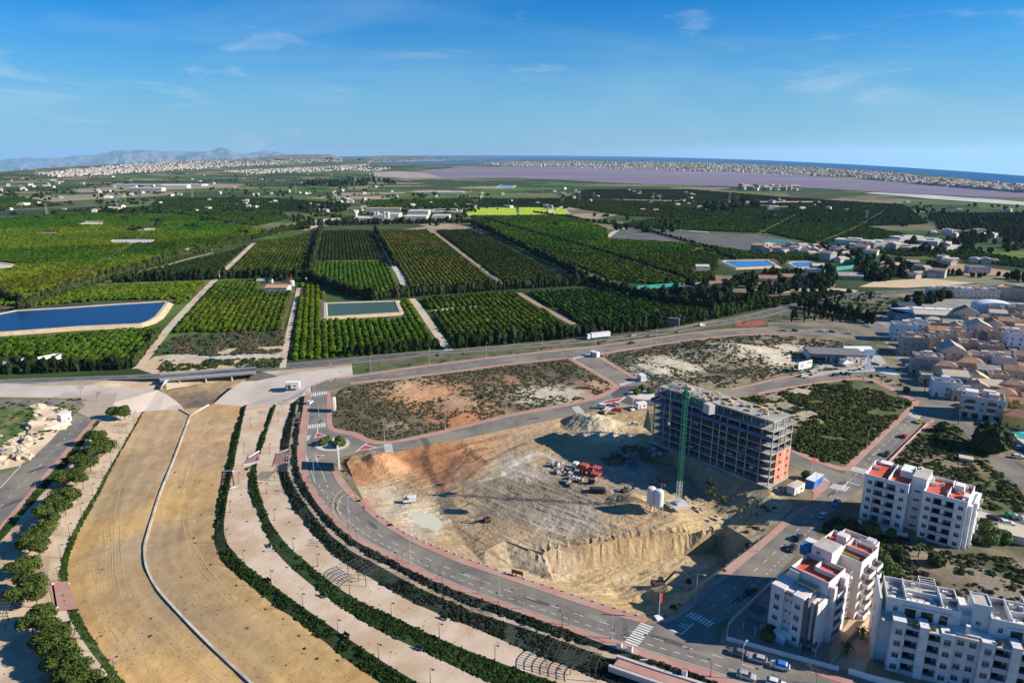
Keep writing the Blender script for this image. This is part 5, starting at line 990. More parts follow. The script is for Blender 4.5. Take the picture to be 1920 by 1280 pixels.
# base slab and its dark basement wall
MB().box(-.8,Lb+.8,-1.2,D+.3,0.,.45).build('base_slab',M_cc,shell); MB().box(.2,Lb-.2,-.6,D-.2,-5.,0).build('basement_wall',M_dkc,shell)
cx=[0.25,5.2,8.6,15.4,18.2,23.,28.2,31.0,34.2,39.2,42.6,48.,Lb-.3]; k_=(Lb-.3)/cx[-1]; cx=[c*k_ if c>1 else c for c in cx]
cv_=[.25,4.6,9.,D-.3]
for k in range(1,NF):
    z=LEV[k]
    MB().box(0,Lb,0 if k<NF-1 else -.0,D,z-.26,z).build('floor_slab',M_cc,shell)
    # edge beams cast between the columns
RS=MB().box(.6,Lb-1.2,1.7,D+.2,RZ-.28,RZ); RS.box(.6,Lb-1.2,1.7,1.9,RZ,RZ+.25); RS.build('roof_slab',M_cc,shell)
colm=MB().box(-.17,.17,-.17,.17,0,fh_-.26).mesh('column',M_cc)
for k in range(NF):
    for i,c in enumerate(cx):
        for j,w in enumerate(cv_):
            if k==NF-1 and j==0: w=2.1
            link('column',colm,shell,(min(c,Lb-1.5) if (k==NF-1 and i==len(cx)-1) else c,w,LEV[k]))
# inner brick partitions, coloured dark to deepen the shade behind the open front
MBW=mat('shade_dark_brick',(.30,.15,.10),(.24,.13,.09),.8)
rs=random.Random(4)
for k in range(NF-1):
    z=LEV[k]
    for c,w in ((6.5,3.4),(11.5,2.),(16.8,1.9),(25.5,3.4),(32.4,2.4),(37.,1.8),(41,2.2),(45.,3.)):
        if k>4 and rs.random()<.75: continue
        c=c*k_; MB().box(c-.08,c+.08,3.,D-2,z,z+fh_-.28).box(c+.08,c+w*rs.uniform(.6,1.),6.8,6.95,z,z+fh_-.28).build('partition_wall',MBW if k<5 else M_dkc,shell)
    for c in (7.,17.,29.6,41.):
        MB().box(c*k_,c*k_+2.4,D-.5,D-.35,z,z+1.0).build('low_wall',M_dkc,shell)
for k in range(6):  # backdrop walls added in dark tones so the bays look deep in shade
    for i in range(len(cx)-1):
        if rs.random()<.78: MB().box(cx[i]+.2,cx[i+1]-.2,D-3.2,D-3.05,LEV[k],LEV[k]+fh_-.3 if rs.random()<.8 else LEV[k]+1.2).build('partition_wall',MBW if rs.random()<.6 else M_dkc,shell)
for k in range(NF-1):  # full-width back walls added to make the open floors look dark
    for i in range(len(cx)-1):
        if rs.random()<.9: MB().box(cx[i]+.2,cx[i+1]-.2,6.2,6.35,LEV[k],LEV[k]+fh_-.28).build('shade_backdrop',MBW if rs.random()<.35 else M_dkc,shell)
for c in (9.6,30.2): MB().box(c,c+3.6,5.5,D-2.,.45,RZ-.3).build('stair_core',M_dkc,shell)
# clutter on the floors: props and planks
for k in range(1,NF):
    for _ in range(6):
        c=rs.uniform(2,Lb-4); w=rs.uniform(1,4); MB().box(c,c+rs.uniform(.6,1.6),w,w+.8,LEV[k],LEV[k]+rs.uniform(.4,1.)).build('material_pile',rs.choice([M_cc,MBW,M_dkc,M_white]),shell)
for _ in range(46):
    c=rs.uniform(1.5,Lb-2.5); w=rs.uniform(2.2,D-1); MB().tube((c,w,LEV[7]),(c+rs.uniform(-.3,.3),w,RZ-.28),.05,n=4,cap=False).build('prop',mat('prop_steel',(.42,.36,.30)),shell)
# blue safety net below the top floor
MB().box(-.9,Lb+.3,-1.0,-.96,LEV[6]-.2,LEV[6]+1.15).box(-.94,-.9,-1,D*.4,LEV[6]-.2,LEV[6]+1.1).build('safety_net',M_net2,shell)
MB().box(-.9,Lb+.3,-1.,.0,LEV[6]-.25,LEV[6]-.2).build('net_platform',M_net2,shell)
# right end: brick infill with small windows, four storeys in two bays
for k in range(1,6 if False else 5):
    z=LEV[k-1] if False else LEV[k]-fh_
    for (v0,v1,kk) in ((3.4,8.8,4),(9.2,D-.1,5)):
        if k>kk: continue
for b,(v0,v1,top) in enumerate(((3.6,8.85,4),(9.15,D-.05,4))):
    for k in range(top):
        z0=LEV[k]+.0; z1=LEV[k+1]-.26; c=(v0+v1)/2; ww=.55
        MB().box(Lb-.22,Lb-.02,v0,c-ww,z0,z1).box(Lb-.22,Lb-.02,c+ww,v1,z0,z1).box(Lb-.22,Lb-.02,c-ww,c+ww,z0,z0+1.0).box(Lb-.22,Lb-.02,c-ww,c+ww,z1-.55,z1).build('brick_wall',M_brick,shell)
        MB().box(Lb-.6,Lb-.5,c-ww-.2,c+ww+.2,z0+.8,z1-.3).build('opening_shade_panel',mat('opening_shade',(.02,.02,.02)),shell)  # black panel stands for the darkness behind the hole
MB().box(Lb-.25,Lb+.03,8.85,9.15,.45,LEV[4]).build('brick_pier',mat('white_pier',(.62,.55,.5)),shell)
for c0 in (Lb-9.,): 
    for k in range(4): MB().box(Lb-4.6,Lb-.4,3.5,3.65,LEV[k],LEV[k]+fh_-.26).build('brick_wall',M_brick,shell)
MB().add([(Lb,3.,.45),(Lb+.6,D,.45),(Lb+1.,D+.5,-2.5),(Lb+1.,1.,-3.2)],[(0,1,2,3),(3,2,1,0)]).build('ramp_wall',M_dkc,shell)
# roof clutter
for _ in range(60):
    c=rs.uniform(2,Lb-4); w=rs.uniform(3.,D-.5); s=rs.uniform(.3,1.2); MB().box(c,c+s*rs.uniform(.8,2.4),w,w+s,RZ,RZ+rs.uniform(.15,.8)).build('roof_clutter',rs.choice([M_cc,M_dkc,mat('timber',(.42,.27,.14)),mat('yellow_timber',(.6,.42,.16)),mat('dark_teal',(.03,.08,.08))]),shell)
for c in (4.,17.,21.,35.,44.):
    q=MB()
    for i in range(5): q.tube((c+i*.9,8.+.3*i,RZ),(c+i*.9,8.+.3*i,RZ+1.5),.05,n=4)
    q.tube((c,8.,RZ+1.4),(c+3.6,9.2,RZ+1.4),.05,n=4).tube((c,8.,RZ+.7),(c+3.6,9.2,RZ+.7),.05,n=4); q.build('starter_bars',mat('rusty_steel',(.22,.12,.08)),shell)
for c in np.linspace(1,Lb-1.5,22):
    MB().tube((c,1.9,RZ),(c,1.9,RZ+1.0),.04,n=4).build('guard_post',mat('rusty_steel',(.22,.12,.08)),shell)
# thin corner edge scaffolding post at the open right corner
for w in (1.9,7,D): MB().tube((Lb-1.2,w,LEV[7]),(Lb-1.2,w,RZ),.1,n=5).build('post',M_cc,shell)
# ---------------- tower crane
M_cg=mat('crane_green',(.012,.15,.085),(.01,.11,.07),.6,rough=.5); M_cw=mat('crane_grey',(.45,.47,.46),(.38,.40,.39),.6); M_bal=mat('ballast_concrete',(.5,.48,.45),(.42,.40,.37),.6)
cb_=G(1272,943,-1.0); jt=G(1147,667,38); rzj=math.atan2(jt[1]-cb_[1],jt[0]-cb_[0])
crane=empty('tower_crane',(cb_[0],cb_[1],-1.6),rzj,'tall green lattice tower crane standing in front of the unfinished building','crane')
def lattice(p0,p1,w,m,nm,bay=2.,r=.09,par=crane,tri=False,taper=1.):
    p0=Vector(p0);p1=Vector(p1); d=(p1-p0); Ln=d.length; d.normalize(); a=Vector((0,1,0)) if abs(d.y)<.9 else Vector((1,0,0)); b=d.cross(a).normalized(); a=b.cross(d)
    n=max(1,int(round(Ln/bay))); cor=[(-1,-1),(1,-1),(1,1),(-1,1)] if not tri else [(-1,-1),(1,-1),(0,1)]
    q=MB(); P_=lambda t,c:p0+d*(Ln*t)+(a*c[0]+b*c[1])*w/2*(1+(taper-1)*t)
    for c in cor: q.tube(P_(0,c),P_(1,c),r,n=4,cap=False)
    for i in range(n):
        for j in range(len(cor)):
            c=cor[j]; e=cor[(j+1)%len(cor)]; q.tube(P_(i/n,c),P_((i+1)/n,e) ,r*.6,n=3,cap=False); q.tube(P_(i/n,c),P_(i/n,e),r*.55,n=3,cap=False)
    return q.build(nm,m,par)
lattice((0,0,1.2),(0,0,9),1.25,M_cw,'mast_section',1.6,.09); lattice((0,0,9),(0,0,39.5),1.25,M_cg,'mast',1.6,.09)
MB().box(-3.2,3.2,-3.2,3.2,0,.5).box(-1.3,1.3,-1.3,1.3,.5,1.2).build('base_block',M_bal,crane)
MB().box(-.85,.85,-.85,.85,39.5,41.).build('slewing_unit',M_cg,crane); MB().taper((-.5,.5,-.5,.5,41.),(-.12,.12,-.12,.12,43.2)).build('tower_head',mat('jib_teal',(.02,.12,.10),(.015,.09,.08),.5),crane)
lattice((.9,0,40.6),(49,0,40.6),1.3,mat('jib_teal',(.02,.12,.10),(.015,.09,.08),.5),'jib',1.6,.08,tri=True,taper=.7); lattice((-.9,0,40.4),(-13.4,0,40.4),1.4,M_cg,'counter_jib',1.6,.09)
MB().box(-14.,-11.,-1.1,1.1,38.2,41.2).build('counterweight',M_bal,crane); MB().box(.4,1.8,-2.2,-.9,38.6,40.3).build('cab',M_cw,crane)
MB().tube((0,0,43.1),(30,0,41.2),.05,n=3).tube((0,0,43.1),(-12,0,41.),.05,n=3).build('tie_bars',M_cw,crane)
MB().box(8,9.4,-.6,.6,39.5,39.9).tube((8.7,0,39.5),(8.7,0,27),.04,n=3).box(8.4,9.,-.2,.2,26.2,27).build('trolley_hook',M_cw,crane)
# ---------------- things of the building site
def thing_mb(nm,px,py,rz_,lab,cat,parts,z=0.,group=None,scale=1.):
    e=empty(nm,G(px,py,z),math.radians(rz_),lab,cat,group); e.scale=(scale,)*3
    for pn,mb,m in parts: mb.build(pn,m,e)
    return e
M_sil=mat('silo_white',(.68,.68,.66),(.58,.58,.57),.8,rough=.5)
def silo(px,py,lab):
    leg=MB()
    e=empty('cement_silo',G(px,py,-2.7),.4,lab,'silo','silos beside the crane')
    MB().lathe([(.4,1.6),(1.5,3.2),(1.5,8.2),(1.2,8.7),(.3,8.9)],16).build('tank',M_sil,e)
    for x in (-1,1):
        for y in (-1,1): MB().tube((x,y,0),(x,y,3.4),.12,n=5).build('leg',M_cw,e)
    MB().tube((1.55,0,.6),(1.55,0,8.4),.07,n=4).build('pipe',M_cw,e)
silo(1220,957,'left one of two white cement silos left of the crane base'); silo(1234,962,'right one of two white cement silos, nearer the crane base')
M_gl=mat('dark_glass',(.02,.025,.03),(.03,.035,.04),.5,rough=.12,spec=.6); M_tyre=mat('tyre_rubber',(.02,.02,.02),rough=.8)
def cabin(px,py,rzd,lab,w=6.,d=2.4,h=2.6,m=None,z=0.,roof=None,cat='cabin',nm='site_cabin'):
    m=m or mat('cabin_white',(.72,.71,.68),(.66,.65,.62),1.); return thing_mb(nm,px,py,rzd,lab,cat,[('body',MB().box(-w/2,w/2,-d/2,d/2,.15,h),m),('roof',MB().box(-w/2-.08,w/2+.08,-d/2-.08,d/2+.08,h,h+.12),roof or m),('window',MB().box(w*.1,w*.1+.9,-d/2-.03,-d/2,1.1,1.9),M_gl),('door',MB().box(-w*.35,-w*.35+.85,-d/2-.03,-d/2,.2,2.15),mat('grey_door',(.3,.31,.33)))],z)
cabin(1491,922,38,'cream site cabin with a beige roof at the near right corner of the unfinished building',6.6,3,3.,mat('cabin_cream',(.66,.62,.54)),roof=mat('beige_roof',(.55,.47,.36)))
cabin(1526,908,44,'blue-sided container with a pale top beside the cream site cabin',8.,3.,3.,mat('container_blue',(.02,.13,.42)),roof=mat('pale_top',(.62,.64,.64)),cat='container',nm='container')
cabin(1115,668,-45,'white cabin on the kerb where the cross street meets the service road',5.2,2.6,2.8); cabin(1203,713,-75,'white cabin beside the second roundabout next to a yellow flag',4.6,3.,3.2)
cabin(1202,765,20,'small white cabin in the sand just left of the unfinished building',4.6,2.6,2.8); cabin(550,727,6,'white cabin standing on the pale plaza at the head of the river park',6.5,3,3.2); cabin(122,790,60,'white and grey site cabin on the orange sand by the left road',4.2,3.4,3.6)
cabin(541,729,6,'small dark cabin left of the white cabin on the plaza',2.4,2.,2.,mat('dark_cabin',(.06,.06,.07)))
# billboards: white panels on posts
def board(px,py,rzd,lab,w=7.,h=6.5,d=.35,z0=1.2,m=None):
    e=thing_mb('billboard',px,py,rzd,lab,'billboard',[('panel',MB().box(-w/2,w/2,-d/2,d/2,z0,z0+h),m or mat('board_white',(.72,.70,.66),(.68,.66,.62),1.))])
    for x in (-w*.35,w*.35): MB().box(x-.15,x+.15,-.4,-.2,0,z0+h*.8).build('post',M_cw,e)
    return e
board(628,771,-78,'blank white billboard on the pavement beside the upper scrub lot',4.5,5.2,1.2); board(636,876,-74,'tall blank white billboard on the corner below the first roundabout',7.5,6.2,.6)
# excavator in the deep corner, spoil machinery
def excavator(px,py,z,rzd,lab,m,arm=1.):
    e=empty('excavator',G(px,py,z),math.radians(rzd),lab,'excavator')
    for s in (-1,1): 
        MB().box(-1.9,1.9,s*1.25-.3,s*1.25+.3,0,.85).build('track',M_tyre,e)
    b=MB().taper((-2.3,1.3,-1.3,1.3,.95),(-2.2,1.1,-1.25,1.25,1.9)).box(-2.4,-1.2,-1.3,1.3,1.,2.3).build('body',m,e); c=MB().taper((-.2,1.3,.2,1.3,1.9),(-.1,1.0,.25,1.25,3.)).build('cab',M_gl,e)
    if arm<.6: e.scale=(.62,)*3; arm=.75
    MB().tube((1.2,0,1.7),(3.8*arm,0,4.8),.35,.3,6).tube((3.8*arm,0,4.8),(6.3*arm,0,4.3),.3,.25,6).build('boom',m,e); MB().tube((6.2*arm,0,4.5),(8.0*arm,0,1.6),.25,.2,6).build('arm',m,e); MB().taper((7.3*arm,8.5*arm,-.6,.6,.4),(7.6*arm,8.2*arm,-.6,.6,1.7)).build('bucket',M_tyre,e)
    return e
excavator(1237,1102,-7.2,12,'dark excavator with a raised arm working in the deepest corner of the pit',mat('machine_dark',(.05,.04,.035)),1.15)
M_mr=mat('machine_red',(.42,.08,.06),(.36,.08,.06),.7)
rg=empty('drilling_rig',G(1105,887,-2.3),math.radians(-35),'large red concrete pump and drilling machine in the middle of the pit','machine')
MB().box(-5,1.5,-1.2,1.2,.9,2.4).box(-3.6,-.8,-1.2,1.2,2.4,3.2).build('body',M_mr,rg); MB().taper((-7.2,-5.1,-1.2,1.2,.7),(-6.9,-5.1,-1.1,1.1,3.)).build('cab',M_sil,rg)
for x in (-6.2,-3,-1.6,.6):
    for s in (-1,1): MB().tube((x,s*1.3-.15,.55),(x,s*1.3+.15,.55),.55,n=10).build('wheel',M_tyre,rg)
MB().box(1.5,4.6,-1.3,1.3,.4,1.).tube((1.8,-1.2,1),(1.8,-1.2,3.4),.12).tube((4.4,-1.2,1),(4.4,-1.2,3.4),.12).tube((1.8,1.2,1),(1.8,1.2,3.4),.12).tube((4.4,1.2,1),(4.4,1.2,3.4),.12).box(1.6,4.6,-1.3,1.3,3.3,3.5).tube((1.8,-1.2,1),(4.4,-1.2,3.4),.09).build('frame',M_mr,rg)
excavator(912,977,-2.7,200,'small dark digger on the graded slope, left middle of the pit',mat('machine_brown',(.16,.07,.04)),.42); excavator(1108,905,-2.5,170,'small dark tracked machine beside the red rig',mat('machine_dark',(.05,.04,.035)),.4)
for i in range(6): thing_mb('formwork_stack',1109+i*4.6,921+.2*i,8,['leftmost','second','third','fourth','fifth','rightmost'][i]+' black formwork stack of the row of six in the pit','formwork',[('panels',MB().box(-.45,.45,-1.2,1.2,0,1.5).box(-.5,.5,-1.25,-1.1,1.5,1.7),mat('black_steel',(.03,.03,.035)))],-2.6,'black formwork stacks in the pit')
excavator(1172,922,-2.7,30,'dark compact loader standing alone right of the formwork stacks',mat('machine_dark',(.05,.04,.035)),.38)
def pile(px,py,r,h,z,m,lab,cat='pile',nm='debris_pile',n=26,s=.5):
    q=MB(); 
    for _ in range(n):
        a=rs.uniform(0,6.28); d=r*math.sqrt(rs.random()); x,y=d*math.cos(a),d*math.sin(a); k=s*rs.uniform(.5,1.4); t=rs.uniform(0,3.1); zz=max(0,h*(1-d/r))
        c,s2=math.cos(t),math.sin(t); pts_=[(x+c*u-s2*v,y+s2*u+c*v) for u,v in ((-k,-k*.4),(k,-k*.4),(k,k*.4),(-k,k*.4))]; q.prism(pts_,zz-.1,zz+k*.7,rs.randrange(len(m)))
    o=q.build(nm,m); o.location=G(px,py,z); return tag(o,lab,cat)
M_bl=mat('blue_sacks',(.05,.12,.32)); M_br=mat('brown_scrap',(.16,.08,.05)); M_wh=mat('white_scrap',(.6,.58,.55)); M_gy=mat('grey_scrap',(.25,.25,.26))
pile(1190,850,7,1.,-1.7,[M_br,M_gy,M_br],'heap of rusty reinforcement and timber in the shade of the unfinished building',n=60,s=.9); pile(1215,848,5,.8,-2,[M_bl,M_wh,M_gy],'blue sacks and pallets in the shade left of the unfinished building',n=36,s=.8); pile(1150,860,5,.8,-2.,[M_br,M_br,M_gy],'brown scrap heap at the edge of the building shadow',n=34,s=.9); pile(1045,868,3,.5,-2,[M_wh,M_gy],'loose white rubble left of the red machine',n=14,s=.7); pile(1062,883,3.5,.8,-2.2,[M_wh,mat('pink_scrap',(.5,.3,.25)),M_gy],'broken slabs and boards left of the red machine',n=22,s=.7); pile(1074,902,3.5,.9,-2.4,[M_gy,M_br,M_wh],'dark trestles and boards below the red machine',n=18,s=.8); pile(1184,870,4,.5,-2.3,[M_gy,M_bl],'scattered grey and blue material in the shadow of the building',n=24,s=.6); pile(1235,905,4,.5,-2.6,[M_gy,M_br],'dark scrap behind the cement silos',n=22,s=.6); pile(1475,920,4,.5,0,[M_wh,mat('pink_scrap',(.5,.3,.25)),M_gy],'rubble and boards at the foot of the brick end wall',n=40,s=.5); pile(1140,770,3,.5,.3,[M_gy,M_wh,mat('pink_scrap',(.5,.3,.25))],'pallets and boards beside the vans north of the pit',n=16,s=.8)
# ================================================================== apartment blocks
M_w1=mat('white_render',(.78,.77,.76),(.71,.70,.69),.15,c3=(.64,.62,.60),s3=.4,detail=10); M_w2=mat('rose_render',(.70,.62,.59),(.64,.57,.54),.2,c3=(.60,.53,.50),s3=.5); M_w3=mat('cool_render',(.72,.70,.69),(.64,.62,.61),.2,c3=(.57,.55,.54),s3=.5,detail=10)
M_red=mat('red_terrace',(.55,.085,.05),(.46,.07,.045),.3,c3=(.60,.13,.08),s3=.6); M_bal=mat('balcony_grey',(.50,.48,.50),(.44,.42,.44),.4); M_frame=mat('window_frame',(.45,.45,.46)); M_shut=mat('shutter',(.12,.12,.13),(.22,.22,.23),.6); M_open=mat('open_door_shade',(.05,.045,.045),(.09,.08,.08),.7)  # M_open: dark tone painted for the unlit room behind open doors
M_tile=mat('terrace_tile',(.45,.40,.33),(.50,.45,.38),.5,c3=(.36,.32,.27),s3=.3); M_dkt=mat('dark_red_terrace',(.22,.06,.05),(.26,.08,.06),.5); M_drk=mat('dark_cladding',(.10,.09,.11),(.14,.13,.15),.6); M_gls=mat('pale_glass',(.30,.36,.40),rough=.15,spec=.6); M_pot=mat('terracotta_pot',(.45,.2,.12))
_wm={}
def winmesh(w,h):
    k=(round(w,2),round(h,2))
    if k not in _wm:
        f=MB(); t=.09
        f.box(-w/2-t,w/2+t,-.10,.0,-t,0).box(-w/2-t,w/2+t,-.06,.0,h,h+t).box(-w/2-t,-w/2,-.06,.0,0,h).box(w/2,w/2+t,-.06,.0,0,h).box(-.03,.03,-.05,0,0,h)
        p=MB().box(-w/2,w/2,-.02,.0,0,h,0).box(-w/2,w/2,-.035,-.02,h*.55,h,1)
        _wm[k]=(f.mesh('window',M_frame),p.mesh('pane',[M_gl,M_shut]))
    return _wm[k]
ACM=MB().box(-.42,.42,-.16,.16,0,.55).mesh('air_conditioner',mat('ac_white',(.6,.6,.58)))
class LB:
    def __init__(s,nm,O,rz,lab,cat='apartment block'):
        s.e=empty(nm,(O[0],O[1],0),rz,lab,cat)
    def box(s,nm,u0,u1,v0,v1,z0,z1,m): return MB().box(u0,u1,v0,v1,z0,z1).build(nm,m,s.e)
    def win(s,u,v,z,face='f',w=1.2,h=1.2,nm='window'):
        f,p=winmesh(w,h); rz={'f':0,'r':math.pi/2,'b':math.pi,'l':-math.pi/2}[face]
        o=link(nm,f,s.e,(u,v,z),rz); link('pane',p,o)
        if face in 'fr' and w>1 and rs.random()<.22: link('air_conditioner',ACM,s.e,(u+(.0 if face=='f' else .2),v-(.2 if face=='f' else 0),z-.75),rz)
    def parapet(s,u0,u1,v0,v1,z,h,m,t=.2,sides='fblr'):
        q=MB()
        if 'f' in sides: q.box(u0,u1,v0,v0+t,z,z+h)
        if 'b' in sides: q.box(u0,u1,v1-t,v1,z,z+h)
        if 'l' in sides: q.box(u0,u0+t,v0+t,v1-t,z,z+h)
        if 'r' in sides: q.box(u1-t,u1,v0+t,v1-t,z,z+h)
        return q.build('parapet',m,s.e)
    def balc(s,u0,u1,v,z,out,m,h=1.0,door=2,mo=None):
        """recessed balcony: slab and parapet, dark room behind, sliding doors"""
        q=MB().box(u0,u1,v-out,v+.02,z-.16,z).box(u0,u1,v-out,v-out+.14,z,z+h).box(u0,u0+.14,v-out+.14,v,z,z+h).box(u1-.14,u1,v-out+.14,v,z,z+h)
        q.build('balcony',m,s.e)
# ---- block 1: white block with red roof terraces
O=G(1610,972); B=G(1813,1034); rz=math.atan2(B[1]-O[1],B[0]-O[0]); b=LB('apartment_block',O,rz,'white five-storey apartment block with red roof terraces and stacked balconies, right of the junction')
Lw=30.3; Dp=13.6; fh1=2.95
def facadeA(b,u0,u1,nf,z0,m,balm,first=True):
    """one wing: window column, balcony bay, window column"""
    W=u1-u0; bu0=u0+W*.235; bu1=u0+W*.72; top=z0+nf*fh1
    b.box('wall',u0,bu0,0,Dp,0,top,m); b.box('wall',bu1,u1,0,Dp,0,top,m); b.box('wall',bu0,bu1,1.7,Dp-.01,0,top-.01,m); b.box('lintel',bu0,bu1,.05,1.7,top-.3,top+.4,M_bal)
    bm=(bu0+bu1)/2
    for k in range(nf):
        z=z0+k*fh1
        b.win(u0+W*.135,0,z+1.,'f'); b.win(u0+W*.87,0,z+1.,'f')
        b.balc(bu0-.0,bu1,1.7,z,2.5,balm)
        b.box('partition',bm-.45,bm+.45,.2,1.7,z,z+fh1-.2,m)
        for c in ((bu0+bm-.45)/2,(bu1+bm+.45)/2): b.box('patio_door',c-.85,c+.85,1.62,1.7,z,z+2.2,rs.choice([M_gl,M_gl,M_open,M_shut]))
facadeA(b,0,12.6,5,.3,M_w1,M_bal); facadeA(b,16.6,28.2,5,-.2,M_w1,M_bal)
T1=.3+5*fh1; T2=-.2+5*fh1
b.box('stair_core',12.6,16.6,3.6,Dp-1,0,T1+2.6,M_w1); b.box('core_roof',12.5,16.7,3.5,Dp-.9,T1+2.6,T1+2.8,M_tile)
for k in range(5): b.win(14.6,3.6,1.2+k*fh1,'f',1.6,.6)
b.box('entrance_wall',10.6,14.8,-2.6,-2.4,0,1.2,M_w1); b.box('entrance_wall',0.5,12,-3.2,-3.0,0,1.3,M_w1)
b.box('wall',28.2,29.4,1.2,Dp-.5,0,T2-.4,M_w1); b.box('wall',29.4,30.3,3.2,Dp-1.5,0,T2,M_w1)
for (u0,u1,zt,cut) in ((0,12.6,T1,(5.,12.4)),(16.6,28.2,T2,(22.5,28.))):
    b.box('roof_terrace',u0+.2,u1-.2,.4,Dp-.2,zt,zt+.06,M_red); b.parapet(u0,u1,0.,Dp,zt,1.1,M_w1); b.box('divider',(u0+u1)/2+.3,(u0+u1)/2+.5,.2,Dp-.2,zt+.06,zt+1.5,M_w1); b.box('divider',u0+.2,u0+2.6,Dp*.6,Dp*.6+.2,zt+.06,zt+1.1,M_w1)
b.box('roof_room',8.5,12.,7.5,Dp-.4,T1+.06,T1+2.3,M_w1); b.box('roof_room',23.5,26.,8.,11.,T2+.06,T2+2.2,M_w1); b.box('roof_room',26.5,28.,3.,6,T2+.06,T2+1.4,M_w1); b.box('chimney',17.,17.8,9,9.8,T2+.1,T2+2.,M_w1); b.box('chimney',13.2,13.9,Dp-3,Dp-2.3,T1+2.8,T1+3.6,M_w1); b.box('awning',2.,5.5,Dp-4,Dp-1.2,T1+2.,T1+2.1,M_w1)
for p in ((2,Dp-4),(5.4,Dp-4),(2,Dp-1.3),(5.4,Dp-1.3)): b.box('post',p[0],p[0]+.1,p[1],p[1]+.1,T1,T1+2,M_w1)
for _ in range(10): u=rs.uniform(17,27.5); v=rs.uniform(1,12); b.box('roof_item',u,u+.7,v,v+.7,T2+.06,T2+rs.uniform(.5,1.2),rs.choice([M_w1,M_pot,M_frame]))
for k in range(5):
    for v in (4.5,7.5,10.5): b.win(30.3 if v<11 and v>3.3 else 29.4,v,1.+k*fh1,'r',1.1,1.1)
    b.balc(30.3,30.9,Dp-2,.3+k*fh1,1.,M_w1); b.win(-.0,4,1.+k*fh1,'l'); b.win(-.0,9,1.+k*fh1,'l')
# ---- block 2: rose-white block seen from the corner, red terraces
O2=(63.6,148.4); rz2=math.radians(-48.5); c=LB('apartment_block',O2,rz2,'rose-white apartment block with red terraces, nearest the street corner below the pit')
W2=12.6; L2=33.; f2=2.95
# front tower (near end), four floors of windows under a terrace
zt=.2+4*f2+.6
c.box('wall',0,3.4,0,6,0,zt+1.0,M_w2); c.box('wall',3.4,5.6,.6,6,0,zt+.7,M_w2); c.box('wall',5.6,8.4,-.3,6,0,zt+1.,M_w2); c.box('floor',.2,8.3,.2,6,zt-.1,zt,M_dkt)
for k in range(4):
    z=1.4+k*f2; c.win(1.7,0,z); c.win(7.,-.3,z); c.win(3.95,.6,z+.1,'f',.5,.6); c.win(5.1,.6,z+.1,'f',.5,.6)
c.box('wall_fin',9.2,9.5,-.4,3,0,zt+1.2,M_drk); c.box('wall',8.4,9.2,1.,7,0,zt+.2,M_w2); c.box('wall',9.5,10.1,1.4,7,0,zt+.1,M_w2); c.box('wall_fin',11.,11.3,1.,5.,0,zt+.3,M_w2)
c.box('wall',10.1,W2-1.2,3.,7,0,zt,M_w2)
# main body
zm=.2+5*f2+.4
c.box('wall',1.6,W2-1.6,6,15,0,zm,M_w2); c.box('wall',.2,1.6,6,15,0,zm-3.,M_w2); c.box('wall',W2-1.6,W2-.2,6.5,8.,0,zm,M_w2); c.box('wall',W2-1.6,W2-.4,12.5,15,0,zm,M_w2)
c.box('terrace',1.8,W2-1.9,6.4,14.8,zm,zm+.06,M_red); c.parapet(1.6,W2-1.6,6,15,zm,1.2,M_w2); c.box('divider',5.6,W2-1.8,10.2,10.4,zm,zm+1.3,M_w2); c.box('divider',5.5,5.7,10.2,14.8,zm,zm+1.3,M_w2); c.box('wall_step',1.6,4.,5.2,6,0,zm+.8,M_w2); c.box('terrace',.4,1.6,6.2,14.8,zm-3.,zm-2.94,M_dkt); c.parapet(-.8,1.6,4.,15,zm-3.,.9,M_w2,sides='fl')
c.box('awning',4.,9.,4.3,6.2,zm-1.0,zm-.9,mat('beige_awning',(.42,.34,.24))); c.box('awning_edge',4.,9.,4.1,4.3,zm-1.3,zm-.9,mat('tan_awning',(.55,.36,.16)))
# stair tower in the middle, the flat roofed block
c.box('stair_tower',2.2,7.4,15,21,0,zm+3.6,M_w2); c.box('tower_roof',2.3,7.3,15.1,20.9,zm+3.6,zm+3.7,M_tile); c.win(4.,15,zm+2,'f',.7,.7); c.box('wall',7.4,W2-1.4,15,17.2,0,zm-1.2,mat('beige_render',(.62,.50,.38),(.56,.45,.34),.3)); c.box('wall',.2,2.2,15,21,0,zm-1.,M_w2)
c.box('roof_box',-1.4,1.,16.5,19,zm-1.,zm+1.6,mat('blue_panel_roof',(.05,.16,.34))); c.box('roof_box',-1.6,.8,19.2,21.5,zm-1.,zm+1.7,M_w3)
# rear wing
c.box('wall',.8,W2,20.5,31,0,zm,M_w2); c.box('wall',2.6,W2-1.,31,34,0,zm,M_w2); c.box('terrace',1.,W2-.2,21,30.8,zm,zm+.06,M_red); c.box('terrace',2.8,W2-1.2,31,33.8,zm+.01,zm+.07,M_red); c.parapet(.8,W2,20.5,31,zm,1.2,M_w2); c.parapet(2.6,W2-1.,31,34,zm,1.2,M_w2,sides='blr'); c.box('divider',6.2,6.4,21.2,30.8,zm,zm+1.3,M_w2); c.box('divider',6.4,W2-.3,26.,26.2,zm,zm+1.3,M_w2); c.box('lawn_terrace',6.6,W2-.4,21.,23.8,zm+.06,zm+.14,mat('turf',(.04,.16,.02),(.03,.12,.02),.8)); c.box('roof_room',3.,5.6,27.5,30,zm,zm+2.2,M_w2); c.box('roof_room',9.,11.,31.5,33.5,zm,zm+1.8,M_bal)
for v in (28.,29.,30.): 
    c.box('pergola_beam',8.,W2-.3,v,v+.12,zm+2.1,zm+2.25,M_w3)
for u in (8.,W2-.5):
    for v in (27.8,30.2): c.box('pergola_post',u,u+.12,v,v+.12,zm,zm+2.1,M_w3)
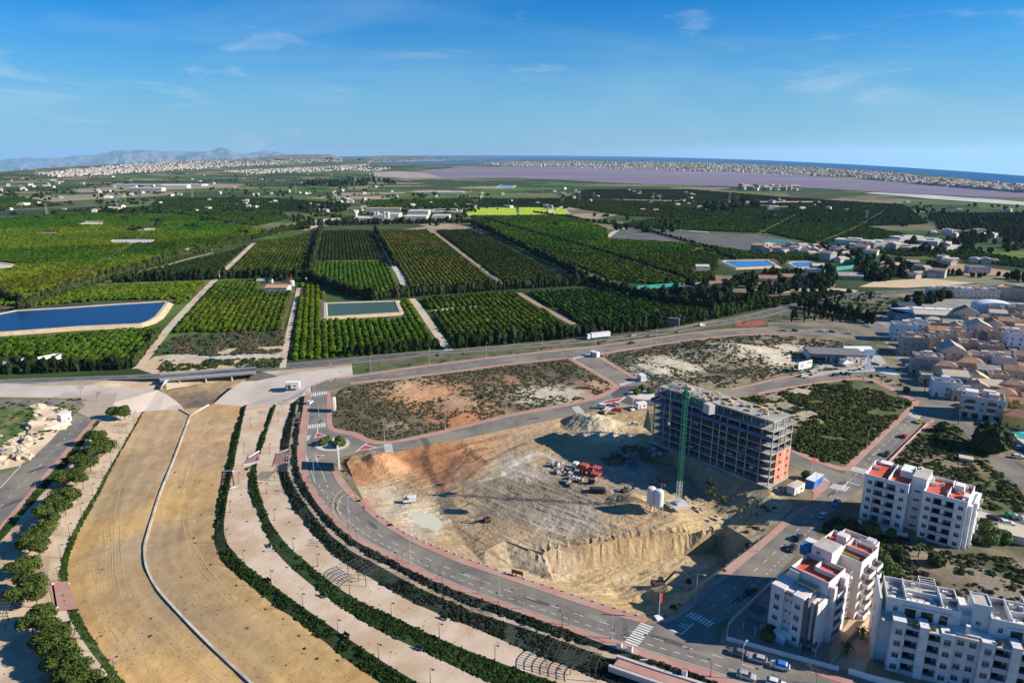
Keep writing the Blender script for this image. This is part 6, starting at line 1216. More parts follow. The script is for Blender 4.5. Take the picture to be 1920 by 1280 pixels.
for k in range(5):
    z=.2+k*f2
    # balconies down the right side and the left side
    for v0,v1 in ((8.,12.5),(22.,26.),(27,30.5)):
        u=W2 if v0>20 else W2-1.6
        q=MB().box(u,u+1.7,v0,v1,z-.16,z).box(u+1.56,u+1.7,v0,v1,z,z+1.).box(u,u+1.56,v0,v0+.14,z,z+1.).box(u,u+1.56,v1-.14,v1,z,z+1.); q.build('balcony',M_w2,c.e)
        MB().box(u,u+.05,v0+.4,v1-.4,z,z+2.2).build('patio_door',rs.choice([M_gl,M_open,M_shut]),c.e)
    for v in (18.5,): c.win(W2-1.4,v,z+1,'r')
    for v0,v1 in ((4.5,8.),(9.5,13.),(22.,26.)):
        u=.2 if v0<20 else .8
        if z+2>zm-3 and v0<20: continue
        MB().box(u-1.4,u,v0,v1,z-.16,z).box(u-1.4,u-1.26,v0,v1,z,z+1.).build('balcony',M_w2,c.e); MB().box(u-.05,u,v0+.4,v1-.4,z,z+2.2).build('patio_door',M_gl,c.e)
    for v in (16.5,19.): c.win(.2,v,z+1.,'l')
c.box('pale_canopy',2.6,5.4,-2.2,.3,0,2.6,M_w1); c.box('pale_canopy',4.2,6.6,-.8,.2,1.4,3.,M_w1)
# ---- block 3: cool white block with set-back penthouses
O3=G(1660,1255); rz3=math.radians(-22.5); d=LB('apartment_block',O3,rz3,'cool white apartment block with set-back penthouses and cluttered roof, bottom right corner')
f3=3.05; zf=4*f3+.3; zp=zf+3.3; L3b=39.; D3=12.5
d.box('wall',-2.4,L3b,3.2,D3,0,zf,M_w3); d.box('end_wall',-2.9,-2.4,2.6,D3,0,zp+.9,M_w3)
def bay(u0,u1,v,z1,m=M_w3): d.box('wall',u0,u1,v,3.2,0,z1,m)
cols=[('w',0,2.7),('b',2.7,5.3),('p',5.3,7.1),('b',7.1,9.6),('w',9.6,12.2),('s',12.2,17.2),('w',17.2,19.8),('b',19.8,22.6),('p',22.6,24.4),('b',24.4,27.2),('w',27.2,29.8),('s',29.8,34.8),('w',34.8,37.4)]
for t,u0,u1 in cols:
    if t=='w':
        bay(u0,u1,0,zf-.3)
        for k in range(4): d.win((u0+u1)/2,0,.9+k*f3,'f',1.25,1.25)
        d.box('coping',u0,u1,0,3.2,zf-.3,zf+.9 if u0<1 else zf+.3,M_w3)
    elif t=='p': bay(u0,u1,-.5,zf+.9)
    elif t=='s':
        bay(u0,u1,1.1,zf+.5)
        for k in range(4):
            d.win(u0+1.4,1.1,.9+k*f3,'f',1.25,1.25); d.win(u1-1.3,1.1,.9+k*f3,'f',1.25,1.25)
    else:
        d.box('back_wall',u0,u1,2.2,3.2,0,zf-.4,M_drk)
        for k in range(4):
            z=k*f3+.2
            q=MB().box(u0,u1,-.3,2.2,z-.16,z).box(u0,u1,-.3,-.16,z,z+1.05); q.build('balcony',M_bal,d.e)
            d.box('patio_door',u0+.3,u1-1.0,2.12,2.2,z,z+2.3,M_gl); d.box('awning_box',u1-.7,u1-.2,2.0,2.2,z+.4,z+2.,M_w3)
        d.box('planter',u0,u1,-.3,.3,zf-.5,zf-.0,M_bal)
# terraces on the fourth floor and penthouses
d.box('terrace',-2.2,L3b,.3,3.2,zf,zf+.05,M_tile)
for (u0,u1) in ((-1.4,13.4),(19.,34.)):
    d.box('penthouse',u0,u1,3.6,D3,zf,zp,M_w3); d.parapet(u0,u1,3.6,D3,zp,1.,M_w3); d.box('roof_floor',u0+.2,u1-.2,3.9,D3-.2,zp,zp+.05,M_tile)
    for c0,w in ((u0+5.,2.2),(u0+8.4,2.4),(u0+11.6,1.6)): d.box('patio_door',c0-w/2,c0+w/2,3.54,3.6,zf+.05,zf+2.3,M_gl)
    d.win(u0+2.,3.6,zf+1.2,'f',.8,1.1); d.box('lintel',u0+3.4,u0+13.,3.3,3.6,zf+2.5,zf+2.9,M_w3)
    d.box('divider',u0+3.8,u0+4.,4,D3-.2,zp,zp+1.5,M_w3); d.box('divider',u0+4,u1-.3,7.6,7.8,zp,zp+1.3,M_w3); d.box('roof_box',u1-3.8,u1-3.6,4,D3-1,zp,zp+1.6,M_w3)
    # white steel pergola on the roof
    for a in (u0+7.,u0+10.2): 
        for v in (D3-3.4,D3-.4): d.box('pergola_post',a,a+.13,v,v+.13,zp,zp+2.7,M_w1)
    for v in (D3-3.4,D3-2.4,D3-1.4,D3-.4): d.box('pergola_beam',u0+7.,u0+10.3,v,v+.12,zp+2.7,zp+2.84,M_w1)
    for a in (u0+7.,u0+10.2): d.box('pergola_beam',a,a+.12,D3-3.4,D3-.3,zp+2.84,zp+2.95,M_w1)
    for _ in range(34):
        a=rs.uniform(u0+.6,u1-1.2); v=rs.uniform(4.2,D3-1.); s=rs.uniform(.25,.9); d.box('roof_item',a,a+s*rs.uniform(.8,2.),v,v+s,zp+.05,zp+rs.uniform(.3,1.1),rs.choice([M_w1,M_w3,M_drk,M_frame,M_tile,M_gls]))
    for a in np.linspace(u0+1,u0+12,9): d.box('clothes_frame',a,a+.9,4.4,5.2,zp+.6,zp+.68,M_w1)
for (u0,u1) in ((13.4,15.6),): d.box('wing',u0,u1,5,D3,zf,zp-.6,M_w3)
d.box('stair_tower',15.6,19.,4.6,9.5,zf,zp+2.8,M_w3); d.box('tower_roof',15.9,18.7,4.9,9.2,zp+2.82,zp+2.9,M_tile); d.parapet(15.6,19.,4.6,9.5,zp+2.8,.35,M_w3); d.win(17.,4.6,zf+1.4,'f',.8,.8); d.box('antenna',17.5,17.6,9.3,9.4,zp+3,zp+5.2,M_w1); d.box('chimney',14.2,15.,1.4,2.2,zf,zf+2.4,M_w3)
d.box('roof_slab',34,L3b,3.4,D3,zf,zp-.4,M_w3)
for u in (3.2,4.6,6.2,8.,20.5,23.,25.5,27.5,29.): 
    s=rs.uniform(.35,.6); v_,f_=ico(1,int(u*10),.4,(s,s,s*.9)); mb=MB(); mb.add([(x,y,z+s*.6) for x,y,z in v_],f_); leaves(mb,24,(s,s,s),.25,rs,0,(0,0,s*.6)); o=mb.build('potted_plant',mat('terrace_plant',(.08,.13,.02),(.16,.17,.03),2.),d.e); o.location=(u,.7,zf+.1)
for k in range(4): d.win(-2.9,8.,1.+k*f3,'l',.6,.9)
# ---- grounds: boundary walls, paved courts, pool deck between blocks 2 and 3
M_court=mat('court_paving',(.50,.35,.22),(.55,.39,.25),.3,c3=(.44,.30,.19),s3=.1); M_dcourt=mat('court_tiles',(.30,.24,.19),(.26,.21,.17),.4)
struct(cdt_sheet('courtyard',L(1366,1170,1446,1095,1470,1110,1560,1190,1590,1180,1650,1110,1670,1090,1640,1120,1655,1100,1665,1130,1640,1240,1620,1268,1560,1250,1460,1222,1362,1198)[:7]+L(1600,1150,1640,1085,1660,1092,1660,1130,1628,1245,1620,1268,1560,1250,1460,1222,1362,1198),M_dcourt,dz=.06))
struct(cdt_sheet('sunlit_deck',L(1555,1215,1590,1165,1600,1130,1618,1092,1640,1078,1660,1090,1662,1110,1630,1238,1618,1262,1556,1245),M_court,dz=.09))
wall_run((1362,1200,1460,1227,1572,1257),1.2,.25,M_w1,'long white boundary wall along the pavement in front of the corner block'); wall_run((1362,1199,1366,1172,1448,1093),1.,.25,M_w2,'low wall along the side street beside the corner block'); wall_run((1556,1252,1590,1205,1630,1165),1.6,.22,mat('tan_wall',(.45,.33,.22)),'tan garden wall running between the corner block and the cool white block'); wall_run((1590,1262,1630,1275,1700,1292),1.6,.25,M_w1,'white boundary wall at the foot of the cool white block'); wall_run((1660,1090,1650,1105,1645,1130,1635,1150),1.5,.3,mat('tan_wall',(.45,.33,.22)),'curved dark-topped wall beside the sunlit deck')
def pav(px,py,w,dd,h,rzd,lab,m,nm='garden_shelter',cat='shelter',z=0):
    e=empty(nm,G(px,py,z),math.radians(rzd),lab,cat); MB().box(-w/2,w/2,-dd/2,dd/2,h-.15,h).build('roof',m,e)
    for x in (-w/2+.1,w/2-.1):
        for y in (-dd/2+.1,dd/2-.1): MB().box(x-.07,x+.07,y-.07,y+.07,0,h-.15).build('post',M_w1,e)
pav(1410,1180,3.4,3.,2.4,-48,'small dark-roofed garden shelter in the court of the corner block',M_drk); pav(1515,1220,3.6,2.6,2.4,-30,'dark canopy on posts behind the long white wall',M_drk); pav(1614,1143,4.6,3.,.5,-35,'white flat cover lying on the sunlit deck between the blocks',M_w1,'deck_cover','cover'); pav(1645,1081,3.,2.6,2.2,-30,'green sunshade on posts behind the corner block',mat('green_cloth',(.03,.12,.08)))
pav(1421,1143,3.,3.2,.4,-40,'dark square planter in the court of the corner block',M_drk,'planter','planter')
# ================================================================== the old town at the right edge
M_t=[mat('town_white',(.60,.56,.51),(.50,.46,.42),.3,detail=8),mat('town_cream',(.60,.50,.36),(.54,.45,.33),.3,detail=8),mat('town_grey',(.40,.34,.29),(.33,.28,.24),.3,detail=8),mat('town_ochre',(.58,.40,.13),(.52,.36,.13),.3,detail=8),mat('town_pink',(.55,.38,.30),(.48,.34,.28),.3,detail=8),mat('town_bluewhite',(.62,.66,.72),(.56,.60,.66),.3,detail=8)]
M_r=[mat('clay_tiles',(.34,.17,.10),(.42,.24,.15),1.2,c3=(.28,.15,.10),s3=.3),mat('brown_tiles',(.26,.17,.12),(.32,.22,.16),1.2,c3=(.2,.14,.1),s3=.3),mat('fibre_roof',(.36,.33,.29),(.30,.27,.24),.5,c3=(.42,.38,.33),s3=.2),mat('roof_terrace_clay',(.48,.30,.20),(.42,.27,.18),.6,c3=(.36,.2,.14),s3=.3),mat('tan_sheet_roof',(.55,.47,.34),(.50,.43,.31),.3),mat('white_sheet_roof',(.72,.71,.69),(.66,.65,.63),.3)]
def house(px,py,w,dd,h,rzd,lab,wall=0,roof='flat',rm=3,fl=None,cat='house',nm='town_house',z=0.,door=True,wins=True,extra=True):
    e=empty(nm,G(px,py,z),math.radians(rzd),lab,cat); wm=M_t[wall]; rr=random.Random(int(px*7+py))
    if nm=='town_house': w*=.88; dd*=.82; h=round(h*1.18,2)
    MB().box(-w/2,w/2,0,dd,0,h).build('wall',wm,e)
    if roof=='flat':
        q=MB().box(-w/2,w/2,0,.2,h,h+.9).box(-w/2,w/2,dd-.2,dd,h,h+.9).box(-w/2,-w/2+.2,.2,dd-.2,h,h+.9).box(w/2-.2,w/2,.2,dd-.2,h,h+.9); q.build('parapet',wm,e)
        MB().box(-w/2+.2,w/2-.2,.2,dd-.2,h,h+.08).build('roof',M_r[rm],e)
        if extra:
            a=rr.uniform(-w*.3,w*.1); MB().box(a,a+w*.3,dd*.55,dd*.85,h+.08,h+2.3).build('stair_head',wm,e)
            for _ in range(4):
                a=rr.uniform(-w*.4,w*.3); v=rr.uniform(.6,dd-1.5); MB().box(a,a+rr.uniform(.5,1.4),v,v+.8,h+.08,h+rr.uniform(.5,1.3)).build('roof_item',rr.choice([M_t[0],M_r[0],M_frame,M_t[3]]),e)
    elif roof=='gable':
        r=dd*.27; v=[(-w/2-.3,-.3,h),(w/2+.3,-.3,h),(w/2+.3,dd+.3,h),(-w/2-.3,dd+.3,h),(-w/2-.3,dd/2,h+r),(w/2+.3,dd/2,h+r)]
        MB().add([(x,y,z_-.0) for x,y,z_ in v],[(0,1,5,4),(2,3,4,5),(1,2,5),(3,0,4)]).build('roof',M_r[rm],e)
    elif roof=='gablev':
        r=w*.27; v=[(-w/2-.3,-.3,h),(w/2+.3,-.3,h),(w/2+.3,dd+.3,h),(-w/2-.3,dd+.3,h),(0,-.3,h+r),(0,dd+.3,h+r)]
        MB().add(v,[(3,0,4,5),(1,2,5,4)]).build('roof',M_r[rm],e); MB().add([(-w/2,0,h),(w/2,0,h),(0,0,h+r-.1),(-w/2,dd,h),(w/2,dd,h),(0,dd,h+r-.1)],[(0,1,2),(4,3,5)]).build('gable_wall',wm,e)
    elif roof=='hip':
        r=min(w,dd)*.26; i=min(w,dd)/2; v=[(-w/2-.4,-.4,h),(w/2+.4,-.4,h),(w/2+.4,dd+.4,h),(-w/2-.4,dd+.4,h)]
        v+=[(-w/2+i,dd/2,h+r),(w/2-i,dd/2,h+r)] if w>dd else [(0,i,h+r),(0,dd-i,h+r)]
        f=[(0,1,5,4),(1,2,5),(2,3,4,5),(3,0,4)] if w>dd else [(0,1,4),(1,2,5,4),(2,3,5),(3,0,4,5)]
        MB().add(v,f).build('roof',M_r[rm],e)
    if wins:
        nf=max(1,int(h/2.9)); 
        for k in range(nf):
            n=max(1,int(w/3.2))
            for i in range(n):
                u=-w/2+w*(i+.5)/n
                if k==0 and i==0 and door: MB().box(u-.5,u+.5,-.05,0,0,2.2).build('door',rr.choice([M_gl,mat('brown_door',(.16,.09,.05)),mat('grey_door',(.3,.31,.33))]),e); continue
                if rr.random()<.8:
                    f,p=winmesh(1.,1.2); o=link('window',f,e,(u,0,.9+k*2.9)); link('pane',p,o)
            n=max(1,int(dd/4))
            for i in range(n):
                if rr.random()<.75:
                    f,p=winmesh(1.,1.2); o=link('window',f,e,(-w/2,dd*(i+.5)/n,.9+k*2.9),-math.pi/2); link('pane',p,o)
    return e
struct(sheet('town_paving',(1648,628,1640,590,1700,560,1760,548,1990,560,2050,800,1900,785,1850,795,1800,770,1765,745,1740,715,1700,690),mat('town_paving',(.26,.235,.21),(.20,.18,.165),.3,c3=(.33,.29,.25),s3=.1,detail=9),.016))
HS=[ # px,py (foot of the middle of the near wall), width, depth, height, turn, label...
(1695,640,15,12,8.5,-14,'big blue-white blank-walled house left of the blue warehouse, facing the bypass',5,'flat',3),
(1722,632,13,12,7.5,-14,'pale house with a clay roof terrace right of the blank-walled house',5,'flat',3),
(1714,668,16,12,9,-16,'grey house with an orange roof terrace, first in the second row of the old town',2,'flat',3),
(1742,664,12,12,8.5,-16,'plain grey rendered house between the orange terrace house and the steep grey roof',2,'flat',2),
(1738,700,15,10,7.5,-18,'white house with a peaked clay terrace at the street bend',0,'flat',3),
(1784,688,14,16,8,-20,'tall house under a steep grey and tan roof, middle of the old town',1,'gablev',2),
(1770,712,12,9,6.5,-20,'pink house with a dark tiled hip roof behind the corner shop',4,'hip',1),
(1790,728,13,10,5.5,-15,'white gable house with a tan roof right of the street bend',0,'gable',4),
(1773,745,14,9,6,-20,'blue-white blank wall house with a brown roof beside the main street',5,'flat',2),
(1817,704,15,10,6,-18,'long house with a dark clay tile roof, centre of the old town',4,'hip',0),
(1850,716,11,9,5.5,-22,'ochre house under a grey gable in the old town',3,'gable',2),
(1832,730,12,10,4.5,-20,'ochre house with a tan roof and round tank beside it',3,'gablev',4),
(1853,742,15,10,4.5,-12,'long tan-roofed house with an ochre end wall',3,'gable',4),
(1806,752,12,8,3.6,-15,'low shed with a beige roof beside the parked cars',2,'flat',4),
(1880,700,12,10,7,-25,'white house near the right edge with a dark flat roof',0,'flat',2),
(1902,720,12,10,6,-25,'brown-roofed house at the right edge above the yellow villa',2,'gable',1),
(1878,655,16,12,8.5,-22,'house with a red-brown terrace right of the dark shed roof',4,'flat',0),
(1908,668,14,12,11,-22,'tall white house cut by the right edge of the photo',5,'flat',0),
(1860,630,16,10,6,-20,'white house with a double clay gable behind the town centre',0,'gablev',0),
(1890,622,14,10,6,-20,'clay roofed house near the right edge, third row back',4,'gable',0),
(1832,640,16,12,8,-22,'white gable-fronted hall with a cream lower wall in the old town',0,'gablev',4),
(1810,610,18,10,7.5,-18,'brown and tan roofed barn behind the white gable hall',1,'gablev',1),
(1800,648,12,9,7,-18,'pink-grey house in front of the gable-fronted hall',4,'flat',3),
(1760,640,14,10,6,-15,'brown tiled row house under the blue warehouse',4,'gable',0),
(1780,650,10,9,6,-15,'cream flat house with a small terrace in the third row',1,'flat',3),
(1910,600,16,12,7,-20,'grey flat-roofed house at the right edge behind the vaulted hall',2,'flat',2),
(1870,602,12,9,5,-20,'pale tan-roofed house below the vaulted hall',0,'gable',4),
(1900,642,12,10,6,-22,'house with a patchy clay roof near the right edge, fourth row',1,'gable',0),
(1856,676,14,10,7,-22,'grey house with a clay terrace below the dark flat shed',2,'flat',3),
(1838,690,12,9,5.5,-20,'small white house with rooftop laundry, middle of the old town',0,'flat',3),
(1870,725,10,8,5,-20,'cream house with a patio wall near the ochre gable house',1,'flat',3),
(1898,745,12,9,5.5,-25,'dim brown house by the yellow villa garden',4,'hip',1),
(1915,690,10,9,6,-25,'dark roofed house at the very right edge above the town centre',2,'gable',1),
(1750,690,9,8,5,-18,'small dark house wedged behind the peaked terrace house',4,'gable',1),
(1720,700,8,8,6.5,-20,'narrow shaded house on the corner of the roundabout street',2,'flat',2),
(1818,668,12,9,6,-20,'house with a pink balcony wall beside the steep grey roof',4,'flat',0),
(1920,640,12,10,6,-22,'house half out of view on the right with a rust-coloured roof',4,'gable',0),
(1880,760,11,9,5,-25,'house with a yellow render behind the white three-storey block',3,'hip',0),
]
for k,h_ in enumerate(HS): house(*h_[:6],h_[6],*h_[7:])
# filling gaps: backyards and lean-tos
for k,(x,y,w,dd,h,wl,rf,rm,lab) in enumerate(((1762,676,9,7,4,1,'flat',3,'low cream lean-to left of the steep grey roof'),(1798,700,8,6,3.5,4,'gable',0,'small clay-roofed lean-to below the steep grey roof'),(1812,716,7,6,3.2,2,'flat',4,'low beige lean-to by the terrace wall'),(1868,690,9,7,4,3,'gable',0,'small ochre outbuilding right of the laundry roof'),(1846,658,9,7,4,0,'flat',2,'low white outbuilding beside the dark flat shed'),(1892,680,8,7,4.5,4,'gable',1,'brown outbuilding in the right part of the town'),(1912,738,9,7,4,1,'flat',3,'cream outbuilding at the right edge by the villa'),(1785,620,12,8,5,2,'gable',2,'grey store behind the brown tiled row house'),(1886,640,9,7,5,0,'gable',0,'white cottage with clay roof left of the patchy roof'),(1742,720,8,7,4,2,'flat',2,'dim flat-roofed annex on the shaded street corner'),(1914,772,9,7,4,3,'gable',0,'yellow cottage at the right edge above the pool'))):
    house(x,y,w,dd,h,-20,lab,wl,rf,rm,nm='outbuilding',cat='outbuilding',extra=False)
fillc=0
occ=[G(h_[0],h_[1]) for h_ in HS]
for _ in range(2600):
    x=rs.uniform(1705,1960); y=rs.uniform(588,770)
    if y>655+(x-1705)*.78 and x<1850: continue
    if x<1850 and y<612: continue
    g=G(x,y)
    if min(math.hypot(g[0]-q[0],g[1]+4-q[1]-4) for q in occ)<8.: continue
    if 1800<x<1870 and 765<y: continue
    occ.append(g); w=rs.uniform(5.5,8.5); house(x,y,w,rs.uniform(5.5,8),rs.uniform(3,6.5),rs.choice([-20,-22,70,-16]),'small house packed between its neighbours in the old town, clay or brown roof',rs.choice([0,1,1,4,3,2]),rs.choice(['gable','gable','hip','flat','gablev']),rs.choice([0,0,1,3,4]),nm='packed_house',extra=False)
    bpy.data.objects[-1] if False else None; fillc+=1
    if fillc>95: break
for o in bpy.data.objects:
    if o.name.startswith('packed_house'): o['group']='small houses filling the old town'
# bigger town buildings
h=house(1808,560,52,12,6.5,-10,'long pale terrace of flats with balconies at the top of the old town',0,'flat',3,cat='flats',nm='terrace_block')
for k in range(12): MB().box(-25+k*4.2,-22.4+k*4.2,-1.1,0,3.,4.).build('balcony',M_t[1],h)
for k in range(9): MB().box(-24+k*5.6,-21+k*5.6,4,8,6.6,8.4).build('roof_room',rs.choice([M_t[0],M_t[2],M_t[5]]),h)
h=house(1905,562,30,16,8,-52,'row of pale flats turned along the street at the right edge',2,'flat',0,cat='flats',nm='terrace_block')
wh=empty('warehouse',G(1730,606),math.radians(-13),'blue-grey warehouse with a tan edge and white roof panels','warehouse'); M_wb=mat('warehouse_blue',(.10,.20,.28),(.13,.23,.30),.4)
MB().box(-18,26,0,16,0,6.5).build('wall',M_wb,wh); MB().add([(-6,-.3,6.5),(26.3,-.3,6.5),(26.3,5.5,8.6),(-6,5.5,8.6)],[(0,1,2,3)]).build('roof',M_r[4],wh); MB().add([(-6,5.5,8.6),(26.3,5.5,8.6),(26.3,16.3,6.6),(-6,16.3,6.6)],[(0,1,2,3)]).build('roof',M_r[5],wh)
for i in range(4): MB().box(-5+i*7.7,1.6+i*7.7,6,12.,8.4,9.2).build('roof_panel',M_r[5],wh)
MB().add([(-18,16,6.5),(-6,5.5,8.6),(-6,16,8.),(-18,0,6.5),(-6,0,6.5)],[(0,3,4,1),(0,1,2)]).build('canopy_roof',M_r[5],wh)
lowhall(1693,588,13,11,7,'dark blue square store left of the warehouse',m=mat('store_dark',(.03,.06,.11)),roof=mat('store_dark',(.03,.06,.11)),cat='store',nm='store'); lowhall(1712,592,14,12,5.5,'brown flat store between the dark store and the warehouse',m=M_t[2],roof=M_r[1],cat='store',nm='store')
va=empty('vaulted_hall',G(1868,588),math.radians(-15),'pale blue-grey barrel-roofed hall behind the old town','hall'); q=MB(); n=12
arc=[(-13*math.cos(math.pi*i/n),4.+4.2*math.sin(math.pi*i/n)) for i in range(n+1)]; v=[(x,y,z) for y in (0,14) for x,z in arc]; q.add(v,[(i,i+1,n+2+i,n+1+i) for i in range(n)]); q.build('roof',M_t[5],va); MB().box(-13,13,.2,13.8,0,4.).add([(x,.2,z-.05) for x,z in arc],[tuple(range(n+1))[::-1]]).build('wall',M_t[5],va)
lowhall(1893,662,18,14,4.5,'dark flat-roofed shed between white walls in the old town',m=M_t[0],roof=mat('tar_roof',(.06,.055,.055)),cat='shed')
wtk=empty('round_tank',G(1872,722),0,'round tan tank among the ochre houses','tank'); MB().lathe([(3,0),(3,3.6),(.2,4.)],18).build('tank',M_r[4],wtk)
# white three-storey block by the wide street
h=house(1837,786,16,12,9.3,-32,'white three-storey corner block with brick-red balconies and a sunlit blank side',0,'flat',3,cat='apartment block',nm='corner_block')
for k in range(2):
    for u in (-4.5,3.5):
        MB().box(u-1.8,u+1.8,-1.,0,3.1+k*3,3.25+k*3).box(u-1.8,u+1.8,-1.,-.88,3.25+k*3,4.2+k*3).build('balcony',M_w2,h); MB().box(u-1.6,u+1.6,-.06,0,3.3+k*3,5.6+k*3).build('brick_recess',mat('recess_red',(.25,.09,.06)),h)
for u in (-6,-2,2,6): MB().box(u-1.1,u+1.1,-.08,0,.1,2.4).build('shopfront',M_gl,h)
MB().box(-7.,-2,3,8,9.4,11.4).build('roof_room',M_t[5],h); MB().box(2,6,4,9,9.4,11.2).build('roof_room',M_t[0],h)
# yellow villa with pool at the right edge
h=house(1908,805,12,9,5.5,-35,'yellow villa with a pink roof beside a turquoise pool at the right edge',3,'hip',0,cat='villa',nm='villa')
struct(sheet('pool_deck',(1878,800,1900,788,1960,820,1960,850,1905,832),M_t[1] and mat('deck_beige',(.55,.48,.38),(.5,.44,.35),.4),.1)); pl_=sheet('swimming_pool',(1896,806,1920,812,1935,826,1912,822),water('pool_water',(.02,.30,.30)),.14); sheet('turf_strip',(1884,796,1895,791,1912,806,1904,812),mat('turf',(.04,.16,.02)),.16)
wall_run((1856,790,1880,812,1925,846,1960,860),2.2,.3,M_t[1],'cream garden wall below the yellow villa')
# petrol station
ps=empty('filling_station',G(1560,678),math.radians(-8),'filling station with a flat grey canopy and white shop by the third roundabout','filling station')
MB().box(-14,16,-6,9,5.2,6.).build('canopy',mat('canopy_grey',(.14,.14,.14),(.18,.17,.17),.3,aniso=(0,.1)),ps); MB().box(-14,-3,0,8.6,0,5.15).build('shop',M_t[5],ps)
MB().box(-12,-4,-.06,0,.5,3).build('shop_window',M_gl,ps)
for x in (-2,6,14):
    MB().box(x-.25,x+.25,-4.5,-4,0,5.2).build('column',M_t[0],ps); MB().box(x-.25,x+.25,5.5,6,0,5.2).build('column',M_t[0],ps)
for x in (1,5,9,13): MB().box(x-.4,x+.4,-1.2,-.5,.15,2.).build('fuel_pump',mat('pump_red',(.45,.08,.05)),ps)
lowhall(1604,668,16,9,4.5,'white and pale blue car wash right of the filling station canopy',m=M_t[5],roof=M_r[5],cat='car wash',nm='car_wash')
struct(sheet('forecourt',(1500,700,1510,672,1640,655,1662,680,1640,696,1560,700,1520,708),mat('forecourt_concrete',(.42,.40,.37),(.36,.34,.32),.2),.06))
e=empty('billboard',G(1508,697),math.radians(30),'large white billboard with grey and red print above a green verge','billboard'); MB().box(-5.5,5.5,-.2,.2,2.,6.2).build('panel',M_w1,e); MB().box(-4.,-1.2,-.24,-.2,2.8,5.2).build('print_patch',mat('print_grey',(.35,.42,.5)),e); MB().box(1.4,4.6,-.24,-.2,4.3,5.6).build('print_patch',mat('print_red',(.6,.3,.25)),e)
for x in (-4,0,4): MB().box(x-.12,x+.12,0,.25,0,4).build('post',M_drk,e)
struct(sheet('green_verge',(1490,702,1505,697,1530,680,1533,685,1525,692,1505,700),mat('turf',(.04,.16,.02)),.1)); struct(sheet('green_verge',(1535,696,1550,689,1570,690,1572,693),mat('turf',(.04,.16,.02)),.1))
e=empty('totem_sign',G(1626,694),0,'pale blue and white price sign at the filling station exit','sign'); MB().box(-1.6,1.6,-.3,.3,0,3.6).build('base_panel',M_w1,e); MB().box(-3,3,-.3,.3,8.5,12.).box(-.2,.2,-.2,.2,3.6,8.5).build('panel',mat('sign_blue',(.30,.5,.66),(.5,.6,.7),.8),e)
e=empty('marquee',G(1586,686),0,'small white tent on the forecourt corner','tent'); MB().add([(-3.5,-3.,2),(3.5,-3.,2),(3.5,3.,2),(-3.5,3.,2),(0,0,3.6)],[(0,1,4),(1,2,4),(2,3,4),(3,0,4)]).build('roof',M_w1,e); MB().box(-3.3,3.3,2.6,2.8,0,2).build('wall',M_w1,e)
# hamlet between the ponds and the bypass
for k,(x,y,w,dd,h,wl,rf,rm,lab) in enumerate(((1345,541,14,9,3.5,0,'gable',0,'white cottage at the left end of the hamlet by the netting'),(1310,545,22,9,3,2,'flat',2,'low grey greenhouse roofs beside the hamlet'),(1440,530,16,9,4,0,'gable',0,'long white farmhouse row in the hamlet, left part'),(1470,528,16,9,4.5,0,'gable',0,'white farmhouse in the middle of the hamlet row'),(1500,527,14,9,5,0,'flat',3,'white flat-roofed house at the right end of the hamlet row'),(1525,520,13,10,7,0,'flat',3,'square white house beside the right-hand pond'),(1662,515,18,11,6,1,'hip',0,'cream villa with a clay roof beyond the sandy lot'),(1690,518,13,9,5,4,'gable',0,'clay-roofed house right of the cream villa'),(1640,521,14,9,4,0,'flat',3,'white house left of the cream villa'),(1712,522,8,6,3.5,1,'flat',3,'small cream shed on the sandy lot'),(1836,513,20,10,6,0,'flat',3,'white modern villa above the red-brown field'),(1595,525,22,10,4,2,'gable',2,'grey barn with a large yard left of the sandy lot'))):
    house(x,y,w,dd,h,-8,lab,wl,rf,rm,nm='country_house',extra=False)
# ================================================================== vehicles
def paintm(nm,c): return mat('car_'+nm,c,c,1.,rough=.35,spec=.5,coat=.4)
CAR={'white':paintm('white',(.70,.70,.69)),'silver':paintm('silver',(.38,.39,.41)),'blue':paintm('blue',(.05,.14,.38)),'black':paintm('black',(.02,.02,.024)),'red':paintm('red',(.38,.04,.03)),'yellow':paintm('yellow',(.70,.42,.02)),'grey':paintm('grey',(.12,.125,.135))}
M_lamp=mat('headlight_glass',(.7,.7,.68),rough=.2); M_tail=mat('tail_light',(.35,.02,.02),rough=.3)
_wheel=MB().tube((0,-.1,0),(0,.1,0),.32,n=12).mesh('wheel',M_tyre); _rim=MB().tube((0,-.115,0),(0,.115,0),.18,n=8).mesh('rim',mat('rim_grey',(.4,.4,.42),rough=.4))
def profile(pts,w,tuck=0.):
    n=len(pts); v=[(x,s*w/2*(1-(tuck if z>.95 else 0)*(z-.95)/.55),z) for s in (-1,1) for x,z in pts]
    return v,[tuple(range(n-1,-1,-1)),tuple(range(n,2*n))]+[(i,(i+1)%n,n+(i+1)%n,n+i) for i in range(n)]
_cm={}
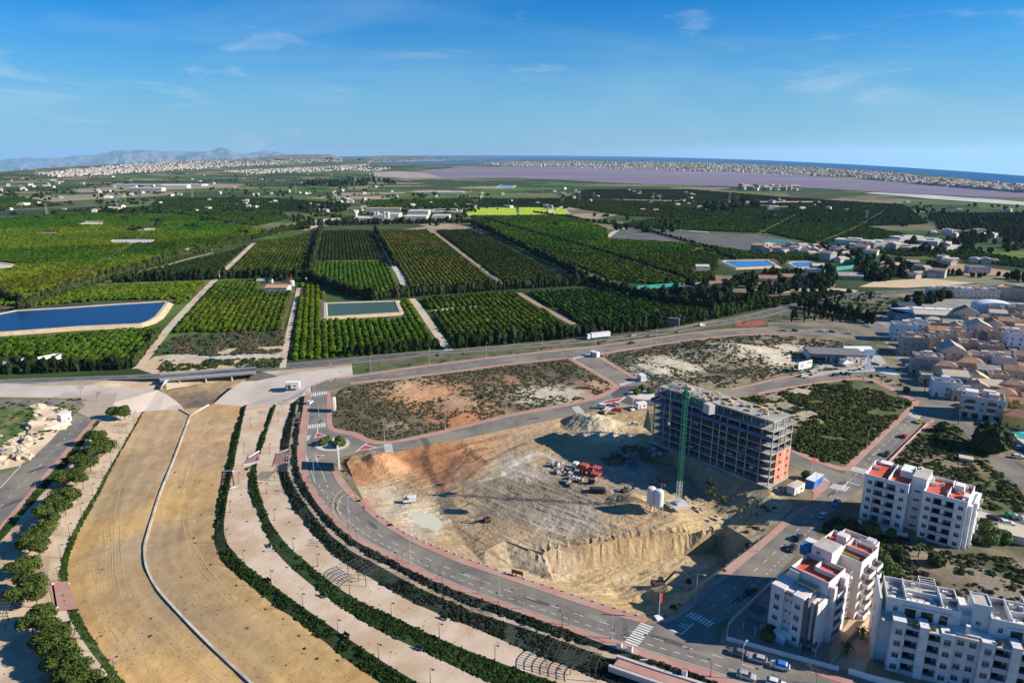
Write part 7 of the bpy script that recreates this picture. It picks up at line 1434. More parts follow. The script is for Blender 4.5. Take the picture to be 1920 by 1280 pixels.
def carmesh(kind,col):
    k=(kind,col)
    if k in _cm: return _cm[k]
    if kind=='van': 
        body=[(-2.3,.35),(-2.3,1.85),(-2.1,1.98),(.75,1.98),(1.45,1.15),(2.2,1.0),(2.28,.4),(1.9,.3),(-2.0,.3)]; w=1.85
        gl=[(.72,1.9),(1.42,1.2),(.35,1.2),(.1,1.88)]
    else:
        body=[(-2.1,.4),(-2.12,.9),(-1.95,1.05),(-1.0,1.08),(.9,1.02),(1.9,.88),(2.1,.7),(2.08,.35),(1.8,.27),(-1.8,.27)]; w=1.78
        gl=None
    mb=MB(); v,f=profile(body,w); mb.add(v,f)
    if kind!='van': v,f=profile([(-1.55,1.42),(-1.25,1.48),(.05,1.5),(.3,1.46),(.26,1.40),(-1.5,1.36)],w*.78); mb.add(v,f)
    B=mb.mesh('body',CAR[col])
    g=MB()
    if kind=='van': v,f=profile(gl,w+.02); g.add(v,f); g.add([(.78,-.8,1.95),(1.50,-.8,1.18),(1.50,.8,1.18),(.78,.8,1.95)],[(0,1,2,3)])
    else:
        v=[];  lo=[(-2.0,1.04),(1.0,1.02)]; hi=[(-1.5,1.42),(.25,1.46)]
        for (x,z),ww in ((lo[0],.86),(lo[1],.86)): v+=[(x,-ww,z),(x,ww,z)]
        for (x,z),ww in ((hi[0],.68),(hi[1],.68)): v+=[(x,-ww,z),(x,ww,z)]
        g.add(v,[(0,2,6,4),(1,5,7,3),(2,3,7,6),(0,4,5,1),(4,6,7,5)])
    Gm=g.mesh('windows',M_gl)
    _cm[k]=(B,Gm,kind); return _cm[k]
def car(px,py,rzd,col,lab,kind='car',z=.04,cat='car',sc=1.,nm='parked_car',group=None):
    B,Gm,_=carmesh(kind,col); e=empty(nm,G(px,py,z),math.radians(rzd),lab,cat,group); e.scale=(sc,)*3
    link('body',B,e); link('windows',Gm,e)
    for x in (-1.35,1.35):
        for y in (-.82,.82): o=link('wheel',_wheel,e,(x,y,.32)); link('rim',_rim,o)
    fx_=2.09 if kind!='van' else 2.24
    for y in (-.6,.6): link('headlight',HL,e,(fx_,y,.72)); link('tail_light',TL,e,(-2.13 if kind!='van' else -2.31,y,.85))
    return e
HL=MB().box(-.03,.03,-.16,.16,-.07,.07).mesh('headlight',M_lamp); TL=MB().box(-.02,.02,-.14,.14,-.08,.08).mesh('tail_light',M_tail)
def dirdeg(x0,y0,x1,y1,z=0): a=G(x0,y0,z);b=G(x1,y1,z); return math.degrees(math.atan2(b[1]-a[1],b[0]-a[0]))
dB=dirdeg(1360,1222,1480,1256); d6=dirdeg(1516,985,1580,925); d6b=dirdeg(1620,878,1690,800)
car(1383,1226,dB+180,'grey','grey estate car with a white roof load, leftmost car parked on the lower street',sc=.98); car(1420,1238,dB+180,'silver','silver car parked between the roof-loaded estate and the blue-covered car'); car(1462,1251,dB+180,'white','white car half covered by a blue sheet on the lower street'); car(1399,1270,dB,'silver','silver hatchback driving on the near lane at the bottom of the photo',nm='car'); car(1455,1284,dB,'white','white car at the very bottom edge of the lower street',nm='car')
e=MB().taper((-.2,1.9,-.95,.95,1.2),(-.1,1.5,-.75,.75,1.62)).build('car_cover',mat('cover_blue',(.02,.16,.55))); e.location=G(1459,1250,.05); e.rotation_euler=(0,0,math.radians(dB)); tag(e,'blue sheet thrown over the white parked car','cover')
for i,(x,y,c_,l_) in enumerate(((1542,968,'silver','silver car parked in front of the white block, nearer the rose block'),(1567,945,'blue','light blue car parked in the shade by the junction'),(1497,1010,'black','black car in the shade behind the rose block'),(1485,1030,'black','dark car second behind the rose block'),(1408,1108,'black','black car parked deep in shade beside the corner block court'),(1662,853,'black','black car parked on the right lane nearest the junction'),(1695,819,'red','dark red car parked on the right lane, middle one of three'),(1723,792,'yellow','yellow car parked at the upper end of the right street'),(1757,738,'black','black car driving on the wide street'),(1755,725,'red','dark red car on the wide street near the palm'))): car(x,y,(d6 if x<1600 else d6b)+(180 if i%2 else 0),c_,l_)
for i,(x,y,c_,k_2,l_) in enumerate(((1126,764,'white','van','white pick-up van, left one of the vans north of the pit'),(1153,759,'white','car','white car right of the vans north of the pit'),(1156,772,'red','van','red and white van nearest the pit edge'),(1188,797,'white','car','white car alone on the sand left of the shell building'),(768,940,'white','van','small white van alone on the clay floor of the pit'),(581,756,'white','car','white car parked by the kerb above the first roundabout'),(1506,706,'white','car','white car passing the billboard'),(1567,704,'black','car','dark car near the filling station exit, left one'),(1590,702,'black','car','dark car near the filling station exit, right one'),(1187,630,'silver','car','silver car on the highway right of the lorry'),(1316,611,'white','van','white van on the highway below the pylon'),(1185,644,'black','car','black car on the service road'),(1706,690,'white','van','white van by the corner shop in the town street'),(1728,693,'silver','car','silver car beside the town street kerb'),(1592,626,'white','car','white car on the gravel lot behind the filling station'),(1470,621,'silver','car','silver car on the gravel lot, first of the parked row'),(1490,621,'black','car','dark car on the gravel lot, second of the row'),(1540,622,'white','car','white car on the gravel lot, third of the row'),(1560,623,'grey','car','grey car on the gravel lot, last of the row'),(1863,974,'black','car','black car on the lane behind the white block'),(1888,983,'white','car','white car right of the black car on the lane'),(1912,842,'blue','car','dark blue car on the side street at the right edge'),(1908,858,'white','car','white car below the dark blue car at the right edge'),(1790,736,'grey','car','grey car under the shelter beside the town street'),(1640,684,'grey','car','grey car at the filling station pumps'),(1625,612,'white','car','white car by the roadside behind the filling station'),(1805,742,'black','car','black car parked by the beige shed in town'))):
    dg={768:190,581:80}.get(x, 170 if i<4 else dirdeg(1400,728,1560,705) if x in (1506,1567,1590) else dirdeg(1145,634,1235,624) if x in (1187,1316,1185) else -15)
    car(x,y,dg,c_,l_,k_2,z={768:-1.6,1188:-.6,1126:.4,1153:.3,1156:.3}.get(x,.06))
# lorry
tr_=empty('lorry',G(1121,634.5,.06),math.radians(dirdeg(1085,641,1145,634.5)+180),'long white articulated lorry on the highway beside the orchards','lorry'); tr_.scale=(1.05,1.05,1.05)
MB().box(-8,5.,-1.25,1.25,1.1,3.9).build('trailer',CAR['white'],tr_); MB().taper((5.8,7.8,-1.2,1.2,.6),(5.8,7.5,-1.15,1.15,3.5)).build('cab',CAR['white'],tr_); MB().box(7.66,7.76,-1.,1.,2.1,3.0).build('windscreen',M_gl,tr_); MB().box(-7.5,6,-.4,.4,.7,1.1).build('chassis',M_tyre,tr_)
for x in (-6.5,-5.3,-4.1,4.,6.8):
    for s in (-1,1): link('wheel',_wheel,tr_,(x,s*1.1,.5),0,1.55)
# recycling bins
for i,(x,y,m_) in enumerate(((1889,968,mat('bin_green',(.02,.28,.12))),(1902,971,M_frame),(1914,974,M_frame))): thing_mb('recycling_bin',x,y,-20,['green igloo recycling bin on the lane behind the white block','grey recycling bin next to the green one','grey recycling bin at the right edge, second from the green one'][i],'bin',[('body',MB().lathe([(.8,0),(1.,.8),(.8,1.4),(.3,1.7)],10),m_)])
# ================================================================== street furniture
M_ld=mat('lamp_dark',(.05,.05,.055)); M_ls=mat('lamp_steel',(.42,.43,.44),rough=.5)
def mk_lamp(nm,h,arm,m,lab,cat,grp,loc,rz_):
    e=empty(nm,loc,rz_,lab,cat,grp); MB().tube((0,0,0),(0,0,h),.10 if h>6 else .085,.05,6).tube((0,0,h),(arm,0,h+.15),.05,n=5).build('pole',m,e); MB().box(arm-.1,arm+.55,-.18,.18,h+.05,h+.22).build('lamp_head',m,e); MB().lathe([(.22,0),(.14,.35)],8).build('base',m,e); kids(e); return e
ORD=['first','second','third','fourth','fifth','sixth','seventh','eighth','ninth','tenth','eleventh','twelfth','thirteenth','fourteenth']
protoL=None
def lamps(lst,z,where,rz_,h=4.2,arm=.7,m=None,grp='park lamps'):
    for i,(x,y) in enumerate(lst): mk_lamp('park_lamp',h,arm,m or M_ld,f'{ORD[i]} dark lamp from the near end {where}','lamp',grp,G(x,y,z),rz_)
lamps(((807,1281),(710,1234),(634,1187),(568,1137),(509,1093),(457,1054),(425,1013),(432,960),(448,905),(458,850),(470,800)),-2.7,'on the wide lower terrace',-.6)
lamps(((1042,1280),(928,1236),(824,1195),(734,1155),(656,1114),(596,1061),(550,1031),(515,975),(500,925),(506,850),(522,790)),-1.9,'on the middle terrace',-.6)
lamps(((215,1262),(186,1222),(152,1196),(110,1088),(114,1046),(131,1005),(153,965),(174,928),(193,896),(209,867),(224,840),(238,812),(252,789)),-1.4,'on the left bank path',.4)
def street(lst,where,rz_,h=9.,arm=1.6): 
    for i,(x,y) in enumerate(lst): mk_lamp('street_lamp',h,arm,M_ls,f'{ORD[i]} tall steel lamp {where}, counted from the near end','lamp','street lamps',G(x,y),rz_)
street(((1388,1273),(1147,1197),(936,1129),(770,1056),(655,980),(590,905)),'along the long curving pavement',.9); street(((1304,1125),(1421,1033),(1527,925),(1625,838),(1690,778)),'left of the street by the pit',-.4,8.); street(((721,826),(835,806),(950,782),(1060,760)),'along the road north of the pit',1.4); street(((620,716),(696,700),(805,686),(912,672),(1017,655),(1117,647),(1230,645),(1340,630)),'along the service road',1.4); street(((1374,720),(1480,710),(1560,700),(1640,690)),'on the road to the filling station',1.4); street(((598,780),(590,745)),'beside the upper road leg',0.,7.)
for i,(x,y) in enumerate(((829,1105),(936,1140),(1054,1175),(1332,1268),(745,1062),(670,1020))): mk_lamp('pavement_lamp',4.2,.5,M_ld,f'short dark lamp at the hedge side of the long pavement, {ORD[i]} in the row','lamp','short pavement lamps',G(x,y),2.4)
e=empty('highway_sign',G(1262,623),math.radians(-20),'dark-faced highway sign on a single post beside the bypass','sign'); MB().box(-3.4,3.4,-.15,.15,4.8,9.6).build('panel',M_drk,e); MB().box(3.4,3.7,-.2,.2,4.8,9.6).box(-3.4,3.4,-.2,.2,9.6,9.85).build('frame',M_w1,e); MB().tube((1,0,0),(1,0,4.8),.3,n=8).build('post',M_ls,e)
for i,(x,y,z,c_,l_) in enumerate(((1235,1159,0,mat('red_paint',(.5,.04,.03)),'red and white flag banner on a pole at the lower corner of the pit'),(1521,892,0,mat('red_paint',(.5,.04,.03)),'red flag banner on a white pole beside the blue container'),(1209,712,0,mat('flag_yellow',(.6,.5,.2)),'tall yellow feather flag next to the second roundabout'),(1186,768,0,mat('flag_pink',(.65,.35,.3)),'pink flag banner by the vans near the second roundabout'))):
    e=empty('flag',G(x,y,z),.3,l_,'flag'); MB().tube((0,0,0),(0,0,7.5),.06,n=5).build('pole',M_w1,e); MB().box(.06,.75,-.03,.03,4.6,7.4).build('banner',c_,e); MB().box(-.9,.9,-.9,.9,0,.5).build('foot',M_w1,e)
# orange barrier, bollards along the pit pavement
thing_mb('barrier',970,1078,-25,'rust-red sheet barrier on the pavement at the edge of the pit','barrier',[('panel',MB().box(-1.8,1.8,-.06,.06,.4,1.6),mat('rust_red',(.42,.09,.04))),('feet',MB().box(-1.6,-1.4,-.4,.4,0,.5).box(1.4,1.6,-.4,.4,0,.5),M_ld)],.12)
bp=resample(smooth_line(offset_line(smooth_line(R11),-.0)),46)
bm=MB().box(-.2,.2,-.2,.2,0,.42).mesh('concrete_block',mat('block_concrete',(.5,.47,.43),(.42,.4,.36),1.))
for i in range(14,45): 
    q=bp[i]; o=link('concrete_block',bm,None,(q[0],q[1],.08),rs.uniform(0,1)); tag(o,'small white concrete block in the row along the pit-side pavement','block','white blocks along the pit pavement')
# left of the crossing: two white pillars and a small pavement kiosk
for i,(x,y,l_) in enumerate(((1161,1214,'left white stone pillar beside the zebra crossing'),(1181,1220,'right white stone pillar beside the zebra crossing'),(1283,1266,'pink-topped white pillar in the hedge further along the pavement'))): thing_mb('pillar',x,y,-25,l_,'pillar',[('shaft',MB().box(-.6,.6,-.5,.5,-.3,1.5),M_w1),('cap',MB().box(-.65,.65,-.55,.55,1.5,1.6),M_pave)])
# ---------------- stairs between terraces
def stairs(nm,q,zt,zb,lab,m=M_pave):
    """q: four photo corners (top-left, top-right, bottom-right, bottom-left) at the pavement levels"""
    a,b,c_,d_=[np.array(G(x,y,z)) for (x,y),z in zip(q,(zt,zt,zb,zb))]; n=9; e=empty(nm,(0,0,0),0,lab,'stairs'); e.location=tuple((a+c_)/2); off=np.array(e.location)
    for k in range(n):
        t0,t1=k/n,(k+1)/n; p=[a+(d_-a)*t0,b+(c_-b)*t0,b+(c_-b)*t1,a+(d_-a)*t1]; z=zt+(zb-zt)*(k/n)
        v=[(x[0]-off[0],x[1]-off[1],z-.35-off[2]) for x in p]+[(x[0]-off[0],x[1]-off[1],z+.05-off[2]) for x in p]
        mesh_obj('step',v,[(3,2,1,0),(4,5,6,7),(0,1,5,4),(1,2,6,5),(2,3,7,6),(3,0,4,7)],m,e)
    for s,(p0,p1) in enumerate(((a,d_),(b,c_))):
        v=[];dd=(p1-p0)[:2]; dd/=np.linalg.norm(dd); nn=np.array([-dd[1],dd[0]])*.18
        for p,z in ((p0,zt),(p1,zb)):
            for sg in (-1,1):
                for zz in (z-.6,z+.45): v.append((p[0]+nn[0]*sg-off[0],p[1]+nn[1]*sg-off[1],zz-off[2]))
        mesh_obj('side_wall',v,[(0,1,3,2),(4,6,7,5),(1,5,7,3),(0,2,6,4),(0,4,5,1),(2,3,7,6)],M_w1,e)
    return e
stairs('stairs',((437,884),(443,912),(414,924),(419,884)),-2.6,-3.9,'pink stairs from the lower terrace down to the river bed'); stairs('stairs',((486,846),(488,866),(456,872),(466,858)),-1.8,-2.6,'pink stairs joining the two terraces, upper of the pair left of the pergola'); stairs('stairs',((540,843),(538,868),(512,873),(519,850)),-.6,-1.8,'pink stairs from the upper path to the middle terrace beside the pergola'); stairs('stairs',((562,774),(561,792),(553,794),(555,776)),0.,-.6,'small pink stairs at the top of the hedge by the pavement'); stairs('stairs',((97,1096),(104,1140),(140,1136),(130,1094)),-1.3,-3.8,'white-walled pink stairs from the left bank path to the river bed')
struct(cdt_sheet('stair_landing',L(88,1092,128,1089,146,1140,104,1146,z=-1.25),M_pave))
e=stairs('stairs',((1215,1238),(1262,1270),(1150,1262),(1158,1240)),-.3,-1.9,'large pink and white stair ramp at the bottom centre of the photo')
ramp=empty('ramp',(0,0,0),0,'pink ramp with white side walls beside the big stairs, bottom centre','ramp'); a=L(1160,1240,1300,1290,z=-.1); band('side_wall',np.array([G(1155,1238,-.7),G(1230,1262,-.5),G(1330,1292,-.3)]),np.array([G(1157,1234,-.7),G(1232,1258,-.5),G(1332,1288,-.3)]),-1.2,.55,mat('ramp_wall',(.52,.47,.44),(.44,.40,.37),.8),ramp); band('side_wall',np.array([G(1140,1262,-1.6),G(1210,1285,-1.4),G(1310,1315,-1)]),np.array([G(1142,1258,-1.6),G(1212,1281,-1.4),G(1312,1311,-1)]),-1.,.5,mat('ramp_wall',(.52,.47,.44)),ramp); band('deck',np.array([G(1150,1255,-1.2),G(1225,1280,-1.),G(1320,1308,-.6)]),np.array([G(1160,1243,-1.2),G(1235,1266,-1.),G(1335,1296,-.6)]),-.3,.25,M_pave,ramp)
# ---------------- pergolas of bent steel ribs (thin posts, curved ribs, slats)
def pergola(px,py,z,rzd,lab,w=9.,dd=5.5,h=3.4,ns=6):
    e=empty('pergola',G(px,py,z),math.radians(rzd),lab,'pergola')
    for i in range(ns):
        x=-w/2+w*i/(ns-1); 
        if i in (0,ns//2,ns-1): 
            for y in (-dd/2+.8,dd/2-.8): MB().tube((x,y,0),(x,y,h-.1),.09,n=6).build('post',M_ld,e)
        q=MB(); pr=None
        for k in range(9):
            y=-dd/2+dd*k/8; zz=h+.5*math.sin(math.pi*k/8*.9); 
            if pr: q.tube(pr,(x,y,zz),.09,n=4)
            pr=(x,y,zz)
        q.build('rib',M_ld,e)
    for k in range(7): y=-dd/2+.5+(dd-1)*k/6; MB().box(-w/2,w/2,y-.05,y+.05,h+.3,h+.42).build('slat',M_ld,e)
    return e
pergola(531,893,-1.9,-92,'dark ribbed pergola on the middle terrace by the stairs',7.,5.5,ns=6); pergola(680,1082,-1.9,-42,'dark ribbed pergola halfway down the middle terrace',8.5,5.5); pergola(1075,1252,-1.9,-22,'large dark ribbed pergola near the bottom of the middle terrace',12.,6.,ns=7); pergola(3,1165,-.9,-65,'dark ribbed pergola at the left edge under the pines',8.,5.)
def bench(px,py,z,rzd,lab):
    e=empty('bench',G(px,py,z),math.radians(rzd),lab,'bench'); MB().box(-1.1,1.1,-.3,.3,.38,.5).build('seat',M_ld,e); MB().box(-1.1,1.1,.25,.35,.5,.95).build('backrest',M_ld,e)
    for x in (-.9,.9): MB().box(x-.06,x+.06,-.28,.28,0,.38).build('leg',M_ld,e)
for i,(x,y,z,r,l) in enumerate(((503,1089,-2.7,-40,'dark bench beside the fifth lamp of the lower terrace'),(605,1118,-2.7,-38,'dark bench by the upper hedge of the lower terrace'),(649,1192,-2.7,-38,'dark bench at the lower hedge of the wide terrace'),(785,1217,-2.7,-30,'dark bench by the hedge near the second terrace lamp'),(831,1160,-1.9,-30,'dark bench on the middle terrace below the planted bank'),(130,1170,-1.35,-60,'black bench on the left bank path below the stairs'),(466,879,-2.7,-90,'dark bench beside the pink stairs on the lower terrace'),(505,1024,-2.7,-60,'dark bench against the hedge on the lower terrace bend'))): bench(x,y,z,r,l)
# ================================================================== trees
def pine_crown(seed,n=1300,rad_=1.,lob=6):
    rs_=random.Random(seed); mb=MB()
    for i in range(lob):
        a=6.28*i/lob+rs_.uniform(-.4,.4); r=rs_.uniform(.25,.55) if i else 0; s=rs_.uniform(.52,.74); c0=(r*math.cos(a),r*math.sin(a),rs_.uniform(-.3,.3)+(.15 if i==0 else 0))
        v,f=ico(1,seed*9+i,.35,(s*.82,s*.82,s*.72)); mb.add([(x+c0[0],y+c0[1],z+c0[2]) for x,y,z in v],f); leaves(mb,n//lob,(s,s,s*.9),.10,rs_,0,c0)
    return mb
pines=[pine_crown(40+i).mesh('crown',M_pine) for i in range(4)]; trunkm=MB().tube((0,0,0),(.1,.05,1.),.06,.035,6).tube((.07,.03,.6),(.35,.1,1.05),.035,.015,5).tube((.07,.03,.65),(-.25,.2,1.05),.03,.015,5).mesh('trunk',M_bark)
def tree(nm,px,py,z,r,h,lab,cat='tree',grp=None,crowns=None,crz=None,by_crown=True,sq=.9):
    zc=z+h-r*.6; x,y,_=G(px,py,zc) if by_crown else G(px,py,z); e=empty(nm,(x,y,z),rs.uniform(0,6),lab,cat,grp)
    c_=link('crown',(crowns or pines)[rs.randrange(len(crowns or pines))],e,(0,0,h-r*.6),0,(r,r,r*sq)); t=link('trunk',trunkm,e,(0,0,0),0,(h*.5,h*.5,h*.8)); return e
PN=[(212,771,2.4),(232,771,2.6),(182,818,3.),(196,832,2.8),(188,838,2.8),(162,849,2.6),(144,862,2.4),(168,867,2.6),(149,878,2.2),(119,893,2.6),(140,891,2.3),(153,897,2.2),(131,926,2.7),(111,930,2.7),(98,943,2.5),(120,948,2.3),(81,961,2.5),(97,972,2.5),(84,988,2.4),(57,1009,2.6),(77,1003,2.5),(52,1013,2.5),(72,1024,2.3),(28,1063,2.6),(53,1057,2.3),(61,1094,2.5),(28,1114,2.3),(66,1112,2.2),(45,1084,2.3),(81,1147,2.3),(57,1166,2.3),(92,1170,2.4),(105,1190,2.3),(80,1196,2.4),(94,1210,2.3),(122,1214,2.2),(131,1234,2.2),(105,1236,2.3),(149,1252,2.1),(114,1266,2.4),(142,1272,2.3),(170,1276,2.),(128,1290,2.5),(195,1292,2.2)]
for i,(x,y,r) in enumerate(PN): tree('pine_tree',x,y,-.9,r*rs.uniform(1.08,1.42),r*1.3+2.7,('dense pine of the left bank row, %s'%('at its far end' if i<2 else 'upper part beside the left road' if i<22 else 'middle clump above the white stairs' if i<29 else 'lower clump near the bottom left corner')),'pine tree','pines along the left bank')
# palms
def palm_mesh():
    mb=MB(); 
    for i in range(22):
        a=6.28*i/22+rs.uniform(-.1,.1); el=rs.uniform(-.2,1.1); pr=(0,0,0); ln=2.2
        for k in range(1,5):
            t=k/4; p=(math.cos(a)*ln*t*math.cos(el*(1-t*.3)),math.sin(a)*ln*t*math.cos(el*(1-t*.3)),ln*t*math.sin(el)-1.3*t*t)
            wd=.26*(1-t*.6); n_=(-math.sin(a)*wd,math.cos(a)*wd); mb.add([(pr[0]-n_[0],pr[1]-n_[1],pr[2]-.08),pr,(p[0],p[1],p[2]),(p[0]-n_[0],p[1]-n_[1],p[2]-.1)],[(0,1,2,3)]); mb.add([pr,(pr[0]+n_[0],pr[1]+n_[1],pr[2]-.08),(p[0]+n_[0],p[1]+n_[1],p[2]-.1),(p[0],p[1],p[2])],[(0,1,2,3)]); pr=p
    return mb.mesh('fronds',M_leafn)
pm=palm_mesh(); pt=MB().tube((0,0,0),(0,0,1),.22,.16,7).mesh('trunk',M_bark)
def palm(px,py,h,lab,s=1.,grp='palms of the streets and gardens',z=0):
    e=empty('palm_tree',G(px,py,z),rs.uniform(0,6),lab,'palm tree',grp); link('fronds',pm,e,(0,0,h),0,s); link('trunk',pt,e,(0,0,0),0,(s,s,h)); return e
for x,y,h,l,s in ((1720,724,6,'palm on the street corner, left of the pair by the wide street',.9),(1733,736,7,'taller palm right of the pair by the wide street',.9),(1797,795,8,'tall palm on the island before the white corner block',.9),(1601,1140,2.2,'small palm in the sunlit court near the deck',.9),(1587,1225,2.4,'small palm lower in the sunlit court',.9),(1615,1195,2.2,'small palm beside the wall of the sunlit court',.9),(1721,1046,4,'bright palm at the foot of the white red-terraced block',1.),(1902,770,4.5,'palm in the garden of the yellow villa',1.1),(1652,720,4,'small palm on the third roundabout',.7),(1684,712,4,'small palm right of the roundabout lamp',.7),(1632,684,5,'palm beside the price sign of the filling station',.8),(1900,838,4,'palm by the parked cars at the right edge',.8),(1710,608,7,'palm before the blank blue-white house',.8),(1640,655,6,'palm on the far side of the filling station',.8)): palm(x,y,h,l,s)
# broad trees
bro=[crown_mesh('crown',70+i,(1,1,.8),M_leafn,260,.2,2,0.,.35) for i in range(3)]; drk=[crown_mesh('crown',80+i,(1,1,.85),M_dark,260,.2,2,0.,.4) for i in range(3)]
def btree(px,py,r,h,lab,cr=None,z=0,cat='tree',sq=1.): return tree('tree',px,py,z,r,h,lab,cat,None,cr or bro,by_crown=True,sq=sq)
btree(1862,822,6.5,9,'big dark round tree between the garden plots and the side street',drk); btree(1851,832,4,6,'smaller dark tree at the left foot of the big round tree',drk)
for x,y,r,h,l in ((1610,843-0,1.2,2.,'x'),): pass
for i,(x,y) in enumerate(((606,828),(614,824),(636,824),(641,829),(632,833))): btree(x,y,1.7,2.6,['leftmost round bush on the first roundabout','second round bush from the left on the first roundabout','upper round bush on the first roundabout','rightmost round bush on the first roundabout','lower round bush on the first roundabout'][i],bro,cat='bush')
for i,(x,y) in enumerate(((1194,734),(1204,727),(1220,732))): btree(x,y,1.8,2.6,['left round bush on the second roundabout','middle round bush on the second roundabout','right round bush on the second roundabout'][i],bro,cat='bush')
for i,(x,y,r,h,l) in enumerate(((1595,983,2.,3.2,'dark clipped shrub at the left foot of the white block'),(1633,990,2.6,3.6,'large dark clipped shrub before the white block'),(1671,998,1.4,3.4,'small round street tree before the white block'),(1690,1040,2.,3.,'green shrub in the garden between the blocks'),(1655,1052,2.6,3.6,'broad green tree on the slope between the blocks'),(1672,1068,2.4,3.,'green tree below the slope wall between the blocks'),(1757,1050,2.2,3.2,'yellowish shrub below the white block, right part'),(1848,985,2.4,4.,'light green tree at the right end of the white block'),(1860,1010,2.,3.,'green bush on the lawn right of the white block'),(1830,1010,1.6,2.4,'low green bush at the corner of the white block'),(1880,1005,2.4,3.4,'dark bush near the beige hut'),(1440,1190,1.6,2.6,'dark clipped bush in the court of the corner block'),(1450,1175,1.4,2.2,'dark bush beside the pale canopy of the corner block'),(1512,890,1.8,2.6,'bush behind the blue container'),(1770,800,2.6,3.6,'dark round bush at the upper tip of the garden plots'),(1758,820,2.,2.6,'green bush in the upper garden plots'),(1900,770,2.2,3.2,'green bush in the yellow villa garden'),(1820,735,2.4,3.2,'dark bush behind the tan-roofed house'),(1848,738,2.4,3.2,'dark bush by the ochre gable house'),(1700,730,1.6,2.4,'small dark bush on the street corner lot'))): btree(x,y,r,h,l,drk if i%3==0 else bro,cat='tree' if r>2.3 else 'bush')
rsl=random.Random(9)
for i in range(34):
    x=rsl.uniform(1480,1640); y=rsl.uniform(592,606) if i%3 else rsl.uniform(560,585); o=link('cypress_tree',belt[i%3],None,G(x,y),rsl.uniform(0,6),(1.0*rsl.uniform(.5,1.1),)*2+(rsl.uniform(.8,1.7),)); o['tint']=(.018,.03,.013); tag(o,'dark cypress or pine in the loose row beside the bypass, left of the old town','tree','dark trees beside the bypass')
for i in range(16):
    x=rsl.uniform(1715,1765); y=rsl.uniform(560,574); o=link('dark_tree',belt[i%3],None,G(x,y),rsl.uniform(0,6),(2.1*rsl.uniform(.7,1.1),)*2+(rsl.uniform(1.,1.6),)); o['tint']=(.02,.035,.013); tag(o,'dark tree in the clump above the blue warehouse','tree','dark trees above the warehouse')
# bare street trees
def bare_mesh(seed):
    r_s=random.Random(seed); mb=MB(); mb.tube((0,0,0),(0,0,1.9),.09,.07,5,cap=False)
    def br_(p,d,l,r,k):
        q=p+d*l; mb.tube(p,q,r,r*.6,3 if k else 4,cap=False)
        if k<3:
            for _ in range(3+(k<2)): 
                nd=(d+Vector((r_s.gauss(0,.5),r_s.gauss(0,.5),r_s.gauss(.1,.35)))).normalized(); br_(q,nd,l*r_s.uniform(.55,.8),r*.6,k+1)
    for _ in range(4): br_(Vector((0,0,1.8)),Vector((r_s.gauss(0,.5),r_s.gauss(0,.5),1)).normalized(),1.3,.05,0)
    return mb.mesh('branches',M_twig)
bares=[bare_mesh(i) for i in range(3)]
for i,(x,y,z) in enumerate(((821,1086,0),(898,1112,0),(979,1141,0),(1067,1171,0),(1165,1206,0),(1531,1280,0),(755,1050,0),(586,915,0),(612,945,0),(152,740,0),(182,752,0),(575,750,0),(655,1010,0),(530,770,-1.8))):
    e=empty('bare_tree',G(x,y,z+.08),rs.uniform(0,6),'leafless young street tree, '+['first','second','third','fourth','fifth'][i]+' of five on the long pavement' if i<5 else ['leafless tree on the lower street at the bottom edge','leafless tree by the pavement bend below the roundabout','leafless tree on the pavement south of the first roundabout','leafless tree at the bend, second below the roundabout','leafless tree on the pale plaza at the left','brown bushy tree on the plaza corner by the left road','leafless tree on the pavement above the roundabout','leafless tree on the pavement between bend and crossing','leafless tree at the head of the middle terrace'][i-5],'tree','bare street trees'); link('branches',bares[i%3],e,(0,0,0),0,1.05)
# boulders on the waste ground at the left edge
M_rock=mat('pale_rock',(.52,.45,.31),(.42,.35,.24),.5,bump=.3,bscale=1.,c3=(.45,.38,.28),s3=.4)
for i in range(34):
    x,y=rsl.choice([(25,842),(50,825),(12,850),(35,860),(20,832),(70,775),(70,790),(28,815),(0,860),(48,846)]); x+=rsl.gauss(0,9); y+=rsl.gauss(0,6); s=rsl.uniform(.7,2.3); v,f=ico(2,i,.5,(s*rsl.uniform(.8,1.4),s,s*.7)); o=mesh_obj('boulder',v,f,M_rock); o.location=G(x,y,.1+s*.2); tag(o,'pale boulder in the heap of rocks left of the left road','boulder','boulders on the waste ground')
sm_,sf_=ico(3,5,.5,(7.5,6.,2.2)); o=mesh_obj('sand_mound',sm_,sf_,mat('orange_sand',(.62,.40,.24),(.66,.50,.34),.06)); o.location=G(92,800,.1); tag(o,'smooth orange sand mound between the green bank and the left road','mound')
# green mesh-covered heap near the cross street and the dark mound
struct(sheet('car_park',(1880,1060,1940,1050,1990,1100,1990,1170,1900,1130,1870,1090),M_asph,.1))
e=empty('hut',G(1810,866),math.radians(-30),'small tan-roofed hut standing in the garden plots','hut'); MB().box(-2.2,2.2,-1.6,1.6,0,2.).build('wall',M_t[2],e); MB().box(-2.4,2.4,-1.8,1.8,2.,2.12).build('roof',M_r[4],e)
e=empty('hut',G(1900,1010),math.radians(-30),'beige flat-roofed hut at the right edge below the lane','hut'); MB().box(-4,4,-3,3,0,2.6).build('wall',M_t[1],e); MB().box(-4.2,4.2,-3.2,3.2,2.6,2.75).build('roof',M_r[4],e)
wall_run((1665,868,1700,832,1740,793),.8,.3,mat('pink_wall',(.45,.28,.24)),'low pink wall between the right street and the garden plots')
wall_run((1760,800,1790,815,1835,840),.9,.3,M_pave,'pink wall at the top of the garden plots')
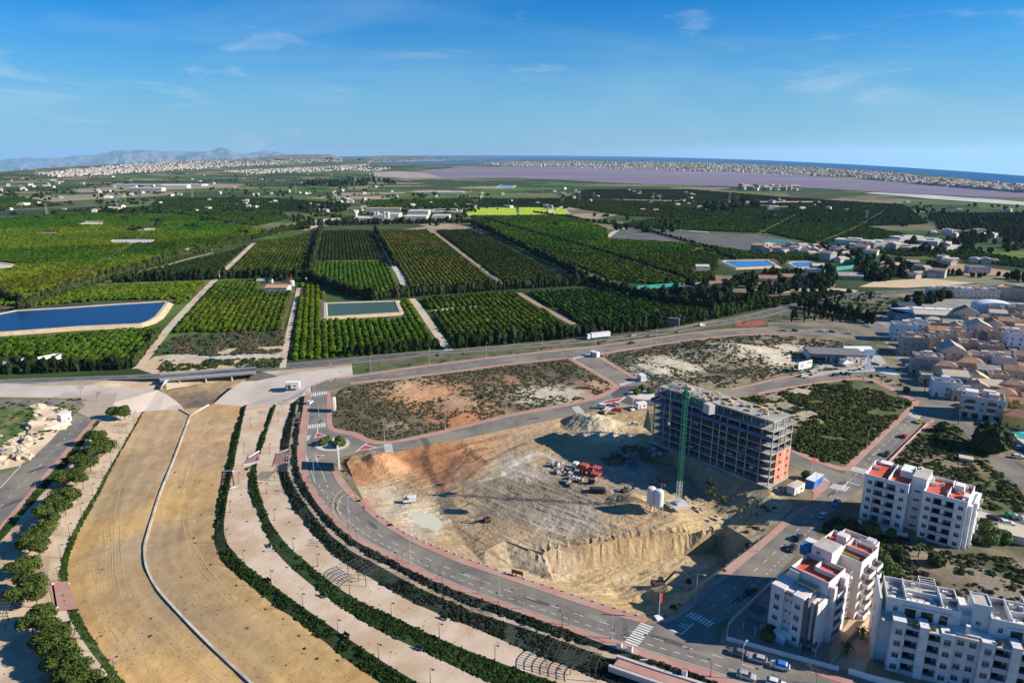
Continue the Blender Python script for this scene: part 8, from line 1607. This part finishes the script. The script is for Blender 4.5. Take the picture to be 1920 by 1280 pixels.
# small stones, tufts and lost things on the river bed and terraces
pts_=[]
for _ in range(1500):
    x,y=RNG.uniform(120,760),RNG.uniform(780,1280); g=G(x,y,-4.)
    if inpoly([g[0]],[g[1]],bed)[0]: s=RNG.uniform(.04,.13)*(1+2*(RNG.random()>.98)); pts_.append((g[0],g[1],-3.98,s,s*1.3,s*.6,*(np.array((.13,.095,.05))*RNG.uniform(.6,1.8))))
pts_=np.array(pts_); scatter('riverbed_tufts',pts_[:,:3],fs,'small dry tufts and stones scattered on the river bed','tufts',sc=pts_[:,3:6],tint=pts_[:,6:9])
# wheel tracks pressed into the river bed
M_rut=mat('pressed_sand',(.50,.365,.20),(.43,.31,.165),.3,detail=9)
for a in ((400,830,360,880,345,940,352,1000,372,1060,430,1120,500,1180,600,1250,640,1290),(200,985,205,1050,200,1120,240,1190,290,1240,330,1290),(180,1060,195,1130,215,1180,270,1235),(380,800,365,840,350,900,340,950,345,1010),(385,800,372,850,362,910,356,980,370,1050,420,1110,480,1160),(300,1180,350,1230,420,1290),(250,860,235,900,222,950,218,1000,222,1060,235,1120,270,1190,330,1250),(560,1190,620,1240,680,1290),(430,1110,500,1170,560,1215,640,1270)):
    p=smooth_line(L(*a,z=-3.8)); 
    for o_2 in (-.9,.9):
        q=resample(offset_line(p,o_2),140); z0=-4+.35*(fbm(q[:,0]*.12,q[:,1]*.12,4)-.5)
        q[:,2]=z0-.10+.30*np.clip(fbm(q[:,0]*.05,q[:,1]*.05,4,int(a[0]))-.2,0,1); A_=offset_line(q,-.12); B_=offset_line(q,.12); struct(strip('wheel_track',A_,B_,M_rut,140,sm=False))
# ================================================================== wear on the roads: repairs, covers and carried-out dust
M_pd=mat('asphalt_repair',(.075,.072,.068),(.10,.095,.088),.5,detail=9); M_pl=mat('dusty_asphalt',(.27,.235,.185),(.22,.195,.16),.35,detail=10); M_cv=mat('iron_cover',(.06,.055,.05))
def patch(px,py,w,l,rzd,m,nm='road_patch',dz=.044,n=9):
    c=G(px,py); r=random.Random(int(px*3+py)); t0=math.radians(rzd); v=[]
    for i in range(n):
        t=2*math.pi*i/n; k=r.uniform(.75,1.1); x,y=w*math.cos(t)*k,l*math.sin(t)*k; v.append((c[0]+x*math.cos(t0)-y*math.sin(t0),c[1]+x*math.sin(t0)+y*math.cos(t0),dz))
    struct(mesh_obj(nm,v,[tuple(range(n))],m))
for i,(x,y,w,l,r) in enumerate(((612,925,1.2,5.,-55),(628,948,.9,6.,-58),(640,905,.7,3.,-60),(700,985,.8,3.4,-48),(880,1080,.9,4.,-30),(1010,1128,.8,5.,-26),(1120,1160,1.1,3.2,-25),(1250,1200,1.,5.,-25),(1320,1225,.8,4.,-22),(1390,1120,.8,5,40),(1480,1010,.7,4,42),(1560,925,.9,4,42),(1640,850,.8,4,42),(600,790,.8,3,90),(590,850,.9,3.,90),(30,940,1.2,5.,60),(120,830,1.,5.,60),(70,880,1.4,4.,60),(860,815,.8,5.,18),(1000,785,.8,4.,18),(760,840,.7,4.,10),(1180,1195,1.2,2.4,-20),(1440,1245,1.,3.5,-18),(1580,905,1.1,2.6,20))): patch(x,y,l,w,r,M_pl if i%2==0 else M_pd,dz=.041)
for i,(x,y) in enumerate(((790,1052),(868,1074),(960,1105),(1045,1135),(1150,1180),(1210,1190),(1290,1215),(1420,1253),(1330,1150),(1400,1085),(1470,1020),(1600,890),(600,870),(612,905),(646,950),(700,999),(140,810),(100,850),(1560,945),(1500,985))): patch(x,y,.42,.42,0,M_cv,'manhole_cover',.056,12)
# the sandy trail that site lorries left across the bend
for pl in ((655,915,640,918,628,930,622,950,632,970,650,985),(662,922,645,926,635,938,632,955,645,975,668,998)):
    p=resample(smooth_line(L(*pl,z=.05)),40); struct(strip('road_dust',offset_line(p,-.35),offset_line(p,.35),mat('carried_sand',(.42,.31,.19),(.32,.25,.17),.5,detail=9),40,sm=False))
# ================================================================== the air of the plain
hm_=bpy.data.materials.new('haze_air'); hm_.use_nodes=True; t=hm_.node_tree; t.nodes.clear(); o_=t.nodes.new('ShaderNodeOutputMaterial'); pv=t.nodes.new('ShaderNodeVolumePrincipled')
pv.inputs['Color'].default_value=(.46,.70,.95,1); pv.inputs['Density'].default_value=2.3e-5; pv.inputs['Anisotropy'].default_value=.2; t.links.new(pv.outputs[0],o_.inputs['Volume'])
ZS=[v.co.z for o in bpy.data.objects if o.name.startswith(('mountain','headland','hill')) for v in o.data.vertices]; ZLOW=min(ZS+[-10]); ZTOP=max(ZS+[118])
hz=MB().box(-40000,40000,-3000,65000,ZLOW-1,ZTOP+6).build('haze',hm_); stuff(hz,'thin blue haze over the distant plain','haze')
